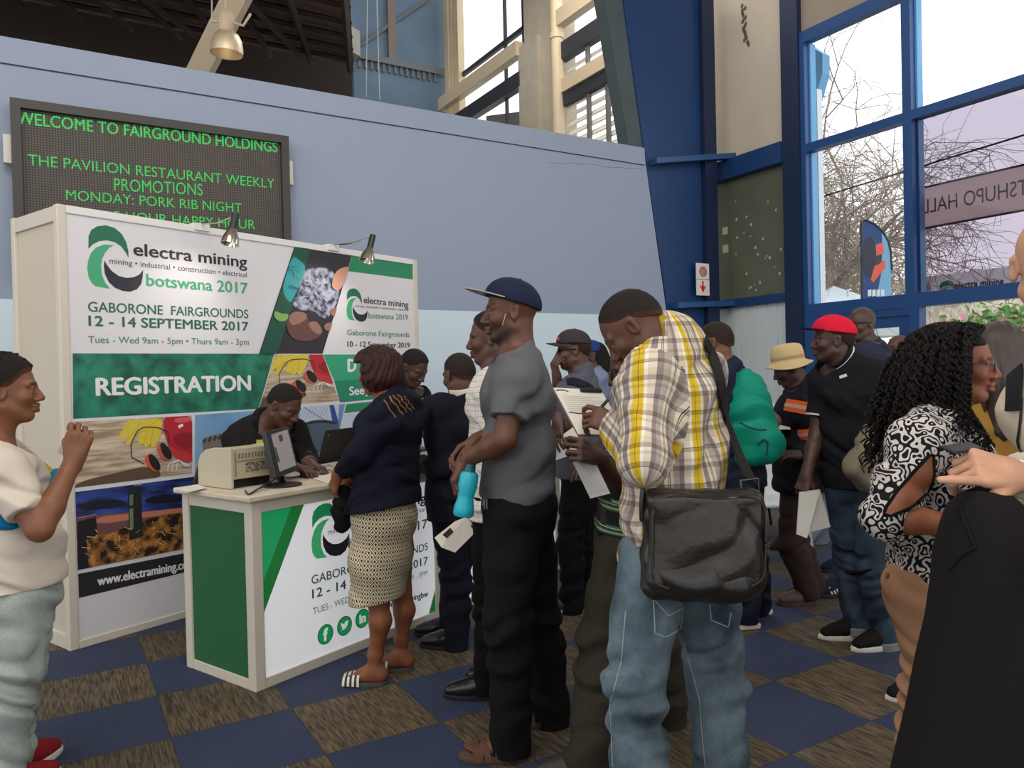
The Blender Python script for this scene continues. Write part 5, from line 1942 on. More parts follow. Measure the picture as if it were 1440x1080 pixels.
class Fig:
    """one person: joints from photo places with real depths, body and garments grown from them"""
    def __init__(self, label, Y, neck, pelvis, yaw, head, head_yaw=None, head_pitch=0, head_roll=0, hh=.235,
                 skin=(120, 78, 54), near=False, foot=None, sh=.18, hip=.088, dn=0.0, girth=1.0, group=None, **spec):
        self.Y, self.near, self.girth = Y, near, girth
        a = math.radians(yaw)
        self.F = np.array([math.cos(a), math.sin(a), 0]); self.L = np.array([-math.sin(a), math.cos(a), 0])
        J = self.J = {}
        J['neck'] = at(*neck, Y + dn); J['pelvis'] = at(*pelvis, Y)
        k = self.k = hh / .235
        J['sl'] = J['neck'] + self.L * sh * k - UP * .055 * k; J['sr'] = J['neck'] - self.L * sh * k - UP * .055 * k
        J['hl'] = J['pelvis'] + self.L * hip * k; J['hr'] = J['pelvis'] - self.L * hip * k
        def put(n, default):
            s = spec.get(n)
            if s is None: J[n] = default
            elif len(s) == 2: J[n] = at(s[0], s[1], default[1])
            else: J[n] = at(s[0], s[1], Y + s[2])
        for s in 'lr':
            put('s' + s, J['s' + s]); put('h' + s, J['h' + s])
            put('e' + s, J['s' + s] - UP * .29 * k); put('w' + s, J['e' + s] - UP * .25 * k + self.F * .04)
            put('k' + s, J['h' + s] * np.array([1, 1, 0]) + UP * J['h' + s][2] * .53 + self.F * .02)
            d = J['k' + s] * np.array([1, 1, 0]) - self.F * .03 + UP * .085 * k
            put('a' + s, d)
        hy = math.radians(head_yaw if head_yaw is not None else yaw); hp = math.radians(head_pitch)
        hf = np.array([math.cos(hy) * math.cos(hp), math.sin(hy) * math.cos(hp), -math.sin(hp)])
        hu = np.array([math.cos(hy) * math.sin(hp), math.sin(hy) * math.sin(hp), math.cos(hp)])
        if head_roll:
            hl = np.cross(hu, hf); r_ = math.radians(head_roll)
            hu = hu * math.cos(r_) + hl * math.sin(r_)
        hc = at(head[0], head[1], Y + (head[2] if len(head) > 2 else dn))
        self.H = HFrame(hc, hf, hu, k)
        self.skin = np.array(s2l(*skin))
        self.spec = spec
        fx = (J['al'] + J['ar']) / 2 if foot is None else np.array(foot)
        self.root = thing('person', label, 'person', (float(fx[0]), float(fx[1]), 0), group)
        self.handboxes = []
        self.lat = self.L
        P0, N = J['pelvis'], J['neck']
        self.sp = [P0, mix(P0, N, .38), mix(P0, N, .74), mix(P0, N, .92)]
        bl = {n: np.linalg.norm(J[a_] - J[b_]) for n, a_, b_ in (('ual', 'sl', 'el'), ('fal', 'el', 'wl'), ('uar', 'sr', 'er'), ('far', 'er', 'wr'), ('thl', 'hl', 'kl'), ('shl', 'kl', 'al'), ('trunk', 'pelvis', 'neck'), ('head', 'neck', 'pelvis'))}
        if DEBUG: print('FIG', label[:40], {k_: round(float(v), 2) for k_, v in bl.items()}, 'neckz', round(N[2], 2), 'pelz', round(P0[2], 2))

    # ---- prims
    def torso(self, f, e=0.0, belly=0.0, hipw=1.0, chest=1.0, hang=None):
        s, g, L_ = self.sp, self.girth, self.lat
        f.cone(s[0] - UP * .03, s[1], .112 * g * hipw + e, (.098 + belly) * g + e, .04, L_, 1.36)
        f.cone(s[1], s[2], (.098 + belly) * g + e, .112 * g * chest + e, .05, L_, 1.40)
        f.cone(s[2], s[3], .112 * g * chest + e, .07 * g + e, .05, L_, 1.6)
        for q in 'lr':
            f.cone(self.J['s' + q], mix(self.J['s' + q], s[3], .75), .052 * g + e, .062 * g + e, .05)
            f.cone(self.J['s' + q] + UP * .01, self.J['neck'] + UP * .012, .04 + e * .8, .052 + e * .6, .05)
        return f

    def headprims(self, f, female=False, nose=1.0, jaw=1.0, ears=True):
        H = self.H
        w = .95 if female else 1.0
        f.ell(H, (-.012, 0, .035), (.098, .076 * w, .086), .02)
        f.ell(H, (.022, 0, -.03), (.066, .060 * w, .088), .03)
        for s in (-1, 1):
            f.cone(H(-.005, s * .050 * w, -.058), H(.052, s * .020 * jaw, -.094), .022 * self.k, .018 * self.k, .02)
            f.cone(H(.083, s * .012, .022), H(.068, s * .050, .020), .0095 * self.k, .009 * self.k, .014)
            f.ell(H, (.056, s * .043 * w, -.026), (.024, .022, .022), .02)
            f.ell(H, (.092, s * .0325, .002), (.0145, .0155, .0125), .012, op=-1)
            f.cone(H(.0835, s * .021, .0085), H(.0775, s * .045, .0065), .0045 * self.k, .0045 * self.k, .005)
            f.cone(H(.083, s * .022, -.010), H(.077, s * .044, -.0085), .0045 * self.k, .0042 * self.k, .006)
        f.ell(H, (.058, 0, -.096), (.026, .026, .020), .02)
        f.cone(H(.086, 0, .012), H(.107 * nose, 0, -.030), .0085 * self.k, .0125 * self.k, .012)
        for s in (-1, 1):
            f.ell(H, (.094, s * .0155, -.036), (.013, .011, .0095), .008)
        f.cone(H(.089, -.017, -.0600), H(.094, 0, -.0575), .0065 * self.k, .0085 * self.k, .006)
        f.cone(H(.089, .017, -.0600), H(.094, 0, -.0575), .0065 * self.k, .0085 * self.k, .006)
        f.cone(H(.087, -.015, -.0730), H(.092, 0, -.0735), .0070 * self.k, .0092 * self.k, .006)
        f.cone(H(.087, .015, -.0730), H(.092, 0, -.0735), .0070 * self.k, .0092 * self.k, .006)
        f.cone(H(.104, -.022, -.0662), H(.104, .022, -.0662), .0042 * self.k, .0042 * self.k, .004, op=-1)
        if ears:
            for s in (-1, 1):
                E = HFrame(H(-.012, s * .078 * w, -.004), H.R[0] - .45 * s * H.R[1] * 0 - .25 * H.R[2] * 0 + s * H.R[1] * -.35, H.R[2] - .18 * H.R[0], self.k)
                f.ell(E, (0, 0, 0), (.0185, .0075, .032), .006)
                f.ell(E, (-.004, 0, .018), (.016, .008, .015), .004)
                f.ell(E, (.004, s * .007, -.001), (.009, .0055, .018), .005, op=-1)
        nk = self.J['neck']
        f.cone(nk - UP * .04, H(-.030, 0, -.055), (.060 if not female else .050) * self.k * self.girth ** .5, (.056 if not female else .047) * self.k, .03)
        f.cone(nk - UP * .04, H(-.005, 0, -.075), (.058 if not female else .048) * self.k, (.046 if not female else .040) * self.k, .03)
        return f

    def limbs(self, f, legs=True, arms=True, lg=1.0):
        J, k, g = self.J, self.k, self.girth
        if arms:
            for s in 'lr':
                A, B, C = J['s' + s], J['e' + s], J['w' + s]
                f.chain([A, mix(A, B, .45), B], [.052 * g, .046 * g, .039 * g], .02)
                f.chain([B, mix(B, C, .3), C], [.040 * g, .041 * g, .027], .02)
        if legs:
            for s in 'lr':
                A, B, C = J['h' + s], J['k' + s], J['a' + s]
                f.chain([A, mix(A, B, .5), B], [.088 * g, .072 * g, .055], .03)
                bk = -self.F * .02
                f.chain([B, mix(B, C, .3) + bk, mix(B, C, .75), C], [.052 * lg, .053 * g * lg, .036 * lg, .031 * lg], .03)
        return f

    def hand(self, f, side, dirv, back, curls=(20, 25, 15), thumb=0.5, fan=1.0, s=1.0, index=None):
        """dirv: from the wrist to the fingers, back: out of the back of the hand"""
        w = self.J['w' + side]
        s = s * self.k
        Hn = HFrame(w, dirv, back, s)
        ty = 1 if side == 'r' else -1
        ys = (.032, .011, -.011, -.031)
        segs = ((.043, .026, .021), (.047, .030, .022), (.043, .028, .021), (.034, .021, .018))
        f.cone(Hn(-.03, 0, 0), Hn(.02, 0, 0), .027 * s, .026 * s, .015, Hn.R[1], 1.15)
        for i in range(4):
            y = ys[i] * ty
            f.cone(Hn(.012, y * .6, 0), Hn(.086 - abs(i - 1) * .004, y, .003), .0165 * s, .0125 * s, .013)
            p = np.array([.088 - abs(i - 1) * .004, y, .002])
            a = 0
            c = curls if not (i == 0 and index is not None) else index
            for q in range(3):
                a += math.radians(c[q] * (1 + .08 * (i - 1)))
                yaw_ = ty * math.radians((5, 1, -3, -8)[i]) * fan
                d = np.array([math.cos(a) * math.cos(yaw_), math.sin(yaw_) * max(0, math.cos(a)), -math.sin(a)])
                p2 = p + d * segs[i][q]
                r0, r1 = (.0098, .0088, .0080, .0070)[q], (.0098, .0088, .0080, .0070)[q + 1]
                if i == 3: r0, r1 = r0 * .88, r1 * .88
                f.cone(Hn(*p), Hn(*p2), r0 * s, r1 * s, .004)
                p = p2
        t0 = np.array([.022, ty * .022, -.008]); t1 = np.array([.052, ty * (.050 - .016 * thumb), -.016 - .014 * thumb])
        t2 = t1 + np.array([.030, ty * (.016 - .026 * thumb), -.010 - .010 * thumb]); t3 = t2 + np.array([.024, ty * (.004 - .014 * thumb), -.006])
        f.chain([Hn(*t0), Hn(*t1), Hn(*t2), Hn(*t3)], [.019 * s, .0135 * s, .0112 * s, .0088 * s], .008)
        c = Hn(.075, 0, -.02)
        self.handboxes.append((c - .125 * s, c + .125 * s))
        return Hn

    def foot(self, f, side, yaw=None, s=1.0):
        """bare foot"""
        a = self.J['a' + side]
        d = self.F if yaw is None else np.array([math.cos(math.radians(yaw)), math.sin(math.radians(yaw)), 0])
        Hf = HFrame((a[0], a[1], .042), d, UP, s * self.k)
        f.cone(a, Hf(-.028, 0, .012), .030, .030, .03)
        f.cone(Hf(-.033, 0, .006), Hf(.06, 0, .004), .027, .025, .03)
        f.cone(Hf(0.0, 0, .040), Hf(.09, .0, .004), .030, .020, .03)
        f.cone(Hf(.05, .012, .0), Hf(.12, .020, -.002), .022, .016, .02)
        f.cone(Hf(.05, -.012, .0), Hf(.11, -.022, -.002), .022, .015, .02)
        sg = -1 if side == 'l' else 1
        for i in range(5):
            y = sg * (.030 - i * .0155)
            f.cone(Hf(.115 - i * .006, y, .002), Hf(.160 - i * .011 - (.004 if i == 0 else 0), y, -.004), .0115 - .001 * i + (.003 if i == 0 else 0), .0105 - .001 * i + (.002 if i == 0 else 0), .004)
        self.handboxes.append((Hf(.05, 0, .03) - .12, Hf(.05, 0, .03) + .12))
        return Hf

    def body(self, f, h=.011, beard=0, lips=1.0, brow=1.0, female=False):
        H = self.H
        hb = .0036 if self.near else .0055
        lo = H.c - .165 * self.k; hi = H.c + .165 * self.k
        lo[2] = H.c[2] - .155 * self.k
        boxes = [(lo, hi, hb)] + [(a, b, .0036 if self.near else .0048) for a, b in self.handboxes]
        V, F = multires(f, h, boxes)
        x, y, z = H.loc(V[:, 0], V[:, 1], V[:, 2])
        c = np.tile(self.skin, (len(V), 1))
        nz = 1 + .07 * np.sin(V[:, 0] * 61 + V[:, 2] * 43) * np.sin(V[:, 1] * 57 + V[:, 2] * 23)
        c *= nz[:, None]
        hd = (np.abs(z) < .13) & (np.abs(x) < .14) & (np.abs(y) < .1)
        lip = hd & (x > .083) & (np.abs(y) < .024) & (z > -.0835) & (z < -.0500)
        lw = np.clip(1 - np.abs((z + .0665) / .017), 0, 1) * np.clip(1 - np.abs(y / .026), 0, 1) * lip * .55 * lips
        c = c * (1 - lw[:, None]) + (self.skin * np.array([.88, .66, .68])) * lw[:, None]
        br = hd & (x > .055) & (np.abs(np.abs(y) - .032) < .022) & (np.abs(z - .024 + .10 * np.abs(np.abs(y) - .028)) < .0055)
        c[br] = self.skin * (1 - .75 * brow)
        if beard:
            bz = np.clip((-.038 - z) / .02, 0, 1) * np.clip((z + .135) / .02, 0, 1) * np.clip((x + .005) / .02, 0, 1) * np.clip((.115 - x) / .02, 0, 1)
            bz *= hd & ~(lip & (z > -.083))
            c = c * (1 - beard * bz[:, None]) + np.array([.010, .008, .007]) * (beard * bz)[:, None]
        for (a, b) in self.handboxes:
            pass
        sk = mat('skin', (.1, .05, .03), .48, 0, .10, 26, .12, 300, attr='tint', spec=.38)
        o = np_mesh('body', V, F, sk, self.root, {'tint': ('COL', c)})
        return o

    def eyes(self):
        wh, ir = mat('eye_white', s2l(120, 108, 98), .3), mat('iris_dark', s2l(24, 16, 12), .15)
        for s in (-1, 1):
            c = self.H(.0725, s * .0325, .0005); r = .0128 * self.k
            mb = MB()
            ax_ = unit(self.H.R[0])
            rings, n = [], 14
            side = self.H.R[1]; u2 = self.H.R[2]
            for i in range(11):
                t = math.pi * i / 10
                rings.append([c + r * (math.cos(t) * ax_ + max(math.sin(t), .001) * (math.cos(q * 2 * math.pi / n) * side + math.sin(q * 2 * math.pi / n) * u2)) for q in range(n)])
            mb.mi = 1; mb.loft(rings[:3]); mb.mi = 0; mb.loft(rings[2:], caps=False)
            mb.build('eye', [wh, ir], self.root, smooth=True)

    # ---- hair and hats
    def hair_short(self, m, t=.006, line=((.10, .088), (.062, .074), (.036, .040), (.008, .020), (-.03, .002), (-.075, -.028), (-.12, -.052)), h=None, seed=1):
        f = Field(); H = self.H
        f.ell(H, (-.012, 0, .035), (.098 + t, .076 + t, .086 + t * 1.3), .02)
        f.cone(H(-.055, 0, .0), H(-.06, 0, -.045), .052 * self.k, .045 * self.k, .03, H.R[1], 1.2)
        xs = np.array([p[0] for p in line][::-1]); zs = np.array([p[1] for p in line][::-1])

        def fn(X, Y, Z, D):
            x, y, z = H.loc(X, Y, Z)
            zl = np.interp(x, xs, zs)
            nzz = .0012 * np.sin(x * 900 + y * 700) * np.sin(z * 800 + y * 500)
            fade = 1 - np.clip((z - zl) / .035, 0, 1)
            return np.maximum(D + nzz + (t + .003) * fade ** 2, (zl - z) * .9 * self.k)
        f.post.append(fn)
        V, F = f.mesh(h or (.004 if self.near else .006))
        x, y, z = H.loc(V[:, 0], V[:, 1], V[:, 2])
        w = np.clip((z - np.interp(x, xs, zs) - .002) / .026, 0, 1)[:, None]
        bc = np.array({'black_hair': s2l(22, 18, 17), 'shaved_hair': s2l(40, 28, 24), 'black_crop': s2l(30, 22, 19)}.get(m.name, s2l(26, 21, 20)))
        c = self.skin * .8 * (1 - w) + bc * w
        return np_mesh('hair', V, F, mat('cropped_hair', (.02, .015, .013), .72, 0, .3, 110, .7, 450, attr='tint', spec=.25), self.root, {'tint': ('COL', c)})

    def cap(self, crown, brim, m_under=None, tilt=8, length=.082, flat=True, button=True, size=1.0, backz=.02, brimw=.083, cz=0.0):
        """baseball cap: crown, stiff brim, button"""
        H0 = self.H
        a = math.radians(tilt)
        fwd = H0.R[0] * math.cos(a) + H0.R[2] * math.sin(a); up_ = H0.R[2] * math.cos(a) - H0.R[0] * math.sin(a)
        C = HFrame(H0(-.010, 0, .036 + cz), fwd, up_, self.k * size)
        f = Field()
        f.ell(C, (0, 0, .004), (.108, .089, .094), .02)
        f.ell(C, (.035, 0, .018), (.073, .078, .068), .03)
        f.post.append(lambda X, Y, Z, D: np.maximum(D, (.006 - C.loc(X, Y, Z)[2]) * C.s))
        V, F = f.mesh(.0045 if self.near else .006)
        cap_o = np_mesh('cap', V, F, crown, self.root)
        mb = MB()
        n, m_ = 15, 7
        def bp(i, j, dz):
            t = -1 + 2 * i / (n - 1)
            ang = t * 1.28
            x0, y0 = .100 * math.cos(ang * .93), brimw * 1.06 * math.sin(ang * .93)
            ex = length * math.cos(t * 1.45) ** .6 if abs(t) < 1 else 0
            q = j / (m_ - 1)
            x = x0 + ex * q
            y = y0 * (1 + .02 * q)
            z = .010 - (0 if flat else .024 * t * t) - .006 * q * (0 if flat else 1) + dz
            return C(x, y, z)
        topv = [[bp(i, j, .004) for i in range(n)] for j in range(m_)]
        botv = [[bp(i, j, .0) for i in range(n)] for j in range(m_)]
        vs = [p for r in topv for p in r] + [p for r in botv for p in r]
        o = n * m_
        for j in range(m_ - 1):
            for i in range(n - 1):
                a_, b_, c_, d_ = j * n + i, j * n + i + 1, (j + 1) * n + i + 1, (j + 1) * n + i
        fs = []; fs2 = []
        for j in range(m_ - 1):
            for i in range(n - 1):
                a_, b_, c_, d_ = j * n + i, j * n + i + 1, (j + 1) * n + i + 1, (j + 1) * n + i
                fs.append((a_, d_, c_, b_)); fs2.append((a_ + o, b_ + o, c_ + o, d_ + o))
        k0 = len(mb.v)
        mb.mi = 0; mb.add(vs, fs)
        mb.mi = 1
        for q in fs2: mb.f.append([i + k0 for i in q]); mb.m.append(1); mb.c.append(None)
        edge = [(m_ - 1) * n + i for i in range(n)]
        for i in range(n - 1):
            mb.f.append([k0 + edge[i], k0 + edge[i + 1], k0 + edge[i + 1] + o, k0 + edge[i] + o]); mb.m.append(1 if m_under else 0); mb.c.append(None)
        mb.build('brim', [brim, m_under or brim], cap_o, smooth=True)
        if button:
            mb = MB(); mb.lathe(C(0, 0, .097), C.R[2], [(.008, -.003), (.009, .001), (.005, .005), (0, .006)], 12)
            mb.build('button', crown, cap_o, smooth=True)
        return cap_o, C

    # ---- garments
    def shirt(self, m, name='shirt', ease=.016, sleeve=.55, hem=-.08, neckcut=.045, wr=(.0035, 55), belly=0.0, long_t=None, sleeve_r=(.066, .062), fore_r=(.052, .040),
              h=None, chest=1.0, hipw=1.0, seed=0, hemdir=None, open_=None, extra=None, flare=0.0, nofore=(), ntilt=.55):
        J = self.J; f = Field(); g = self.girth
        self.torso(f, ease, belly, hipw, chest)
        hp = J['pelvis'] + UP * hem
        f.cone(mix(J['pelvis'], J['neck'], .3), hp - UP * .03, (.104 + belly) * g + ease, .112 * g * hipw + ease + flare, .05, self.lat, 1.36)
        for s in 'lr':
            A, B, C = J['s' + s], J['e' + s], J['w' + s]
            if long_t is None:
                E = mix(A, B, sleeve)
                f.cone(A, mix(A, B, sleeve + .12), sleeve_r[0] * g, sleeve_r[1] * g, .035, clip=(E, B - A))
            else:
                f.chain([A, mix(A, B, .5), B], [sleeve_r[0] * g, sleeve_r[1] * g, sleeve_r[1] * g * .97], .03)
                f.cone(B, mix(B, C, long_t + .06), fore_r[0] * g + .004, fore_r[1], .03, clip=(mix(B, C, long_t), C - B))
        if extra: extra(f)
        if wr[0]:
            f.wrinkle(wr[0], wr[1], unit(UP + .35 * self.F + .25 * self.L), seed)
            f.wrinkle(wr[0] * .7, wr[1] * .55, unit(self.F - .3 * UP + .5 * self.L), seed + 3)
        nd = unit(self.H(-.02, 0, -.07) - J['neck'])
        nd = unit(nd + ntilt * self.F)
        f.cut(J['neck'] + nd * neckcut * .75, nd, J['neck'] + nd * .07, .135)
        f.plane(hp, -UP if hemdir is None else hemdir)
        V, F = f.mesh(h or (.0065 if self.near else .009))
        segs = [(hp, J['neck'], self.F, .62)] + [(J['s' + s], J['e' + s], self.F, 1.0) for s in 'lr'] + ([(J['e' + s], J['w' + s], self.F, 1.0) for s in 'lr'] if long_t is not None else [])
        uv = weave_attr(V, F, segs, [.15, .065, .065, .055, .055])
        return np_mesh(name, V, F, m, self.root, {'weave': ('CORNER', uv)})

    def trousers(self, m, name='trousers', ease=.014, waist=.10, hem=.02, thigh=(.098, .072), shin=(.070, .066), wr=(.004, 48), h=None, hipw=1.0, seed=5, extra=None, seat=.0):
        J = self.J; f = Field(); g = self.girth
        P = J['pelvis']
        f.cone(P + UP * (waist + .03), P - UP * .02, .104 * g + ease, .116 * g * hipw + ease, .03, self.lat, 1.34)
        if seat:
            for q in (-1, 1):
                c = P - self.F * (.05 + seat * .3) + self.L * .065 * q - UP * .03
                f.cone(c, c - UP * .05, .085 * g + seat * .3, .08 * g, .05)
        for s in 'lr':
            A, B, C = J['h' + s], J['k' + s], J['a' + s]
            f.chain([A - UP * .02, mix(A, B, .5), B], [thigh[0] * g + ease * .5, (thigh[0] + thigh[1]) / 2 * g + ease * .4, thigh[1] + ease * .4], .03)
            M_ = mix(B, C, .35) - self.F * .012
            f.cone(B, M_, thigh[1] + ease * .4, shin[0] + ease * .3, .03)
            f.cone(M_, mix(B, C, 1.0) + unit(C - B) * (hem + .06), shin[0] + ease * .3, shin[1], .03, clip=(mix(B, C, 1.0) + unit(C - B) * hem, C - B))
        if extra: extra(f)
        if wr[0]:
            kz = (J['kl'][2] + J['kr'][2]) / 2

            def where(X, Y, Z):
                return .45 + 1.1 * np.exp(-((Z - kz) / .13) ** 2) + .9 * np.exp(-((Z - .14) / .10) ** 2) + .5 * np.exp(-((Z - P[2]) / .08) ** 2)
            f.wrinkle(wr[0], wr[1], unit(UP + .4 * self.F), seed, where)
            f.wrinkle(wr[0] * .6, wr[1] * .5, unit(self.L + .5 * UP), seed + 2, where)
        f.plane(P + UP * waist, UP)
        V, F = f.mesh(h or (.0065 if self.near else .009))
        return np_mesh(name, V, F, m, self.root)

    def shoe(self, side, upper, sole, yaw=None, s=1.0, kind='shoe', lace=None, high=0.0, pos=None):
        a = self.J['a' + side] if pos is None else np.array(pos)
        d = self.F if yaw is None else np.array([math.cos(math.radians(yaw)), math.sin(math.radians(yaw)), 0])
        Hf = HFrame((a[0], a[1], 0), d, UP, s * self.k)
        st = .022
        f = Field()
        f.cone(Hf(-.03, 0, .05), Hf(.05, 0, .05), .040, .042, .03)
        f.cone(Hf(.02, 0, .075), Hf(.12, 0, .045), .036, .034, .04)
        f.cone(Hf(.09, .006, .042), Hf(.165, .004, .036), .040, .030, .03)
        f.cone(Hf(-.01, 0, .06), Hf(-.012, 0, .10 + high), .042, .044, .03)
        f.plane((0, 0, st), -UP)
        f.plane((0, 0, .112 + high), UP)
        V, F = f.mesh(.006)
        so = np_mesh('shoe', V, F, upper, self.root)
        out = []
        for t in range(28):
            w = 2 * math.pi * t / 28
            x = .062 + .142 * math.cos(w); y = (.046 - .010 * (x < .06) * (1 - abs(x) / .1) * .6) * math.sin(w) * (1 - .12 * math.cos(w) ** 2)
            out.append((x, y))
        mb = MB()
        mb.loft([[Hf(x * sc_, y * sc_, z) for x, y in out] for sc_, z in ((.97, .001), (1.0, .006), (1.0, st), (.97, st + .006))])
        mb.build('sole', sole, so, smooth=True)
        if lace is not None:
            mb = MB()
            for q in range(4):
                x = .05 + q * .022
                mb.tube([Hf(x, -.026, .078 - q * .006), Hf(x + .006, 0, .092 - q * .009 + .008), Hf(x + .012, .026, .078 - q * .006)], .0035, 5)
            mb.build('laces', lace, so, smooth=True)
        return so, Hf

    def collar(self, m, name='collar', r=.075, t=.012, h=.035, dz=.03, tilt=.35, wide=1.05, open_=.0):
        n = self.J['neck']
        nd = unit(self.H(-.02, 0, -.07) - n)
        ax_ = unit(nd + tilt * self.F)
        X = unit(self.F - ax_ * (self.F @ ax_)); Yv = np.cross(ax_, X)
        c = n + nd * dz
        rings = []
        N = 28
        for k_, (rr, zz) in enumerate(((r + t, -h), (r + t * 1.2, -h * .3), (r + t * .7, h * .35), (r, h * .4), (r - t * .2, h * .1), (r - t * .1, -h * .8))):
            rings.append([c + ax_ * zz + rr * (math.cos(2 * math.pi * q / N) * X * 1.0 + math.sin(2 * math.pi * q / N) * Yv * wide) for q in range(N)])
        mb = MB(); mb.loft(rings, caps=False)
        return mb.build(name, m, self.root, smooth=True)

    def cuff_ring(self, a, b, t, r, m, name, w=.022, th=.004, parent=None):
        A, B = np.array(a), np.array(b)
        c = mix(A, B, t); d = unit(B - A)
        mb = MB()
        mb.lathe(c - d * w / 2, d, [(r, 0), (r + th, w * .1), (r + th, w * .9), (r, w), (r - th, w), (r - th, 0), (r, 0)], 24, caps=False)
        return mb.build(name, m, parent or self.root, smooth=True)


DEBUG = False
HAIR = mat('black_hair', s2l(24, 20, 19), .75, 0, .25, 60, .9, 350, spec=.25)
HAIR_S = mat('shaved_hair', s2l(44, 31, 26), .7, 0, .3, 90, .7, 500, spec=.3)
HAIR_B = mat('brown_bob_hair', s2l(48, 22, 17), .55, 0, .35, 40, .3, 120, spec=.22)


def frame_basis(d, up_hint):
    d = unit(d); s = unit(np.cross(up_hint, d)); u = np.cross(d, s)
    return d, s, u
# ------------------------------------------------------------------ woven / printed cloth
def node_math(nt, op, a, b=None):
    n = nt.nodes.new('ShaderNodeMath'); n.operation = op
    for i, x in enumerate((a, b)):
        if x is None: continue
        if isinstance(x, (int, float)): n.inputs[i].default_value = x
        else: nt.links.new(x, n.inputs[i])
    return n.outputs[0]


def pattern_mat(name, build, rough=.85, bump=.3):
    m = bpy.data.materials.new(name)
    nt, b = nodes_of(m)
    at_ = nt.nodes.new('ShaderNodeAttribute'); at_.attribute_name = 'weave'
    sp = nt.nodes.new('ShaderNodeSeparateXYZ'); nt.links.new(at_.outputs['Vector'], sp.inputs[0])
    tc = nt.nodes.new('ShaderNodeTexCoord')
    nt.links.new(build(nt, sp.outputs[0], sp.outputs[1], tc), b.inputs['Base Color'])
    b.inputs['Roughness'].default_value = rough
    b.inputs['Specular IOR Level'].default_value = .25
    nb = nt.nodes.new('ShaderNodeTexNoise'); nb.inputs['Scale'].default_value = 420
    nt.links.new(tc.outputs['Object'], nb.inputs['Vector'])
    bp = nt.nodes.new('ShaderNodeBump'); bp.inputs['Strength'].default_value = bump; bp.inputs['Distance'].default_value = .003
    nt.links.new(nb.outputs['Fac'], bp.inputs['Height']); nt.links.new(bp.outputs[0], b.inputs['Normal'])
    return m


def ramp(nt, fac, stops, interp='CONSTANT'):
    r = nt.nodes.new('ShaderNodeValToRGB'); r.color_ramp.interpolation = interp
    e = r.color_ramp.elements
    while len(e) > 1: e.remove(e[-1])
    e[0].position, e[0].color = stops[0][0], (*stops[0][1], 1)
    for p, c in stops[1:]:
        q = e.new(p); q.color = (*c, 1)
    nt.links.new(fac, r.inputs[0])
    return r.outputs[0]


def mixc(nt, a, b, fac=1.0, mode='MULTIPLY'):
    mx = nt.nodes.new('ShaderNodeMix'); mx.data_type = 'RGBA'; mx.blend_type = mode
    if isinstance(fac, (int, float)): mx.inputs[0].default_value = fac
    else: nt.links.new(fac, mx.inputs[0])
    for i, x in ((6, a), (7, b)):
        if isinstance(x, tuple): mx.inputs[i].default_value = (*x, 1)
        else: nt.links.new(x, mx.inputs[i])
    return mx.outputs[2]


def plaid(nt, u, v, tc):
    fu = node_math(nt, 'FLOORED_MODULO', node_math(nt, 'ADD', node_math(nt, 'DIVIDE', u, .118), 8.0), 1.0)
    fv = node_math(nt, 'FLOORED_MODULO', node_math(nt, 'DIVIDE', v, .098), 1.0)
    cr, ye, gr, dk = s2l(208, 196, 178), s2l(204, 172, 44), s2l(136, 126, 122), s2l(84, 76, 74)
    a = ramp(nt, fu, [(0, ye), (.09, s2l(120, 96, 40)), (.105, ye), (.21, cr), (.27, gr), (.40, cr), (.47, dk), (.482, cr), (.50, dk), (.512, cr), (.58, s2l(168, 156, 148)), (.70, gr), (.80, cr), (.93, s2l(226, 218, 204))])
    w = (1, 1, 1)
    b = ramp(nt, fv, [(0, s2l(196, 192, 190)), (.14, w), (.24, s2l(232, 228, 224)), (.32, w), (.50, s2l(206, 202, 200)), (.60, s2l(150, 146, 146)), (.62, w), (.80, s2l(242, 238, 230))])
    return mixc(nt, a, b)


def polo_stripes(nt, u, v, tc):
    f = node_math(nt, 'FLOORED_MODULO', node_math(nt, 'DIVIDE', v, .088), 1.0)
    bk, wh, gr = s2l(22, 24, 24), s2l(168, 176, 164), s2l(62, 100, 60)
    return ramp(nt, f, [(0, bk), (.52, gr), (.60, wh), (.66, gr), (.74, bk), (.79, wh), (.83, gr), (.92, bk)])


def zigzag(nt, u, v, tc):
    p, q = .025, .040
    a = node_math(nt, 'ABSOLUTE', node_math(nt, 'SUBTRACT', node_math(nt, 'FLOORED_MODULO', node_math(nt, 'DIVIDE', u, p), 1.0), .5))
    b = node_math(nt, 'ABSOLUTE', node_math(nt, 'SUBTRACT', node_math(nt, 'FLOORED_MODULO', node_math(nt, 'DIVIDE', v, q), 1.0), .5))
    d = node_math(nt, 'ADD', a, b)
    return ramp(nt, d, [(0, s2l(34, 26, 24)), (.20, s2l(214, 200, 170)), (.44, s2l(40, 30, 28)), (.56, s2l(214, 200, 170)), (.82, s2l(50, 38, 34))])


def scrolls(nt, u, v, tc):
    nz = nt.nodes.new('ShaderNodeTexNoise'); nz.inputs['Scale'].default_value = 40; nz.inputs['Detail'].default_value = 0
    nt.links.new(tc.outputs['Object'], nz.inputs['Vector'])
    vo = nt.nodes.new('ShaderNodeTexVoronoi'); vo.inputs['Scale'].default_value = 42; vo.feature = 'SMOOTH_F1'
    nt.links.new(tc.outputs['Object'], vo.inputs['Vector'])
    t = node_math(nt, 'SINE', node_math(nt, 'ADD', node_math(nt, 'MULTIPLY', vo.outputs['Distance'], 13.0), node_math(nt, 'MULTIPLY', nz.outputs['Fac'], 22.0)))
    return ramp(nt, node_math(nt, 'ADD', node_math(nt, 'MULTIPLY', t, .5), .5), [(0, s2l(22, 20, 22)), (.55, s2l(206, 200, 196))])


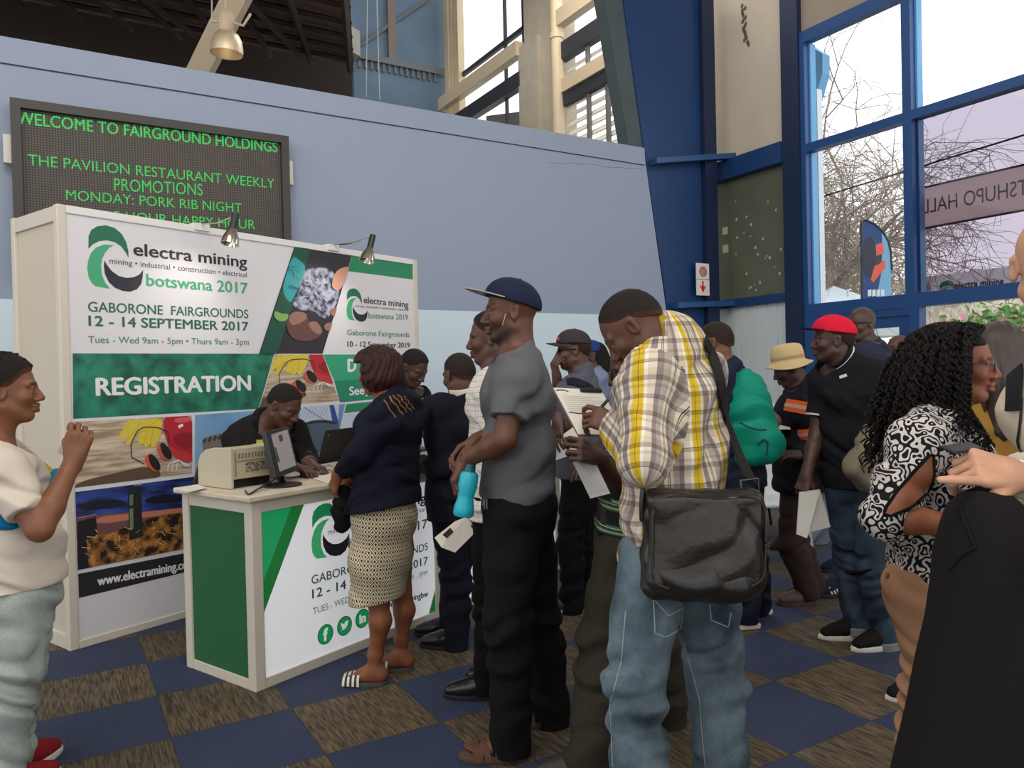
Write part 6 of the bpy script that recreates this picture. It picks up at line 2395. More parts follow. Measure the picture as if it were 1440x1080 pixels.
def grid_shirt(nt, u, v, tc):
    fu = node_math(nt, 'FLOORED_MODULO', node_math(nt, 'DIVIDE', u, .018), 1.0)
    fv = node_math(nt, 'FLOORED_MODULO', node_math(nt, 'DIVIDE', v, .026), 1.0)
    g = s2l(184, 178, 170)
    return mixc(nt, ramp(nt, fu, [(0, s2l(222, 216, 206)), (.86, g)]), ramp(nt, fv, [(0, (1, 1, 1)), (.86, s2l(214, 210, 206))]))


def denim(name, c, fade):
    def f(nt, u, v, tc):
        nz = nt.nodes.new('ShaderNodeTexNoise'); nz.inputs['Scale'].default_value = 5.5; nz.inputs['Detail'].default_value = 5
        nt.links.new(tc.outputs['Object'], nz.inputs['Vector'])
        n2 = nt.nodes.new('ShaderNodeTexNoise'); n2.inputs['Scale'].default_value = 160; n2.inputs['Detail'].default_value = 3
        nt.links.new(tc.outputs['Object'], n2.inputs['Vector'])
        a = ramp(nt, nz.outputs['Fac'], [(.3, c), (.72, fade)], 'LINEAR')
        return mixc(nt, a, ramp(nt, n2.outputs['Fac'], [(.3, (.84, .84, .84)), (.7, (1.06, 1.06, 1.06))], 'LINEAR'))
    return pattern_mat(name, f)


M_PLAID = pattern_mat('yellow_grey_plaid', plaid)
M_POLO = pattern_mat('green_black_stripes', polo_stripes)
M_ZIG = pattern_mat('zigzag_weave', zigzag)
M_SCROLL = pattern_mat('scroll_print', scrolls)
M_GRID = pattern_mat('white_grid_weave', grid_shirt)
M_JEAN = denim('faded_blue_denim', s2l(30, 43, 56), s2l(122, 141, 151))
M_JEAN_D = denim('dark_blue_denim', s2l(30, 40, 54), s2l(70, 88, 104))
M_JEAN_P = denim('pale_blue_denim', s2l(140, 150, 146), s2l(178, 186, 180))
black_cloth = cloth('black', s2l(19, 18, 18))
black_deep = cloth('deep_black', s2l(14, 13, 14))
gold_thread = cloth('gold_thread', s2l(136, 102, 60))
shoe_black = mat('polished_black_leather', s2l(22, 21, 21), .22, 0, .1, 20)
sole_black = mat('black_rubber', s2l(24, 23, 23), .7)
sole_white = mat('white_rubber', s2l(214, 208, 196), .6)
steel = mat('brushed_steel', s2l(170, 170, 172), .3, 1)


def hand_pose(fig, f, side, to, back, **kw):
    return fig.hand(f, side, to, back, **kw)


# ---------- left edge: woman in white t-shirt
def woman_white():
    g = Fig('woman in white t-shirt and pale jeans at the left edge, raising a small card', 2.75, (-12, 634), (28, 824), 26, (9, 549), head_yaw=30, hh=.235, skin=(122, 78, 54), near=True,
            sr=(-2, 662, -.17), er=(56, 744, -.20), wr=(105, 645, -.04), el=(52, 735, .26), wl=(30, 700, .36), kr=(24, 940, -.08), kl=(28, 938, .1), ar=(14, 1084, -.06), al=(22, 1078, .12), girth=1.04)
    f = Field(); g.torso(f, -.004); g.limbs(f); g.headprims(f, female=True)
    g.hand(f, 'r', (.22, .10, .95), (.55, -.80, -.1), curls=(48, 60, 40), thumb=.9)
    g.hand(f, 'l', (.8, .2, .2), (0, -.3, 1), curls=(35, 50, 30), thumb=.6)
    g.body(f, brow=.8)
    g.eyes()
    g.hair_short(HAIR, t=.014, line=((.10, .075), (.055, .055), (.02, .02), (-.03, -.01), (-.10, -.055)))
    o = bpy.data.objects['hair'] if False else None
    mb = MB()                                                # cropped twists
    for q in range(150):
        th, ph = rng.random() * 6.28, rng.random() * 1.15
        d = np.array([math.sin(ph) * math.cos(th), math.sin(ph) * math.sin(th) * .9, math.cos(ph)])
        p = g.H(*(np.array([-.02, 0, .035]) + d * np.array([.108, .086, .10])))
        mb.tube([p, p + (g.H.R[0] * rng.normal() + g.H.R[1] * rng.normal() + g.H.R[2] * .4) * .010], [.008, .004], 5)
    mb.build('hair_twists', HAIR, g.root, smooth=True)
    g.shirt(cloth('white_tee', s2l(206, 194, 180), noise=.04), 'shirt', ease=.028, sleeve=.70, hem=.02, neckcut=.035, belly=.012, sleeve_r=(.070, .066), wr=(.006, 42))
    g.trousers(M_JEAN_P, ease=.010, waist=.10, hem=.0, thigh=(.104, .074), shin=(.064, .052), hipw=1.06, seat=.02, wr=(.005, 55))
    mb = MB()                                                # pocket seams
    b0 = at(4, 812, 2.575)
    for pts in (((2, 812), (30, 806), (33, 850), (20, 868), (2, 866)), ((44, 778), (62, 800), (80, 806))):
        mb.tube([at(u, v, 2.583) for u, v in pts], .0018, 5)
    for s in 'rl': g.shoe(s, cloth('red_canvas', s2l(136, 34, 40)), sole_white, yaw=72)
    c = g.J['wr'] + np.array([-.005, .0, .08])
    q = [at(80, 636, 2.78), at(98, 603, 2.78), at(118, 612, 2.77), at(101, 648, 2.77)]
    sheet('name_card', q, 'small pale card held up by the woman in white t-shirt', 'card', mat('frosted_card', s2l(170, 166, 170), .4))
    jk = thing('blue_jacket', 'folded bright blue jacket carried under the arm of the woman in white', 'jacket', tuple(at(40, 720, 2.86)))
    f = Field()
    f.chain([at(-40, 735, 2.66), at(5, 722, 2.60), at(30, 715, 2.78), at(62, 690, 2.95), at(84, 672, 3.0)], [.05, .052, .05, .055, .04], .04)
    f.cone(at(58, 695, 2.95), at(84, 690, 3.02), .05, .035, .03)
    f.wrinkle(.006, 60, (.5, .2, .8), 3)
    V, F = f.mesh(.007); np_mesh('jacket_folds', V, F, cloth('jacket_blue', s2l(16, 112, 168), .6, bump=.1), jk)
    sheet('yellow_leaflet', [at(57, 652, 2.93), at(63, 650, 2.92), at(75, 660, 2.90), at(68, 668, 2.91)], 'yellow and white leaflet tucked behind the blue jacket', 'leaflet', mat('yellow_paper', s2l(226, 206, 70), .6))


# ---------- seated man behind the counter
def man_seated():
    g = Fig('man in black shirt seated at the counter, bent over a laptop', 4.5, (374, 594), (352, 712), -28, (400, 571, -.08), head_yaw=-18, head_pitch=32, skin=(84, 54, 42), sh=.185,
            sr=(332, 618, -.08), sl=(414, 606, .12), er=(328, 672, -.12), el=(432, 642, .10), wl=(436, 652, -.14), wr=(410, 655, -.30), kl=(400, 740, -.15), kr=(375, 745, -.30), al=(400, 800, -.1), ar=(378, 810, -.25))
    f = Field(); g.torso(f, -.004); g.limbs(f); g.headprims(f)
    g.hand(f, 'l', (.85, -.35, -.35), (.2, .1, 1), curls=(20, 25, 20)); g.hand(f, 'r', (.9, -.2, -.2), (0, .1, 1))
    g.body(f, brow=.6); g.eyes(); g.hair_short(HAIR, t=.007)
    g.shirt(cloth('black_shirt', s2l(28, 25, 25)), 'shirt', ease=.020, long_t=.85, hem=-.05, neckcut=.05, sleeve_r=(.070, .060))
    g.trousers(black_cloth, waist=.06)
    for s in 'lr': g.shoe(s, shoe_black, sole_black)
    g.cuff_ring(g.J['el'], g.J['wl'], .86, .038, cloth('grey_cuff', s2l(92, 92, 92)), 'cuff', .04)
    p = at(367, 626, 4.28)
    mb = MB(); fr = Frame(p, (1, -.4)); mb.box(fr, -.03, .04, -.012, .03, -.002, .002)
    b = mb.build('name_badge', mat('lime_badge', s2l(150, 178, 60), .5), g.root)
    ch = thing('office_chair', 'black chair with a rounded back behind the printer, holding the seated man', 'chair', tuple(at(330, 720, 4.5) * [1, 1, 0]))
    cf = Frame(at(298, 640, 4.55) * [1, 1, 0], (.80, .45)); zt = at(298, 632, 4.55)[2]
    mb = MB(); mb.prism(cf, smooth_poly([(-.11, .52), (.36, .52), (.36, zt), (-.11, zt)], 2), -.05, .0)
    mb.build('backrest', mat('black_leatherette', s2l(26, 26, 29), .45), ch, bevel=.008)
    s_ = g.J['pelvis'] * [1, 1, 0]
    mb = MB(); mb.lathe(s_ + UP * (g.J['pelvis'][2] - .19), UP, [(0, 0), (.24, 0), (.25, .03), (.22, .06), (0, .06)], 20); mb.build('seat', blackm, ch, smooth=True)
    mb = MB(); mb.lathe(s_ + UP * .05, UP, [(.03, 0), (.03, g.J['pelvis'][2] - .24)], 12); mb.build('gas_lift', blackm, ch, smooth=True)
    for q in range(5):
        a = q * 1.2566; mb = MB(); mb.tube([s_ + UP * .07, s_ + np.array([.27 * math.cos(a), .27 * math.sin(a), .03])], [.025, .018], 8); mb.build('leg', blackm, ch, smooth=True)


# ---------- woman in navy top and patterned skirt
def woman_navy():
    g = Fig('woman in navy top and zigzag knee skirt with striped slides, back turned', 3.72, (551, 556), (541, 708), 162, (531, 522), head_yaw=160, head_pitch=6, hh=.222, skin=(128, 78, 52), near=True, sh=.165,
            sl=(541, 588, -.15), sr=(582, 580, .13), el=(505, 638, -.20), wl=(475, 668, -.08), er=(560, 645, .22), wr=(484, 680, .08),
            hl=(529, 720, -.08), hr=(555, 715, .09), kl=(531, 840, -.07), kr=(563, 830, .09), al=(527, 948, -.07), ar=(565, 921, .10), girth=1.06)
    f = Field(); g.torso(f, -.006, hipw=1.05); g.limbs(f, lg=.9); g.headprims(f, female=True)
    g.hand(f, 'l', (-.35, .35, -.85), (-.75, -.6, .1), curls=(25, 35, 25), thumb=.6)
    g.hand(f, 'r', (-.25, .1, -.95), (-.7, -.6, .0), curls=(35, 45, 30), thumb=.6)
    g.foot(f, 'l', 176); g.foot(f, 'r', 178)
    g.body(f)
    H = g.H
    f = Field()                                              # rounded bob
    f.ell(H, (-.014, 0, .028), (.126, .112, .104), .02)
    f.ell(H, (-.030, 0, -.040), (.108, .114, .084), .03)
    f.ell(H, (.03, 0, .055), (.088, .086, .066), .03)
    f.post.append(lambda X, Y, Z, D: (lambda l: np.maximum(D + .0022 * np.sin(l[1] * 260 + 6 * np.sin(l[2] * 21) + l[0] * 90) + .002 * np.sin(l[0] * 150 + l[2] * 60), np.minimum(l[0] - .055 + .25 * (l[2] + .03), -(l[2] - .055) + .0) * .8))(H.loc(X, Y, Z)))
    V, F = f.mesh(.0042); np_mesh('hair', V, F, HAIR_B, g.root)
    navy = cloth('navy_knit', s2l(20, 22, 36))
    sh_ = g.shirt(navy, 'top', ease=.016, long_t=.82, hem=-.02, neckcut=.02, sleeve_r=(.062, .058), fore_r=(.048, .038), hipw=1.14, wr=(.005, 48), hemdir=unit((.15, -.1, -1)), flare=.02)
    mb = MB()                                                # gold embroidery on the back shoulder: raised threads just off the cloth
    rt = bpy.data.objects[sh_.name]
    bpy.context.view_layer.update()
    pts_ = []
    for k_, (u0, v0, u1, v1) in enumerate(((540, 563, 556, 588), (547, 558, 566, 583), (553, 556, 572, 580), (560, 556, 577, 578), (567, 557, 582, 575))):
        line = []
        for t in np.linspace(0, 1, 12):
            u, v = u0 + (u1 - u0) * t + (.7 + .25 * k_) * math.sin(t * (9 + 2.3 * k_) + 1.7 * k_), v0 + (v1 - v0) * t
            d = Vector(ray(u, v)).normalized()
            ok, loc, nrm, fi = sh_.ray_cast(Vector(EYE) - Vector(origin_of(g.root)), d)
            if ok: line.append(np.array(loc + nrm * .002) + origin_of(g.root))
        if len(line) > 3: mb.tube(line, .0042 if k_ % 2 else .003, 5)
    if mb.v: mb.build('embroidery', gold_thread, sh_, smooth=True)
    # skirt
    f = Field()
    P = g.J['pelvis']
    hem = at(531, 840, 3.72)
    f.chain([P + UP * .08, P - UP * .06, mix(P, hem, .55) , hem], [.118, .142, .134, .128], .04, axis=g.lat, wide=1.30)
    f.wrinkle(.004, 30, (.4, .2, .3), 8)
    f.plane(P + UP * .05, UP); f.plane(hem, unit((.12, -.0, -1)))
    V, F = f.mesh(.007)
    np_mesh('skirt', V, F, M_ZIG, g.root, {'weave': ('CORNER', weave_attr(V, F, [(hem, P + UP * .1, g.F, 1)], [.15]))})
    # striped slides
    wb, bb = mat('white_strap', s2l(220, 212, 200), .5), mat('black_strap', s2l(34, 32, 34), .5)
    for s, yw in (('l', 176), ('r', 178)):
        a = g.J['a' + s]; d = np.array([math.cos(math.radians(yw)), math.sin(math.radians(yw)), 0])
        Hf = HFrame((a[0], a[1], 0), d, UP, g.k)
        out = [(.055 + .118 * math.cos(w), (.044 + .004 * math.cos(w)) * math.sin(w)) for w in np.linspace(0, 6.283, 26)[:-1]]
        mb = MB(); mb.loft([[Hf(x * s_, y * s_, z) for x, y in out] for s_, z in ((.96, .0), (1, .006), (1, .018), (.97, .022))])
        so = mb.build('slide', mat('grey_foam_sole', s2l(74, 70, 70), .8), g.root, smooth=True)
        for k_ in range(7):
            x0 = .070 + k_ * .0125
            mb = MB()
            rows = []
            for x in (x0, x0 + .0125):
                rows.append([Hf(x, (.052 - .02 * (x - .07)) * math.cos(t) * 1.0, .014 + (.066 - .30 * (x - .07)) * math.sin(t)) for t in np.linspace(-.1, math.pi + .1, 14)] +
                            [Hf(x, (.047 - .02 * (x - .07)) * math.cos(t), .014 + (.062 - .30 * (x - .07)) * math.sin(t)) for t in np.linspace(math.pi + .1, -.1, 14)])
            mb.loft(rows)
            mb.build('strap_stripe', wb if k_ % 2 == 0 else bb, so, smooth=True)
    hb = thing('black_pouch', 'black cloth pouch hanging from the hands of the woman in navy', 'bag', tuple(at(480, 715, 3.68)))
    f = Field()
    f.chain([at(484, 690, 3.70), at(481, 715, 3.68), at(482, 738, 3.68)], [.028, .042, .036], .02, axis=(1, .3, 0), wide=1.15)
    f.wrinkle(.003, 70, (.3, 0, 1), 2)
    V, F = f.mesh(.006); np_mesh('pouch_body', V, F, black_cloth, hb)


# ---------- man behind the counter
def man_counter():
    g = Fig('man in black t-shirt standing behind the counter, head bowed over the keyboard', 5.25, (566, 548), (556, 668), -35, (582, 518, -.1), head_yaw=-32, head_pitch=34, skin=(72, 48, 40), sh=.175,
            sl=(590, 556, .04), sr=(546, 556, -.12), el=(592, 600, .0), wl=(603, 616, -.22), er=(545, 612, -.25), wr=(570, 624, -.4))
    f = Field(); g.torso(f, -.004); g.limbs(f); g.headprims(f)
    g.hand(f, 'l', (.55, -.6, -.5), (.3, .3, 1), curls=(18, 25, 20)); g.hand(f, 'r', (.55, -.6, -.4), (0, .2, 1))
    g.body(f, brow=.6); g.eyes(); g.hair_short(HAIR, t=.008)
    s_ = g.shirt(cloth('black_tee', s2l(26, 26, 30)), 'shirt', ease=.018, sleeve=.62, hem=-.06, neckcut=.05)
    g.trousers(black_cloth, h=.012)
    for s in 'lr': g.shoe(s, shoe_black, sole_black)
    mb = MB()
    fr = Frame(at(583, 566, 5.02), (1, -.25))
    vs, fs = text_polys('het', .02); mb.add([fr(a * .055, b * .055, 0) for a, b in vs], fs)
    mb.build('chest_lettering', m_wh, s_)


# ---------- man in suit
def man_suit():
    g = Fig('man in dark suit with shaved head leaning at the counter, back turned', 4.15, (651, 563), (645, 686), 132, (645, 528), head_yaw=128, head_pitch=10, hh=.232, skin=(92, 62, 50), sh=.185, near=True,
            el=(622, 655, -.14), wl=(592, 652, .12), er=(680, 645, .2), wr=(640, 648, .38), kl=(641, 820, -.04), al=(640, 918, -.04), kr=(640, 812, .10), ar=(630, 897, .16))
    f = Field(); g.torso(f, -.006); g.limbs(f); g.headprims(f)
    g.hand(f, 'l', (-.75, .6, -.1), (-.1, -.3, 1), curls=(15, 20, 15)); g.hand(f, 'r', (-.6, .7, -.2), (0, 0, 1))
    g.body(f); g.hair_short(HAIR_S, t=.003)
    suit = cloth('navy_suiting', s2l(24, 24, 36))
    g.collar(cloth('white_collar', s2l(226, 218, 204), noise=.03), 'shirt_collar', r=.064, t=.010, h=.048, dz=.058, tilt=.15)
    g.shirt(suit, 'jacket', ease=.030, long_t=.93, hem=-.16, neckcut=.030, sleeve_r=(.072, .062), fore_r=(.056, .046), wr=(.0045, 34))
    g.collar(suit, 'jacket_collar', r=.074, t=.010, h=.036, dz=.018, tilt=.3)
    g.trousers(suit, ease=.016, hem=.05, thigh=(.094, .072), shin=(.066, .064))
    for s, yw in (('l', 170), ('r', 172)): g.shoe(s, shoe_black, sole_black, yaw=yw)


# ---------- man in white grid shirt, mostly behind the grey t-shirt man
def man_grid():
    g = Fig('man in white checked shirt and black shoes half hidden behind the grey t-shirt man', 3.5, (699, 520), (700, 695), 174, (690, 476), head_yaw=172, head_pitch=4, skin=(84, 56, 46), near=True,
            sl=(697, 548, -.17), el=(694, 640, -.20), wl=(688, 712, -.12), kl=(690, 845, -.05), al=(684, 958, -.03), kr=(700, 840, .1), ar=(712, 945, .16))
    f = Field(); g.torso(f, -.006); g.limbs(f); g.headprims(f)
    g.hand(f, 'l', (-.45, .0, -.9), (-.3, -.9, 0), curls=(40, 50, 30)); g.hand(f, 'r', (-.5, 0, -.8), (-.3, .9, 0))
    g.body(f); g.eyes(); g.hair_short(HAIR, t=.010)
    g.shirt(M_GRID, ease=.022, sleeve=.8, hem=-.1, neckcut=.04)
    g.trousers(black_deep, hem=.05)
    for s, yw in (('l', 176), ('r', 178)): g.shoe(s, shoe_black, sole_black, yaw=yw)
    br = thing('folded_brochure', 'folded cream brochure hanging by the thigh of the checked shirt man', 'brochure', tuple(at(648, 752, 3.42)))
    q = [at(u, v, Y) for u, v, Y in ((621, 770, 3.43), (640, 777, 3.42), (673, 744, 3.40), (655, 727, 3.42))]
    mb = MB(); n_ = np.array([0, 1, 0]) * .004; mb.hexa(q + [p + n_ for p in q])
    mb.add([q[0], q[3], at(640, 733, 3.47), at(611, 756, 3.48)], [(0, 1, 2, 3)])
    mb.build('brochure_pages', mat('cream_paper', s2l(206, 198, 186), .6), br)
    q = [at(u, v, 3.425) for u, v in ((622, 752), (628, 757), (638, 748), (633, 742))]
    mb = MB(); mb.add(q, [(0, 1, 2, 3)]); mb.build('black_label', m_black, br)


# ---------- man in grey t-shirt, navy cap
def man_grey():
    g = Fig('man in grey t-shirt and navy cap holding a turquoise bottle, waiting in line', 3.0, (729, 500), (728, 702), 183, (718, 440), head_yaw=182, hh=.238, skin=(94, 60, 44), near=True, sh=.19,
            sl=(726, 535, -.18), sr=(712, 530, .17), el=(710, 618, -.26), wl=(653, 648, -.14), er=(696, 622, .20), wr=(671, 619, -.04),
            hl=(722, 712, -.09), hr=(738, 712, .09), kl=(712, 872, -.12), al=(716, 1045, -.08), kr=(757, 862, .12), ar=(774, 1008, .20), girth=1.06)
    f = Field(); g.torso(f, -.004, belly=.006); g.limbs(f); g.headprims(f)
    g.hand(f, 'l', (-.45, -.05, -.85), (-.9, -.1, .45), curls=(40, 55, 35), thumb=.7)
    g.hand(f, 'r', (-.80, -.35, -.42), (-.35, .35, .95), curls=(22, 40, 30), thumb=.4)
    g.foot(f, 'l', 184, 1.05); g.foot(f, 'r', 186, 1.05)
    g.body(f, beard=.75, brow=.9); g.eyes()
    capn = cloth('navy_cap', s2l(30, 36, 58), .8)
    g.cap(capn, capn, cloth('grey_underbrim', s2l(164, 156, 148)), tilt=17, length=.088, size=1.05, brimw=.090, cz=-.006)
    g.shirt(cloth('grey_marl', s2l(94, 94, 98), noise=.16, nscale=160), ease=.017, sleeve=.66, hem=-.0, neckcut=.035, belly=.006, sleeve_r=(.072, .066), wr=(.0055, 40), hemdir=unit((.12, 0, -1)), hipw=1.0)
    g.trousers(black_cloth, ease=.016, hem=.03, thigh=(.100, .078), shin=(.074, .080), wr=(.005, 40), seat=.02)
    mb = MB(); mb.tube([at(711, 441, 2.915), at(709, 449, 2.912), at(706.5, 457, 2.912)], .0014, 6)
    mb.build('earphone', mat('grey_white_wire', s2l(168, 168, 164), .5), g.root, smooth=True)
    mb = MB(); mb.lathe(mix(g.J['el'], g.J['wl'], .93), g.J['wl'] - g.J['el'], [(.031, -.008), (.034, -.004), (.034, .004), (.031, .008)], 20, caps=False)
    mb.build('bracelet', mat('dark_bead', s2l(70, 62, 56), .3, .6), g.root, smooth=True)
    mb = MB()
    for u in (681, 684.5): mb.tube([at(u, 703, 2.80), at(u + .5, 716, 2.80)], .0022, 5)
    mb.build('pen_clips', steel, g.root)
    # sandals
    sb, ss = mat('brown_suede', s2l(84, 56, 38), .8, noise=.2), mat('brown_sole', s2l(78, 58, 46), .8)
    for s, yw in (('l', 184), ('r', 186)):
        a = g.J['a' + s]; d = np.array([math.cos(math.radians(yw)), math.sin(math.radians(yw)), 0])
        Hf = HFrame((a[0], a[1], 0), d, UP, 1.06)
        out = [(.055 + .132 * math.cos(w), (.047 + .005 * math.cos(w)) * math.sin(w)) for w in np.linspace(0, 6.283, 30)[:-1]]
        mb = MB(); mb.loft([[Hf(x * s_, y * s_, z) for x, y in out] for s_, z in ((.97, .0), (1, .006), (1, .022), (.97, .026))])
        so = mb.build('sandal', ss, g.root, smooth=True)

        def strap(x0, x1, top, tp=.0):
            mb = MB(); rows = []
            for dx in (0, .022):
                rows.append([Hf(x0 + dx + (x1 - x0) * (t / math.pi), .053 * math.cos(t), .012 + top * math.sin(t)) for t in np.linspace(0, math.pi, 14)] +
                            [Hf(x0 + dx + (x1 - x0) * (t / math.pi), .048 * math.cos(t), .012 + (top - .005) * math.sin(t)) for t in np.linspace(math.pi, 0, 14)])
            mb.loft(rows); mb.build('strap', sb, so, smooth=True)
        strap(.105, .115, .046); strap(.065, .10, .058); strap(.10, .055, .060); strap(.03, .035, .085); strap(-.045, -.04, .06)
    bo = thing('water_bottle', 'turquoise water bottle hanging from the grey t-shirt man\'s hand', 'bottle', tuple(at(652, 695, 2.84)))
    A, B = at(661, 655, 2.84), at(651, 726, 2.83)
    tq = mat('turquoise_plastic', s2l(28, 168, 186), .35)
    L_ = np.linalg.norm(B - A)
    mb = MB(); mb.lathe(A, B - A, [(.0, L_ * .1), (.030, L_ * .12), (.036, L_ * .18), (.038, L_ * .40), (.031, L_ * .58), (.030, L_ * .64), (.038, L_ * .82), (.039, L_ * .95), (.033, L_), (0, L_ * .985)], 28)
    mb.build('bottle_body', tq, bo, smooth=True)
    mb = MB(); mb.lathe(A, B - A, [(0, -.02), (.020, -.018), (.023, L_ * .1), (.023, L_ * .13), (0, L_ * .13)], 20)
    mb.build('bottle_cap', mat('dark_turquoise', s2l(20, 90, 104), .4), bo, smooth=True)
def ribbon(name, pts, widths, normals, m, parent, th=.004, smooth=True):
    """flat band along world points; normals point out of its face"""
    pts = [np.array(p, float) for p in pts]
    mb = MB(); rows = []
    for i, p in enumerate(pts):
        d = unit(pts[min(i + 1, len(pts) - 1)] - pts[max(i - 1, 0)])
        n = unit(np.array(normals[i] if isinstance(normals, list) else normals, float))
        s = unit(np.cross(d, n)); n = np.cross(s, d)
        w = widths[i] if isinstance(widths, (list, tuple)) else widths
        rows.append([p - s * w / 2, p + s * w / 2, p + s * w / 2 + n * th, p - s * w / 2 + n * th])
    mb.loft(rows)
    return mb.build(name, m, parent)


def on_cloth(obj, root, px, lift=.003):
    """photo places dropped on a garment's surface -> world points and normals"""
    bpy.context.view_layer.update()
    o_ = origin_of(root); out = []
    for u, v in px:
        ok, loc, nrm, fi = obj.ray_cast(Vector(EYE - o_), Vector(ray(u, v)).normalized())
        if ok: out.append((np.array(loc) + o_ + np.array(nrm) * lift, np.array(nrm)))
    return out


def dense(pts, n=5):
    out = []
    for i in range(len(pts) - 1):
        for t in np.linspace(0, 1, n + 1)[:-1]: out.append((pts[i][0] + (pts[i + 1][0] - pts[i][0]) * t, pts[i][1] + (pts[i + 1][1] - pts[i][1]) * t))
    return out + [pts[-1]]


# ---------- man in dark grey cap with sunglasses
def man_dark_cap():
    g = Fig('man in charcoal cap and sunglasses with a rucksack strap, hand at his chin', 4.75, (818, 529), (814, 656), 176, (806, 493), head_yaw=177, head_pitch=2, skin=(88, 60, 50), sh=.19,
            sl=(802, 552, -.18), sr=(806, 550, .17), el=(797, 603, -.16), wl=(784, 592, -.38), er=(784, 585, .08), wr=(783, 530, -.06), kl=(802, 765, -.08), kr=(815, 760, .1), al=(803, 847, -.06), ar=(826, 838, .16))
    f = Field(); g.torso(f, -.005); g.limbs(f); g.headprims(f)
    g.hand(f, 'l', (-.05, -.25, -.95), (-.6, -.75, .1), curls=(15, 22, 15)); g.hand(f, 'r', (-.15, -.2, .95), (-.85, -.4, .2), curls=(50, 60, 40))
    g.body(f, brow=.6); g.hair_short(HAIR_S, t=.004)
    ch = cloth('charcoal_cap', s2l(58, 52, 54)); g.cap(ch, ch, tilt=4, length=.078, flat=False)
    mb = MB(); p = g.H(.09, .062, .075)
    mb.lathe(p, g.H.R[1], [(0, 0), (.010, 0), (.010, .003), (0, .004)], 12); mb.build('red_badge', mat('red_badge', s2l(150, 40, 40), .5), g.root)
    lens = mat('dark_lens', s2l(18, 17, 18), .1)
    for s in (-1, 1):
        mb = MB(); mb.loft([[g.H(.096 - .0 * q, s * (.034 + .022 * math.cos(w)) , .002 + .016 * math.sin(w)) for w in np.linspace(0, 6.283, 17)[:-1]] for q in (0,)] + [[g.H(.092, s * (.034 + .022 * math.cos(w)), .002 + .016 * math.sin(w)) for w in np.linspace(0, 6.283, 17)[:-1]]])
        mb.build('sunglass_lens', lens, g.root)
        mb = MB(); mb.tube([g.H(.093, s * .056, .008), g.H(.06, s * .074, .010), g.H(-.01, s * .081, .006), g.H(-.03, s * .080, -.01)], .0035, 6)
        mb.build('sunglass_arm', lens, g.root, smooth=True)
    sh_ = g.shirt(cloth('slate_shirt', s2l(86, 86, 98)), ease=.022, sleeve=.78, hem=-.06, neckcut=.05, sleeve_r=(.072, .070))
    g.collar(cloth('slate_shirt', (0, 0, 0)), r=.068, dz=.05, h=.022)
    g.trousers(black_deep, hem=.06, shin=(.070, .074))
    for s, yw in (('l', 178), ('r', 180)): g.shoe(s, mat('black_trainer', s2l(34, 32, 32), .6), mat('grey_sole', s2l(150, 140, 126), .6), yaw=yw, lace=mat('grey_lace', s2l(120, 118, 116), .7))
    pts = on_cloth(sh_, g.root, dense([(797, 538), (806, 537), (818, 540), (830, 547), (838, 556)]), .004)
    if len(pts) > 3: ribbon('rucksack_strap', [p for p, n in pts], .055, [n for p, n in pts], cloth('strap_black', s2l(34, 34, 40)), g.root, .006)
    g.cuff_ring(g.J['el'], g.J['wl'], .90, .029, black_cloth, 'wristwatch', .026)
    sheet('blank_form', [at(771, 651, 4.40), at(818, 634, 4.48), at(809, 598, 4.50), at(790, 612, 4.40)], 'white form hanging from the hand of the man in the charcoal cap', 'paper', paper)


# ---------- person with blue cap farther back
def person_blue_cap():
    g = Fig('person in blue cap with dark braids seen behind the charcoal cap man', 5.7, (836, 524), (838, 650), 182, (829, 503), head_pitch=8, skin=(74, 50, 42), sh=.16)
    f = Field(); g.torso(f, -.004); g.limbs(f); g.headprims(f); g.hand(f, 'l', (0, 0, -1), (0, -1, 0)); g.hand(f, 'r', (0, 0, -1), (0, 1, 0))
    g.body(f, h=.014)
    b = cloth('blue_cap', s2l(34, 58, 110)); g.cap(b, b, tilt=4, flat=False)
    f = Field(); H = g.H
    f.chain([H(-.06, 0, .03), H(-.09, 0, -.08), H(-.10, .01, -.17)], [.075, .07, .045], .03)
    f.wrinkle(.004, 180, (0, 1, .2), 4)
    V, F = f.mesh(.006); np_mesh('hair', V, F, HAIR, g.root)
    g.shirt(cloth('lilac_top', s2l(120, 130, 160)), hem=-.05, sleeve=.7, h=.012); g.trousers(black_cloth, h=.014)
    for s in 'lr': g.shoe(s, shoe_black, sole_black)


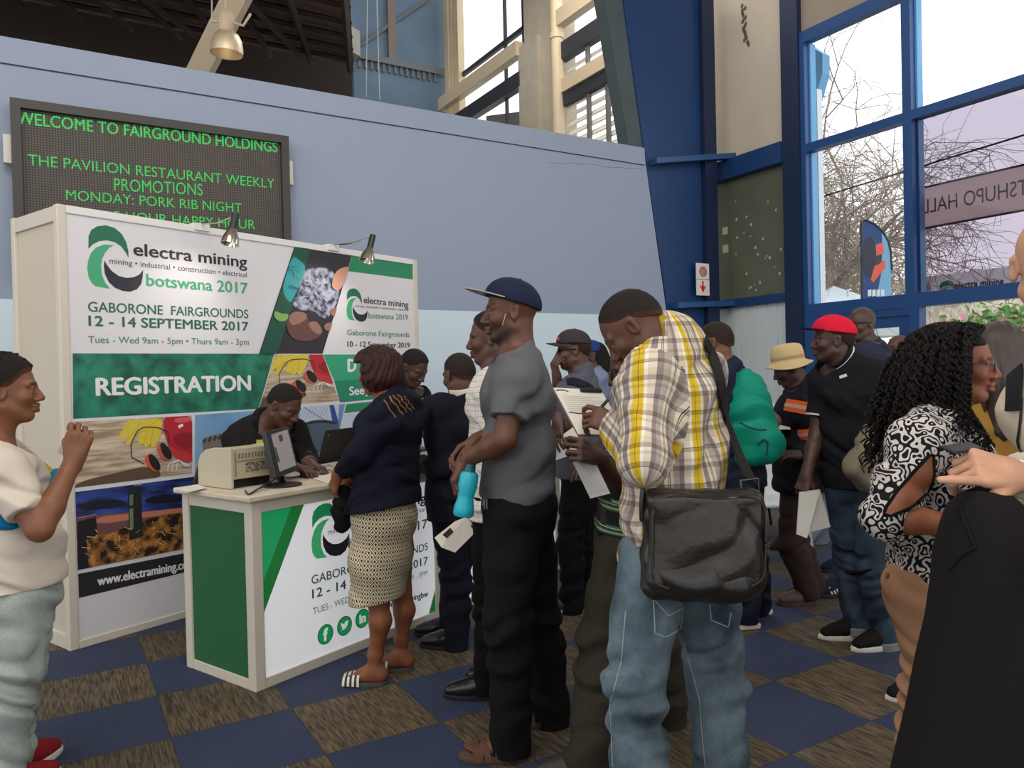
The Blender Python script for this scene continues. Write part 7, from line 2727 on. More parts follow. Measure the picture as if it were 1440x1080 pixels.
# ---------- person in striped polo with glasses
def man_striped():
    g = Fig('person in green and black striped shirt with glasses, folded arm beside the clipboard', 2.98, (902, 566), (888, 742), 172, (893, 518), head_yaw=170, head_pitch=16, skin=(78, 52, 42), near=True, sh=.17,
            sl=(886, 592, -.17), sr=(900, 588, .16), el=(866, 672, -.20), wl=(838, 640, -.36), er=(880, 668, .14), wr=(850, 640, -.04), hl=(880, 760, -.08), hr=(900, 758, .09), kl=(846, 905, -.10), al=(826, 1074, -.24), kr=(925, 900, .12), ar=(940, 1040, .22))
    f = Field(); g.torso(f, -.004); g.limbs(f); g.headprims(f)
    g.hand(f, 'l', (-.45, -.45, .2), (-.3, -.9, .3), curls=(55, 70, 45), thumb=.9); g.hand(f, 'r', (-.8, -.3, -.2), (0, 0, 1))
    g.body(f, brow=.6); g.eyes(); g.hair_short(HAIR_S, t=.003)
    fr_ = mat('dark_spectacle_frame', s2l(30, 28, 30), .3)
    mb = MB()
    for s in (-1, 1):
        ring = [g.H(.098, s * (.034 + .022 * math.cos(w)), -.002 + .017 * math.sin(w)) for w in np.linspace(0, 6.283, 18)]
        mb.tube(ring, .0022, 5, caps=False)
        mb.tube([g.H(.096, s * .056, .006), g.H(.05, s * .074, .008), g.H(-.02, s * .080, .006)], .0022, 5)
    mb.tube([g.H(.099, -.012, .002), g.H(.102, 0, .005), g.H(.099, .012, .002)], .0022, 5)
    mb.build('spectacles', fr_, g.root, smooth=True)
    g.shirt(M_POLO, 'striped_shirt', ease=.022, sleeve=.70, hem=-.05, neckcut=.05, sleeve_r=(.070, .068), wr=(.005, 42))
    g.collar(cloth('black_collar', s2l(26, 28, 28)), r=.068, dz=.04, h=.024)
    g.trousers(cloth('olive_drill', s2l(52, 48, 40), noise=.15), ease=.020, hem=.04, thigh=(.100, .080), shin=(.076, .082), wr=(.006, 40))
    for s, yw in (('l', 178), ('r', 178)): g.shoe(s, mat('brown_shoe', s2l(48, 42, 36), .6), sole_black, yaw=yw)
    sheet('folded_letter', [at(830, 701, 2.58), at(858, 694, 2.60), at(828, 631, 2.62), at(801, 641, 2.58)], 'white letter dangling from the fist of the striped shirt person', 'paper', mat('cool_paper', s2l(204, 204, 204), .6))


# ---------- man in plaid shirt
def man_plaid():
    g = Fig('man in yellow and grey plaid shirt and faded jeans writing on a clipboard', 2.2, (938, 480), (952, 735), 142, (890, 463), head_yaw=162, head_pitch=42, hh=.213, skin=(90, 57, 43), near=True, sh=.2,
            sl=(914, 543, -.12), sr=(984, 526, .12), el=(908, 645, -.24), wl=(872, 602, -.06), er=(985, 640, .22), wr=(893, 595, .18),
            hl=(920, 775, -.07), hr=(985, 772, .06), kl=(892, 965, -.10), kr=(1006, 958, .06), al=(894, 1230, -.06), ar=(1012, 1225, .10), girth=1.0)
    f = Field(); g.torso(f, -.012, hipw=.9); g.limbs(f); g.headprims(f)
    g.hand(f, 'l', (-.86, .30, .40), (-.10, -.72, .68), curls=(42, 48, 30), thumb=.75, index=(22, 42, 30))
    g.hand(f, 'r', (-.5, .25, .1), (.2, .6, .7), curls=(35, 40, 25))
    g.body(f, brow=.6); g.eyes()
    g.hair_short(mat('black_crop', s2l(36, 27, 23), .7, 0, .3, 160, 1.0, 420, spec=.3), t=.0035, line=((.10, .086), (.062, .074), (.036, .046), (.008, .028), (-.03, .012), (-.075, -.018), (-.12, -.045)))
    sh_ = g.shirt(M_PLAID, 'plaid_shirt', ease=.022, long_t=.92, hem=-.12, neckcut=.035, sleeve_r=(.070, .066), fore_r=(.056, .044), wr=(.007, 30), hemdir=unit((.0, 0, -1)), hipw=1.0)
    g.collar(M_PLAID, r=.066, t=.008, h=.026, dz=.035, tilt=.2)
    g.cuff_ring(g.J['el'], g.J['wl'], .90, .041, M_PLAID, 'cuff', .055, .003)
    g.trousers(M_JEAN, 'jeans', ease=.011, waist=.03, hem=.03, thigh=(.092, .078), shin=(.074, .080), wr=(.0055, 46), seat=.012, hipw=.95)
    jn = [c for c in g.root.children if c.name.startswith('jeans')][0]
    st_ = cloth('pale_stitch', s2l(150, 158, 160))
    mb = MB()
    for poly in (((919, 840), (921, 890), (936, 896), (958, 884), (962, 852)), ((919, 842), (940, 866), (962, 854)), ((998, 850), (1000, 872), (1024, 882), (1028, 862)), ((962, 905), (975, 950), (984, 985), (988, 1040), (992, 1078)), ((880, 860), (874, 930), (858, 990), (862, 1078))):
        ps = [p for p, n in on_cloth(jn, g.root, dense(list(poly), 6), .0008)]
        if len(ps) > 2: mb.tube(ps, .0016, 5)
    if mb.v: mb.build('jean_stitching', st_, jn)
    # clipboard with form, clip and pen
    cb = thing('clipboard', 'clipboard with a printed form held by the man in plaid shirt', 'clipboard', tuple(at(820, 580, 2.32)))
    c0, c1, c2, c3 = at(813, 612, 2.22), at(882, 613, 2.30), at(860, 541, 2.46), at(777, 545, 2.38)
    c2 = c1 + (c3 - c0) + unit(c1 - c0) * .006
    nn = unit(np.cross(c1 - c0, c3 - c0)); nn = nn if nn @ (EYE - c0) > 0 else -nn
    mb = MB(); mb.hexa([c0 - nn * .004, c1 - nn * .004, c2 - nn * .004, c3 - nn * .004, c0, c1, c2, c3]); mb.build('board', mat('brown_hardboard', s2l(120, 92, 66), .7), cb)
    def cp(s, t, d=.0): return (c0 * (1 - s) + c1 * s) * (1 - t) + (c3 * (1 - s) + c2 * s) * t + nn * d
    mb = MB(); mb.hexa([cp(.01, .01, .0005), cp(.99, .01, .0005), cp(.99, .985, .0005), cp(.01, .985, .0005), cp(.01, .01, .0025), cp(.99, .01, .0025), cp(.99, .985, .0025), cp(.01, .985, .0025)])
    fo = mb.build('form_sheet', paper, cb)
    grey_ink = mat('form_grey_ink', s2l(186, 182, 174), .6)
    mb = MB()
    for r_ in range(9):
        t = .80 - r_ * .045
        mb.add([cp(.08, t, .003), cp(.88 - .2 * (r_ % 3 == 1), t, .003), cp(.88 - .2 * (r_ % 3 == 1), t + .012, .003), cp(.08, t + .012, .003)], [(0, 1, 2, 3)])
    mb.build('form_lines', grey_ink, fo)
    mb = MB(); mb.add([cp(.05, .44, .003), cp(.42, .40, .003), cp(.42, .425, .003), cp(.05, .465, .003)], [(0, 1, 2, 3)]); mb.build('form_bar', mat('ink_charcoal', (0, 0, 0)), fo)
    mb = MB()
    ar = [cp(.08 + .14 * math.cos(a) + .06, .90 + .05 * math.sin(a), .003) for a in np.linspace(2.6, .2, 9)] + [cp(.08 + .12 * math.cos(a) + .06, .885 + .04 * math.sin(a), .003) for a in np.linspace(.2, 2.6, 9)]
    mb.add(ar, [tuple(range(18))]); mb.build('form_emblem', m_navy, fo)
    mb = MB(); mb.hexa([cp(.52, .90, .002), cp(.97, .905, .002), cp(.97, .975, .002), cp(.52, .97, .002), cp(.54, .91, .014), cp(.95, .915, .014), cp(.95, .965, .014), cp(.54, .96, .014)])
    mb.build('clip', blackm, cb, bevel=.002)
    pn = thing('ballpoint_pen', 'black pen in the writing hand of the man in plaid shirt', 'pen', tuple(at(840, 570, 2.16)))
    a_, b_ = at(829, 592, 2.19), at(855, 562, 2.19)
    mb = MB(); mb.tube([a_, mix(a_, b_, .05), mix(a_, b_, .55)], [.0008, .0035, .004], 8); mb.build('pen_barrel', mat('pen_clear', s2l(60, 58, 58), .3), pn, smooth=True)
    mb = MB(); mb.tube([mix(a_, b_, .55), mix(a_, b_, .6), b_], [.004, .0055, .0045], 8); mb.build('pen_cap', blackm, pn, smooth=True)
    # messenger bag
    bg = thing('messenger_bag', 'large black leather messenger bag slung behind the man in plaid shirt', 'bag', tuple(at(985, 760, 1.98)))
    c = at(986, 762, 1.99)
    Bf = HFrame(c, unit((.94, .10, -.03)), (0, 0, 1))
    lea = mat('black_leather', s2l(28, 25, 23), .36, 0, .12, 14, .35, 70)
    f = Field()
    f.rbox(Bf, (0, 0, 0), (.158, .042, .138), .032)
    f.ell(Bf, (.0, -.012, -.10), (.155, .055, .05), .04)
    f.wrinkle(.0045, 34, unit((.8, .2, .7)), 4); f.wrinkle(.003, 22, unit((-.7, .2, .8)), 9)
    V, F = f.mesh(.006); np_mesh('bag_body', V, F, lea, bg)
    f = Field(); f.rbox(Bf, (-.002, -.036, .012), (.150, .020, .118), .016); f.wrinkle(.0042, 30, unit((.9, 0, .5)), 14); f.wrinkle(.003, 45, unit((-.5, .2, .8)), 6)
    V, F = f.mesh(.0045); np_mesh('front_flap', V, F, mat('brown_black_leather', s2l(40, 34, 30), .33, 0, .15, 12, .4, 60), bg)
    mb = MB()
    ring = [Bf(.15 * math.copysign(abs(math.cos(w)) ** .35, math.cos(w)), -.058, .012 + .118 * math.copysign(abs(math.sin(w)) ** .35, math.sin(w))) for w in np.linspace(0, 6.283, 60)]
    mb.tube(ring, .003, 5, caps=False); mb.build('piping', lea, bg, smooth=True)
    mb = MB(); mb.tube([Bf(-.162, -.01, .06), Bf(-.166, -.02, .10), Bf(-.160, -.01, .15), Bf(-.15, 0, .2)], .008, 6); mb.build('side_strap', blackm, bg, smooth=True)
    sp_ = on_cloth(sh_, g.root, dense([(988, 480), (1000, 500), (1008, 530), (1014, 560), (1019, 588)], 4), .006)
    sp_ = [q for i, q in enumerate(sp_) if i == 0 or abs(q[0][1] - sp_[i - 1][0][1]) < .06]
    yl = float(sp_[-1][0][1]) if sp_ else 2.2
    pts = [p for p, n in sp_] + [at(1028, 614, mix(yl, 2.02, .3)), at(1038, 638, mix(yl, 2.02, .6)), at(1047, 658, mix(yl, 2.02, .85)), at(1054, 676, 2.02)]
    nrms = [n for p, n in sp_] + [np.array([.4, -.9, .1])] * 4
    ribbon('shoulder_strap', pts, list(np.linspace(.034, .056, len(pts))), nrms, cloth('webbing', s2l(36, 33, 31)), bg, .005)
    p0, p1, p2, p3 = at(1041, 676, 2.018), at(1066, 673, 2.01), at(1068, 690, 2.0), at(1043, 692, 2.005)
    mb = MB(); mb.tube([p0, p1, p2, p3, p0], .0035, 6, caps=False); mb.build('buckle', mat('gunmetal', s2l(90, 88, 86), .3, .9), bg, smooth=True)


# ---------- man with green rucksack
def man_rucksack():
    g = Fig('man in dark clothes with a green rucksack and red trainers, back turned', 4.35, (1020, 518), (1042, 664), 148, (1005, 483), head_yaw=150, head_pitch=10, hh=.232, skin=(106, 70, 52), sh=.18,
            er=(1088, 592, .16), wr=(1066, 604, .36), al=(1050, 878, -.02), ar=(1068, 862, .22), kl=(1046, 785, -.04), kr=(1058, 780, .12))
    f = Field(); g.torso(f, -.004); g.limbs(f); g.headprims(f)
    g.hand(f, 'l', (-.6, .5, -.3), (0, 0, 1)); g.hand(f, 'r', (-.8, .5, 0), (.2, .2, 1))
    g.body(f, brow=.6); g.hair_short(HAIR_S, t=.003)
    nv = cloth('dark_navy_cotton', s2l(30, 34, 54))
    g.shirt(nv, ease=.02, sleeve=.62, hem=-.08, neckcut=.045)
    g.trousers(cloth('ink_denim', s2l(26, 30, 44)), hem=-.015)
    for s in 'lr': g.shoe(s, cloth('red_trainer', s2l(166, 44, 44)), sole_white, yaw=176)
    rk = thing('rucksack', 'bright green rucksack on the back of the man in red trainers', 'rucksack', tuple(at(1056, 585, 4.2)))
    nrm = -g.F
    Rf = HFrame(at(1056, 588, 4.22), unit(nrm + np.array([0, 0, .12])), UP)
    gr = cloth('green_nylon', s2l(16, 132, 108), .55, .08, 8, .25, 90)
    f = Field()
    f.ell(Rf, (0, 0, .02), (.125, .135, .255), .03); f.rbox(Rf, (-.03, 0, -.06), (.085, .125, .20), .07, .05); f.ell(Rf, (.07, 0, -.14), (.085, .120, .12), .04)
    f.wrinkle(.006, 45, unit((.3, .4, .8)), 6)
    V, F = f.mesh(.0075); np_mesh('rucksack_body', V, F, gr, rk)
    zp = mat('dark_zip', s2l(20, 60, 54), .6)
    rb_ = [c_ for c_ in rk.children][0]
    for px in (((1040, 594), (1052, 600), (1066, 604), (1078, 604)), ((1066, 625), (1074, 618), (1080, 622), (1078, 640))):
        ps = [p for p, n in on_cloth(rb_, rk, dense(list(px)), .002)]
        if len(ps) > 2:
            mb = MB(); mb.tube(ps, .005, 5); mb.build('zip', zp, rk)
    mb = MB(); mb.tube([Rf(-.05, .03, .25), Rf(-.04, .03, .29), Rf(-.04, -.03, .29), Rf(-.05, -.03, .25)], .007, 6); mb.build('grab_loop', blackm, rk, smooth=True)
    mb = MB(); f = Field(); f.ell(Rf, (.0, .118, -.06), (.06, .04, .12), .02); V, F = f.mesh(.008); np_mesh('side_pocket', V, F, cloth('beige_mesh', s2l(160, 158, 130)), rk)
    for s in (-1, 1):
        mb = MB(); mb.tube([Rf(-.09, s * .07, .22), Rf(-.17, s * .09, .24), Rf(-.27, s * .10, .14)], .018, 6); mb.build('shoulder_strap', gr, rk, smooth=True)


# ---------- man in bucket hat and work jacket
def man_hat():
    g = Fig('man in beige bucket hat and navy work jacket with orange bands, reading papers', 4.8, (1126, 549), (1122, 668), 168, (1110, 518), head_yaw=166, head_pitch=20, hh=.225, skin=(66, 46, 40), sh=.18,
            sl=(1133, 572, -.17), el=(1146, 630, -.18), wl=(1118, 640, -.34), sr=(1118, 572, .16), er=(1112, 628, .14), wr=(1092, 606, -.08), kl=(1112, 765, -.08), al=(1135, 832, -.06), kr=(1116, 760, .08), ar=(1146, 828, .10))
    f = Field(); g.torso(f, -.004); g.limbs(f); g.headprims(f)
    g.hand(f, 'l', (-.85, -.3, .1), (0, -.5, .9), curls=(25, 35, 20)); g.hand(f, 'r', (-.85, -.3, -.1), (0, .2, 1), curls=(25, 35, 20))
    g.body(f, brow=.5); g.hair_short(HAIR_S, t=.003)
    H = g.H; Hh = HFrame(H(-.012, 0, .055), unit(H.R[0] + .22 * H.R[2]), unit(H.R[2] - .22 * H.R[0]), g.k)
    tan = cloth('khaki_hat', s2l(196, 172, 128), noise=.05)
    def rg(r, z, dip=0, n=32): return [Hh(r * 1.12 * math.cos(w), r * .98 * math.sin(w), z + dip * math.cos(2 * w)) for w in np.linspace(0, 6.2832, n + 1)[:-1]]
    mb = MB(); mb.loft([rg(.095, -.012), rg(.095, .035), rg(.089, .080), rg(.076, .098), rg(.045, .108), rg(.004, .110)], caps=False); hat = mb.build('hat_crown', tan, g.root, smooth=True)
    mb = MB(); mb.loft([rg(.094, -.004), rg(.112, -.022, .006), rg(.138, -.040, .016), rg(.139, -.045, .016), rg(.112, -.027, .006), rg(.094, -.010)], caps=False); mb.build('hat_brim', tan, g.root, smooth=True)
    mb = MB(); mb.loft([rg(.0955, .004), rg(.0965, .006), rg(.0965, .024), rg(.0955, .026)], caps=False); mb.build('hat_band', cloth('khaki_band', s2l(168, 144, 104)), g.root, smooth=True)
    jn = cloth('work_navy', s2l(28, 27, 36))
    sh_ = g.shirt(jn, 'work_jacket', ntilt=.15, ease=.030, long_t=.9, hem=-.10, neckcut=.045, sleeve_r=(.076, .070), fore_r=(.060, .050), wr=(.006, 32))
    g.collar(jn, r=.070, dz=.05, h=.030)
    org, slv = cloth('orange_band', s2l(232, 104, 52), noise=.03), mat('reflective_tape', s2l(196, 170, 150), .4)
    for a, b in (((1105, 569), (1134, 574)),):
        for dv, w, m_, nm in ((0, .075, org, 'orange_band'), (0, .022, slv, 'reflective_tape')):
            ps = on_cloth(sh_, g.root, dense([a, b], 10), .004 if m_ is org else .006)
            if len(ps) > 3: ribbon(nm, [p for p, n in ps], w, [n for p, n in ps], m_, sh_, .002)
    A, B = g.J['sl'], g.J['el']
    for w, m_, nm, th in ((.07, org, 'orange_band', .004), (.02, slv, 'reflective_tape', .006)): g.cuff_ring(A, B, .62, .0795, m_, nm, w, th, sh_)
    g.trousers(cloth('brown_work_trousers', s2l(58, 44, 42)), ease=.020, hem=.045, thigh=(.088, .072), shin=(.068, .072), wr=(.0045, 44))
    bt = mat('brown_boot_leather', s2l(84, 62, 52), .55, 0, .2, 16)
    for s in 'lr': g.shoe(s, bt, mat('boot_sole', s2l(70, 52, 44), .7), yaw=182, high=.03)
    sheet('paper_booklet', [at(1080, 604, 4.72), at(1112, 604, 4.60), at(1108, 596, 4.74), at(1090, 592, 4.84)], 'white booklet read by the man in the beige bucket hat', 'paper', paper)


# ---------- man in red cap
def man_red_cap():
    g = Fig('man in red cap and black polo with white trim, holding folded papers low', 4.1, (1192, 510), (1206, 672), 224, (1171, 479), head_yaw=166, head_pitch=-2, skin=(74, 50, 42), near=True, sh=.185,
            sl=(1233, 531, -.10), sr=(1160, 533, .10), er=(1148, 612, .08), wr=(1134, 668, -.02), el=(1252, 600, -.14), wl=(1246, 660, -.24), hl=(1225, 690, -.05), hr=(1190, 690, .05),
            kl=(1232, 800, -.12), kr=(1200, 796, .04), al=(1246, 908, -.12), ar=(1207, 888, .02))
    f = Field(); g.torso(f, -.004); g.limbs(f); g.headprims(f)
    g.hand(f, 'r', (-.35, -.15, -.9), (-.75, -.6, .1), curls=(35, 45, 30), thumb=.6); g.hand(f, 'l', (0, -.2, -.95), (.8, -.4, 0))
    g.body(f, brow=.5, beard=.4); g.eyes(); g.hair_short(HAIR_S, t=.003)
    rc = cloth('red_cap', s2l(206, 24, 52), .7, .04)
    cp_, C = g.cap(rc, cloth('black_brim', s2l(32, 26, 32)), tilt=6, length=.085, size=1.04)
    sh_ = g.shirt(cloth('black_polo', s2l(25, 24, 29)), 'polo_shirt', ease=.022, sleeve=.66, hem=-.05, neckcut=.06, ntilt=.10, sleeve_r=(.074, .070), wr=(.005, 36))
    g.collar(cloth('black_polo', (0, 0, 0)), r=.066, dz=.058, h=.024, tilt=.12)
    wt_ = cloth('white_trim', s2l(206, 200, 196), noise=.02)
    g.collar(wt_, 'collar_trim', r=.078, t=.005, h=.005, dz=.046, tilt=.12)
    for s in 'lr': g.cuff_ring(g.J['s' + s], g.J['e' + s], .655, .072, wt_, 'sleeve_trim', .010, .003, sh_)
    ps = on_cloth(sh_, g.root, dense([(1181, 531), (1191, 527.5)], 4), .003)
    if len(ps) > 2: ribbon('chest_mark', [p for p, n in ps], .016, [n for p, n in ps], wt_, sh_, .0012)
    jn = g.trousers(M_JEAN_D, 'jeans', ease=.020, waist=.02, hem=-.01, thigh=(.098, .080), shin=(.074, .074), wr=(.006, 40))
    for s in 'lr':
        g.cuff_ring(g.J['k' + s], g.J['a' + s], .965, .078, cloth('turned_denim', s2l(128, 128, 130)), 'turn_up', .045, .004, jn)
    mb = MB()                                                # torn knee
    ps = [p for p, n in on_cloth(jn, g.root, dense([(1188, 803), (1198, 806), (1212, 805), (1226, 800)], 5), .003)]
    if len(ps) > 3: mb.tube(ps, [.004 + .007 * math.sin(math.pi * i / (len(ps) - 1)) for i in range(len(ps))], 6); mb.build('torn_knee', black_deep, jn)
    for s, yw, k_ in (('r', 180, 1.0), ('l', 196, 1.0)): g.shoe(s, cloth('black_knit_trainer', s2l(28, 24, 24)), sole_white, yaw=yw, s=1.08)
    pp = thing('folded_papers', 'folded white papers hanging from the hand of the man in red cap', 'paper', tuple(at(1142, 720, 4.0)))
    q = [at(1120, 751, 3.98), at(1135, 757, 4.0), at(1153, 690, 4.0), at(1124, 692, 3.98)]
    mb = MB(); mb.hexa(q + [p + np.array([0, .004, 0]) for p in q]); mb.build('front_sheet', paper, pp)
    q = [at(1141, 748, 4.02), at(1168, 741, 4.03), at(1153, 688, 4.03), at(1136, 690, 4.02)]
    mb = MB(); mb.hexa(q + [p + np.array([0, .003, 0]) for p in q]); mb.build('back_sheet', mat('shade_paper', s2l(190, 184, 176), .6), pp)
    bg = thing('shoulder_bag', 'beige canvas shoulder bag at the hip of the man in red cap', 'bag', tuple(at(1220, 645, 3.86)))
    Bf = HFrame(at(1222, 643, 3.84), unit((.55, .25, -.45)), UP)
    kh = cloth('khaki_canvas', s2l(122, 112, 96), .8)
    f = Field(); f.rbox(Bf, (0, 0, 0), (.10, .05, .155), .035); f.wrinkle(.005, 40, (.4, .2, .8), 3); V, F = f.mesh(.008); np_mesh('bag_body', V, F, kh, bg)
    f = Field(); f.rbox(Bf, (0, -.03, .05), (.104, .035, .095), .03); f.wrinkle(.004, 36, (.7, .2, .4), 5); V, F = f.mesh(.008); np_mesh('bag_flap', V, F, cloth('khaki_flap', s2l(132, 122, 104), .8), bg)
    mb = MB(); mb.tube([Bf(.08, 0, .14), at(1236, 580, 3.90), at(1243, 560, 3.92)], .016, 6); mb.build('bag_strap', kh, bg, smooth=True)


# ---------- men farther back by the door
def man_bald():
    g = Fig('bald man in dark shirt and glasses standing behind the red cap', 5.4, (1226, 487), (1232, 622), -40, (1211, 456), head_yaw=200, head_pitch=2, skin=(78, 56, 48), sh=.19, al=(1180, 834, -.5), ar=(1190, 815, .1), kl=(1200, 740, -.2), kr=(1205, 735, .1))
    f = Field(); g.torso(f, -.004); g.limbs(f); g.headprims(f); g.hand(f, 'l', (0, 0, -1), (0, 1, 0)); g.hand(f, 'r', (0, 0, -1), (0, -1, 0))
    g.body(f, brow=.4)
    mb = MB()
    for s in (-1, 1):
        mb.tube([g.H(.097, s * (.034 + .022 * math.cos(w)), -.002 + .015 * math.sin(w)) for w in np.linspace(0, 6.283, 16)], .0025, 5, caps=False)
        mb.tube([g.H(.096, s * .056, .006), g.H(.05, s * .074, .008), g.H(-.02, s * .080, .006)], .003, 5)
    mb.build('spectacles', mat('dark_spectacle_frame', (0, 0, 0)), g.root, smooth=True)
    g.shirt(cloth('slate_navy_shirt', s2l(44, 48, 66)), ease=.024, hem=-.08, sleeve=.8, h=.011); g.trousers(M_JEAN_D, h=.012)
    g.collar(cloth('slate_navy_shirt', (0, 0, 0)), r=.07, dz=.05, h=.022)
    w_ = mat('white_stripe', s2l(214, 212, 210), .6)
    for s in 'lr':
        so, Hf = g.shoe(s, cloth('navy_trainer', s2l(34, 38, 56)), sole_black, yaw=190, s=1.05)
        for q in range(3):
            mb = MB(); mb.add([Hf(.03 + q * .022, -.052 if s == 'r' else .052, .03), Hf(.04 + q * .022, -.052 if s == 'r' else .052, .03), Hf(.056 + q * .02, -.043 if s == 'r' else .043, .072), Hf(.046 + q * .02, -.043 if s == 'r' else .043, .072)], [(0, 1, 2, 3)]); mb.build('shoe_stripe', w_, so)


def man_far():
    g = Fig('person with shaved head in maroon shoes far back by the door', 6.3, (1266, 512), (1262, 640), 190, (1263, 491), hh=.225, skin=(86, 62, 54), al=(1115, 773, -.1), ar=(1145, 770, .1), kl=(1180, 700, 0), kr=(1190, 700, .1))
    f = Field(); g.torso(f, -.004); g.limbs(f); g.headprims(f); g.hand(f, 'l', (0, 0, -1), (0, -1, 0)); g.hand(f, 'r', (0, 0, -1), (0, 1, 0))
    g.body(f, h=.014)
    g.shirt(cloth('dusty_shirt', s2l(90, 80, 84)), hem=-.05, h=.013); g.trousers(cloth('pale_trousers', s2l(120, 128, 146)), h=.014)
    for s in 'lr': g.shoe(s, cloth('maroon_shoe', s2l(92, 56, 60)), sole_black, yaw=182)


# ---------- woman with long curls
def woman_curls():
    g = Fig('woman with long black curls, scroll print blouse and beige trousers at the right', 2.32, (1327, 588), (1318, 812), -28, (1347, 514), head_yaw=-30, head_pitch=2, hh=.225, skin=(136, 82, 58), near=True, sh=.165,
            sr=(1293, 622, -.17), er=(1250, 724, -.22), wr=(1352, 742, -.30), sl=(1320, 612, .16), el=(1300, 720, .24), wl=(1390, 720, .12), kr=(1314, 975, -.07), kl=(1322, 972, .09), ar=(1281, 1190, -.07), al=(1300, 1185, .1), hr=(1308, 830, -.08), hl=(1320, 826, .08))
    f = Field(); g.torso(f, -.006); g.limbs(f); g.headprims(f, female=True)
    g.hand(f, 'r', (.85, -.4, .1), (-.2, -.8, .5), curls=(35, 45, 30)); g.hand(f, 'l', (.9, -.1, .2), (0, .6, .6))
    g.body(f, lips=.4, brow=.8); g.eyes()
    fr_ = mat('blue_grey_frame', s2l(70, 84, 104), .3)
    mb = MB()
    for s in (-1, 1):
        mb.tube([g.H(.099, s * (.034 + .021 * math.cos(w)), -.003 + .016 * math.sin(w)) for w in np.linspace(0, 6.283, 18)], .002, 5, caps=False)
        mb.tube([g.H(.097, s * .054, .006), g.H(.05, s * .070, .008), g.H(-.02, s * .076, .006)], .002, 5)
    mb.tube([g.H(.1, -.012, .002), g.H(.103, 0, .005), g.H(.1, .012, .002)], .002, 5)
    mb.build('spectacles', fr_, g.root, smooth=True)
    bl = g.shirt(M_SCROLL, 'blouse', ease=.020, long_t=.10, hem=.02, neckcut=.03, sleeve_r=(.070, .066), fore_r=(.056, .056), wr=(.005, 40), hipw=1.04,
                 )
    # bare skin showing in the slit of the sleeve with its dark binding
    left = [(1306, 640), (1284, 664), (1262, 690), (1247, 712), (1243, 722)]
    right = [(1312, 640), (1312, 668), (1306, 690), (1282, 712), (1252, 726)]
    grid = []
    for p, q in zip(dense(left, 4), dense(right, 4)):
        row = on_cloth(bl, g.root, [(p[0] + (q[0] - p[0]) * t, p[1] + (q[1] - p[1]) * t) for t in np.linspace(0, 1, 7)], .0035)
        if len(row) == 7: grid.append([r[0] for r in row])
    if len(grid) > 3:
        mb = MB(); mb.loft(grid, closed=False)
        mb.build('bare_upper_arm', mat('arm_skin', s2l(136, 82, 58), .48, 0, .08, 26), g.root, smooth=True)
        edge = [r[0] for r in grid] + [r[-1] for r in grid[::-1]]
        mb = MB(); mb.tube(edge + edge[:1], .0045, 6, caps=False); mb.build('slit_binding', black_cloth, bl, smooth=True)
    g.trousers(cloth('beige_twill', s2l(178, 134, 104), noise=.04), ease=.012, waist=.05, hem=.0, thigh=(.094, .066), shin=(.058, .050), wr=(.009, 78), hipw=1.06, seat=.012)
    H = g.H
    f = Field(); f.ell(H, (-.025, 0, .035), (.110, .094, .096), .02); f.ell(H, (-.085, 0, -.09), (.075, .12, .15), .05); f.ell(H, (-.115, 0, -.20), (.07, .13, .12), .05)
    f.post.append(lambda X, Y, Z, D: (lambda l: np.maximum(D, np.minimum(l[0] - .02, .06 - l[2])))(H.loc(X, Y, Z)))
    V, F = f.mesh(.007)
    hb = np_mesh('hair', V, F, HAIR, g.root)
    mb = MB(); r_ = np.random.default_rng(12)
    n = 0
    while n < 430:
        th, ph = r_.random() * 6.283, r_.random() * 1.75
        d = np.array([math.sin(ph) * math.cos(th), math.sin(ph) * math.sin(th), math.cos(ph)])
        p = np.array([-.022, 0, .035]) + d * np.array([.108, .092, .096])
        if p[0] > .035 and p[2] < .085: continue
        if p[2] < -.03 and p[0] > -.01: continue
        out = np.array([d[0], d[1] * 1.0, 0]); out /= np.linalg.norm(out) + 1e-6
        end_z = -.16 - .20 * r_.random()
        back = min(1, max(0, -d[0] + .25))
        R0 = .03 + .03 * r_.random()
        spread = .03 + .05 * r_.random()
        if d[0] > .15: end_z = -.10 - .18 * r_.random()
        pts = []
        L_ = 46
        cr, tw, ph0 = .0062 + .0028 * r_.random(), 62 + 22 * r_.random(), r_.random() * 6.28
        for i in range(L_):
            t = i / (L_ - 1)
            q = p + d * .012 + out * (R0 * (1 - (1 - min(1, t * 2.5)) ** 2) + spread * t * t) + np.array([-.012 * t * (1 + back), 0, 0])
            if d[0] > .15: q = q + np.array([-.03 * t + .015, np.sign(d[1]) * .05 * min(1, t * 3), 0])
            z0 = p[2] + .018 * math.sin(min(1, t * 5) * math.pi)
            q[2] = z0 + (end_z - p[2]) * (t ** 1.25)
            a = ph0 + t * tw
            q[0] = min(q[0], .026 + (max(0, q[2] - .05) * .55) + max(0, -.13 - q[2]) * .6)
            amp = cr * min(1, t * 6)
            q = q + np.array([math.cos(a), math.sin(a), .25 * math.sin(a)]) * amp
            pts.append(H(*q))
        mb.tube(pts, list(np.linspace(.0050, .0028, L_)), 4, caps=False)
        n += 1
    mb.build('curls', HAIR, hb, smooth=True)
    mb = MB(); bt_ = on_cloth([c for c in g.root.children if c.name.startswith('trousers')][0], g.root, [(1249, 810)], .002)
    if bt_:
        p, nn = bt_[0]; mb.lathe(p, nn, [(0, 0), (.009, 0), (.009, .004), (0, .005)], 14); mb.build('trouser_button', mat('brown_button', s2l(120, 84, 56), .4), g.root, smooth=True)


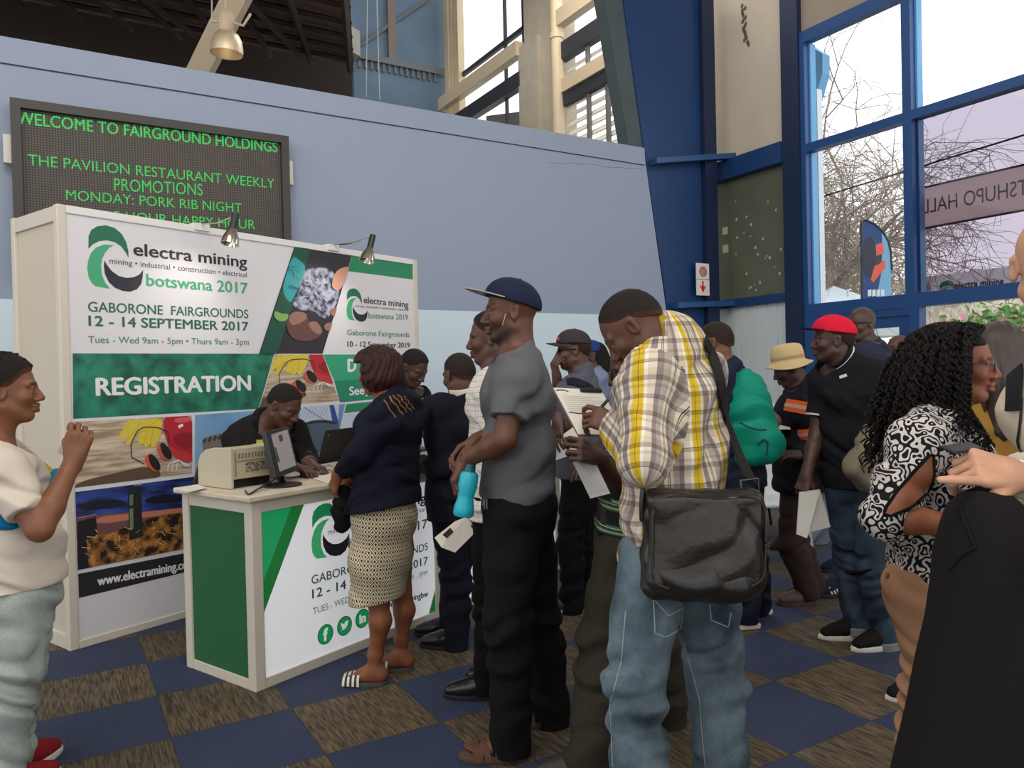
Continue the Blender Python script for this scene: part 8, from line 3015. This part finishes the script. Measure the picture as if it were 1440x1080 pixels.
# ---------- long haired person behind her
def person_long_hair():
    g = Fig('person with long straight brown hair behind the woman with curls', 3.3, (1396, 556), (1392, 720), 82, (1397, 494), hh=.228, skin=(110, 72, 54), sh=.165, al=(1306, 970, .05), ar=(1350, 963, .1), kl=(1340, 850, 0), kr=(1370, 850, 0))
    f = Field(); g.torso(f, -.004); g.limbs(f); g.headprims(f); g.hand(f, 'l', (0, 0, -1), (-1, 0, 0)); g.hand(f, 'r', (0, 0, -1), (1, 0, 0))
    g.body(f)
    H = g.H; f = Field()
    f.ell(H, (-.015, 0, .03), (.118, .096, .100), .02); f.chain([H(-.06, 0, .02), H(-.10, 0, -.14), H(-.115, 0, -.34)], [.085, .085, .060], .04, axis=H.R[1], wide=1.25)
    f.wrinkle(.003, 160, unit(H.R[1] + .1 * H.R[0]), 3)
    f.post.append(lambda X, Y, Z, D: (lambda l: np.maximum(D, l[0] - .05 + .3 * (l[2] - .03)))(H.loc(X, Y, Z)))
    V, F = f.mesh(.006); np_mesh('hair', V, F, mat('brown_straight_hair', s2l(58, 44, 38), .5, 0, .4, 50, .4, 150), g.root)
    g.shirt(cloth('ochre_top', s2l(150, 112, 52)), hem=-.05, h=.011, ease=.022); g.trousers(black_cloth, h=.012)
    for s in 'lr': g.shoe(s, cloth('black_trainer_knit', s2l(30, 28, 30)), sole_white, yaw=182)


# ---------- right edge: man in pale shirt with phone and coat
def man_right():
    g = Fig('man in pale shirt with lanyard at the right edge, holding a phone', 1.78, (1546, 478), (1566, 850), 208, (1484, 372), head_yaw=244, head_pitch=6, hh=.238, skin=(198, 150, 122), near=True, sh=.18,
            sr=(1516, 545, .12), er=(1530, 690, .16), wr=(1428, 668, -.04), sl=(1592, 540, -.12), el=(1612, 690, -.18), wl=(1602, 800, -.25), kl=(1586, 1000, -.1), kr=(1556, 1000, .1))
    f = Field(); g.torso(f, -.006); g.limbs(f); g.headprims(f)
    g.hand(f, 'r', (-.96, -.16, .20), (.12, -.72, .68), curls=(62, 70, 40), thumb=.0, index=(2, 5, 4), s=1.2)
    g.hand(f, 'l', (-.9, .1, .1), (0, 0, 1))
    g.body(f); g.eyes()
    sm = cloth('pale_shirt', s2l(206, 194, 174), noise=.04)
    sh_ = g.shirt(sm, 'pale_shirt', ease=.022, long_t=.90, hem=-.1, neckcut=.05, sleeve_r=(.074, .070), fore_r=(.060, .050), wr=(.005, 34))
    g.collar(sm, r=.072, dz=.05, h=.03)
    g.trousers(black_cloth, h=.012)
    for s in 'lr': g.shoe(s, shoe_black, sole_black)
    ps = on_cloth(sh_, g.root, dense([(1438, 488), (1435, 505), (1432, 530), (1431, 555), (1430, 578)], 4), .006)
    if len(ps) > 3: ribbon('rucksack_strap', [p for p, n in ps], .048, [n for p, n in ps], cloth('strap_black', (0, 0, 0)), g.root, .008)
    ps = [p for p, n in on_cloth(sh_, g.root, dense([(1439, 560), (1437, 590), (1433, 620), (1437, 636)], 4), .004)]
    if len(ps) > 3: mb = MB(); mb.tube(ps, .003, 6); mb.build('lanyard', blackm, g.root, smooth=True)
    A, B = g.J['er'], g.J['wr']
    wt_ = g.cuff_ring(A, B, .985, .033, steel, 'wristwatch', .020, .004)
    ph = thing('mobile_phone', 'black mobile phone in the hand of the man in pale shirt', 'phone', tuple(at(1352, 640, 1.70)))
    q0, q1 = at(1342, 640, 1.73), at(1395, 632, 1.78)
    d1 = unit(q1 - q0); d2 = unit(np.cross((0, -.35, 1), d1)) * .04
    n3 = unit(np.cross(d1, d2)) * .008
    mb = MB(); mb.hexa([q0, q0 + d1 * .10, q0 + d1 * .10 + d2, q0 + d2, q0 + n3, q0 + d1 * .10 + n3, q0 + d1 * .10 + d2 + n3, q0 + d2 + n3]); mb.build('phone_case', blackm, ph, bevel=.003)
    ct_ = thing('black_coat', 'black wool coat draped over the arm of the man in pale shirt', 'coat', tuple(at(1375, 900, 1.72) * [1, 1, 1]))
    rows = []
    prof = ((692, 1352, 1418), (705, 1338, 1432), (730, 1331, 1441), (770, 1322, 1446), (820, 1319, 1446), (870, 1312, 1442), (930, 1297, 1438), (1000, 1283, 1434), (1080, 1262, 1428), (1160, 1242, 1424), (1230, 1228, 1422))
    for i, (v, u0, u1) in enumerate(prof):
        c = (at(u0, v, 1.72) + at(u1, v, 1.72)) / 2; hw = (u1 - u0) / 2 / FPX * 1.72
        t = i / (len(prof) - 1)
        dep = .055 + .05 * min(1, t * 3)
        ring = []
        for w in np.linspace(0, 6.2832, 49)[:-1]:
            fold = 1 + .05 * t * math.sin(w * 5 + t * 3) + .04 * t * math.sin(w * 9 + 1 + 2 * t) * (1 - .6 * abs(math.cos(w)))
            ring.append(c + np.array([hw * math.copysign(abs(math.cos(w)) ** .85, math.cos(w)), dep * math.sin(w) * fold + .012 * math.sin(w * 5 + t * 3) * t, .01 * math.sin(w * 2)]))
        rows.append(ring)
    mb = MB(); mb.loft(rows)
    wool = cloth('black_wool', s2l(28, 26, 26), .95, .2, 120, .5, 260)
    co = mb.build('coat_body', wool, ct_, smooth=True)
    mb = MB()
    pts = on_cloth(co, ct_, dense([(1350, 712), (1362, 745), (1372, 770), (1352, 780), (1335, 800)], 5), .003)
    if len(pts) > 3: mb.tube([p for p, n in pts], .004, 6); mb.build('lapel_edge', wool, ct_, smooth=True)


for _f in (woman_white, man_seated, woman_navy, man_counter, man_suit, man_grid, man_grey, man_dark_cap, person_blue_cap, man_striped, man_plaid, man_rucksack, man_hat, man_red_cap, man_bald, man_far, woman_curls, person_long_hair, man_right):
    _f()
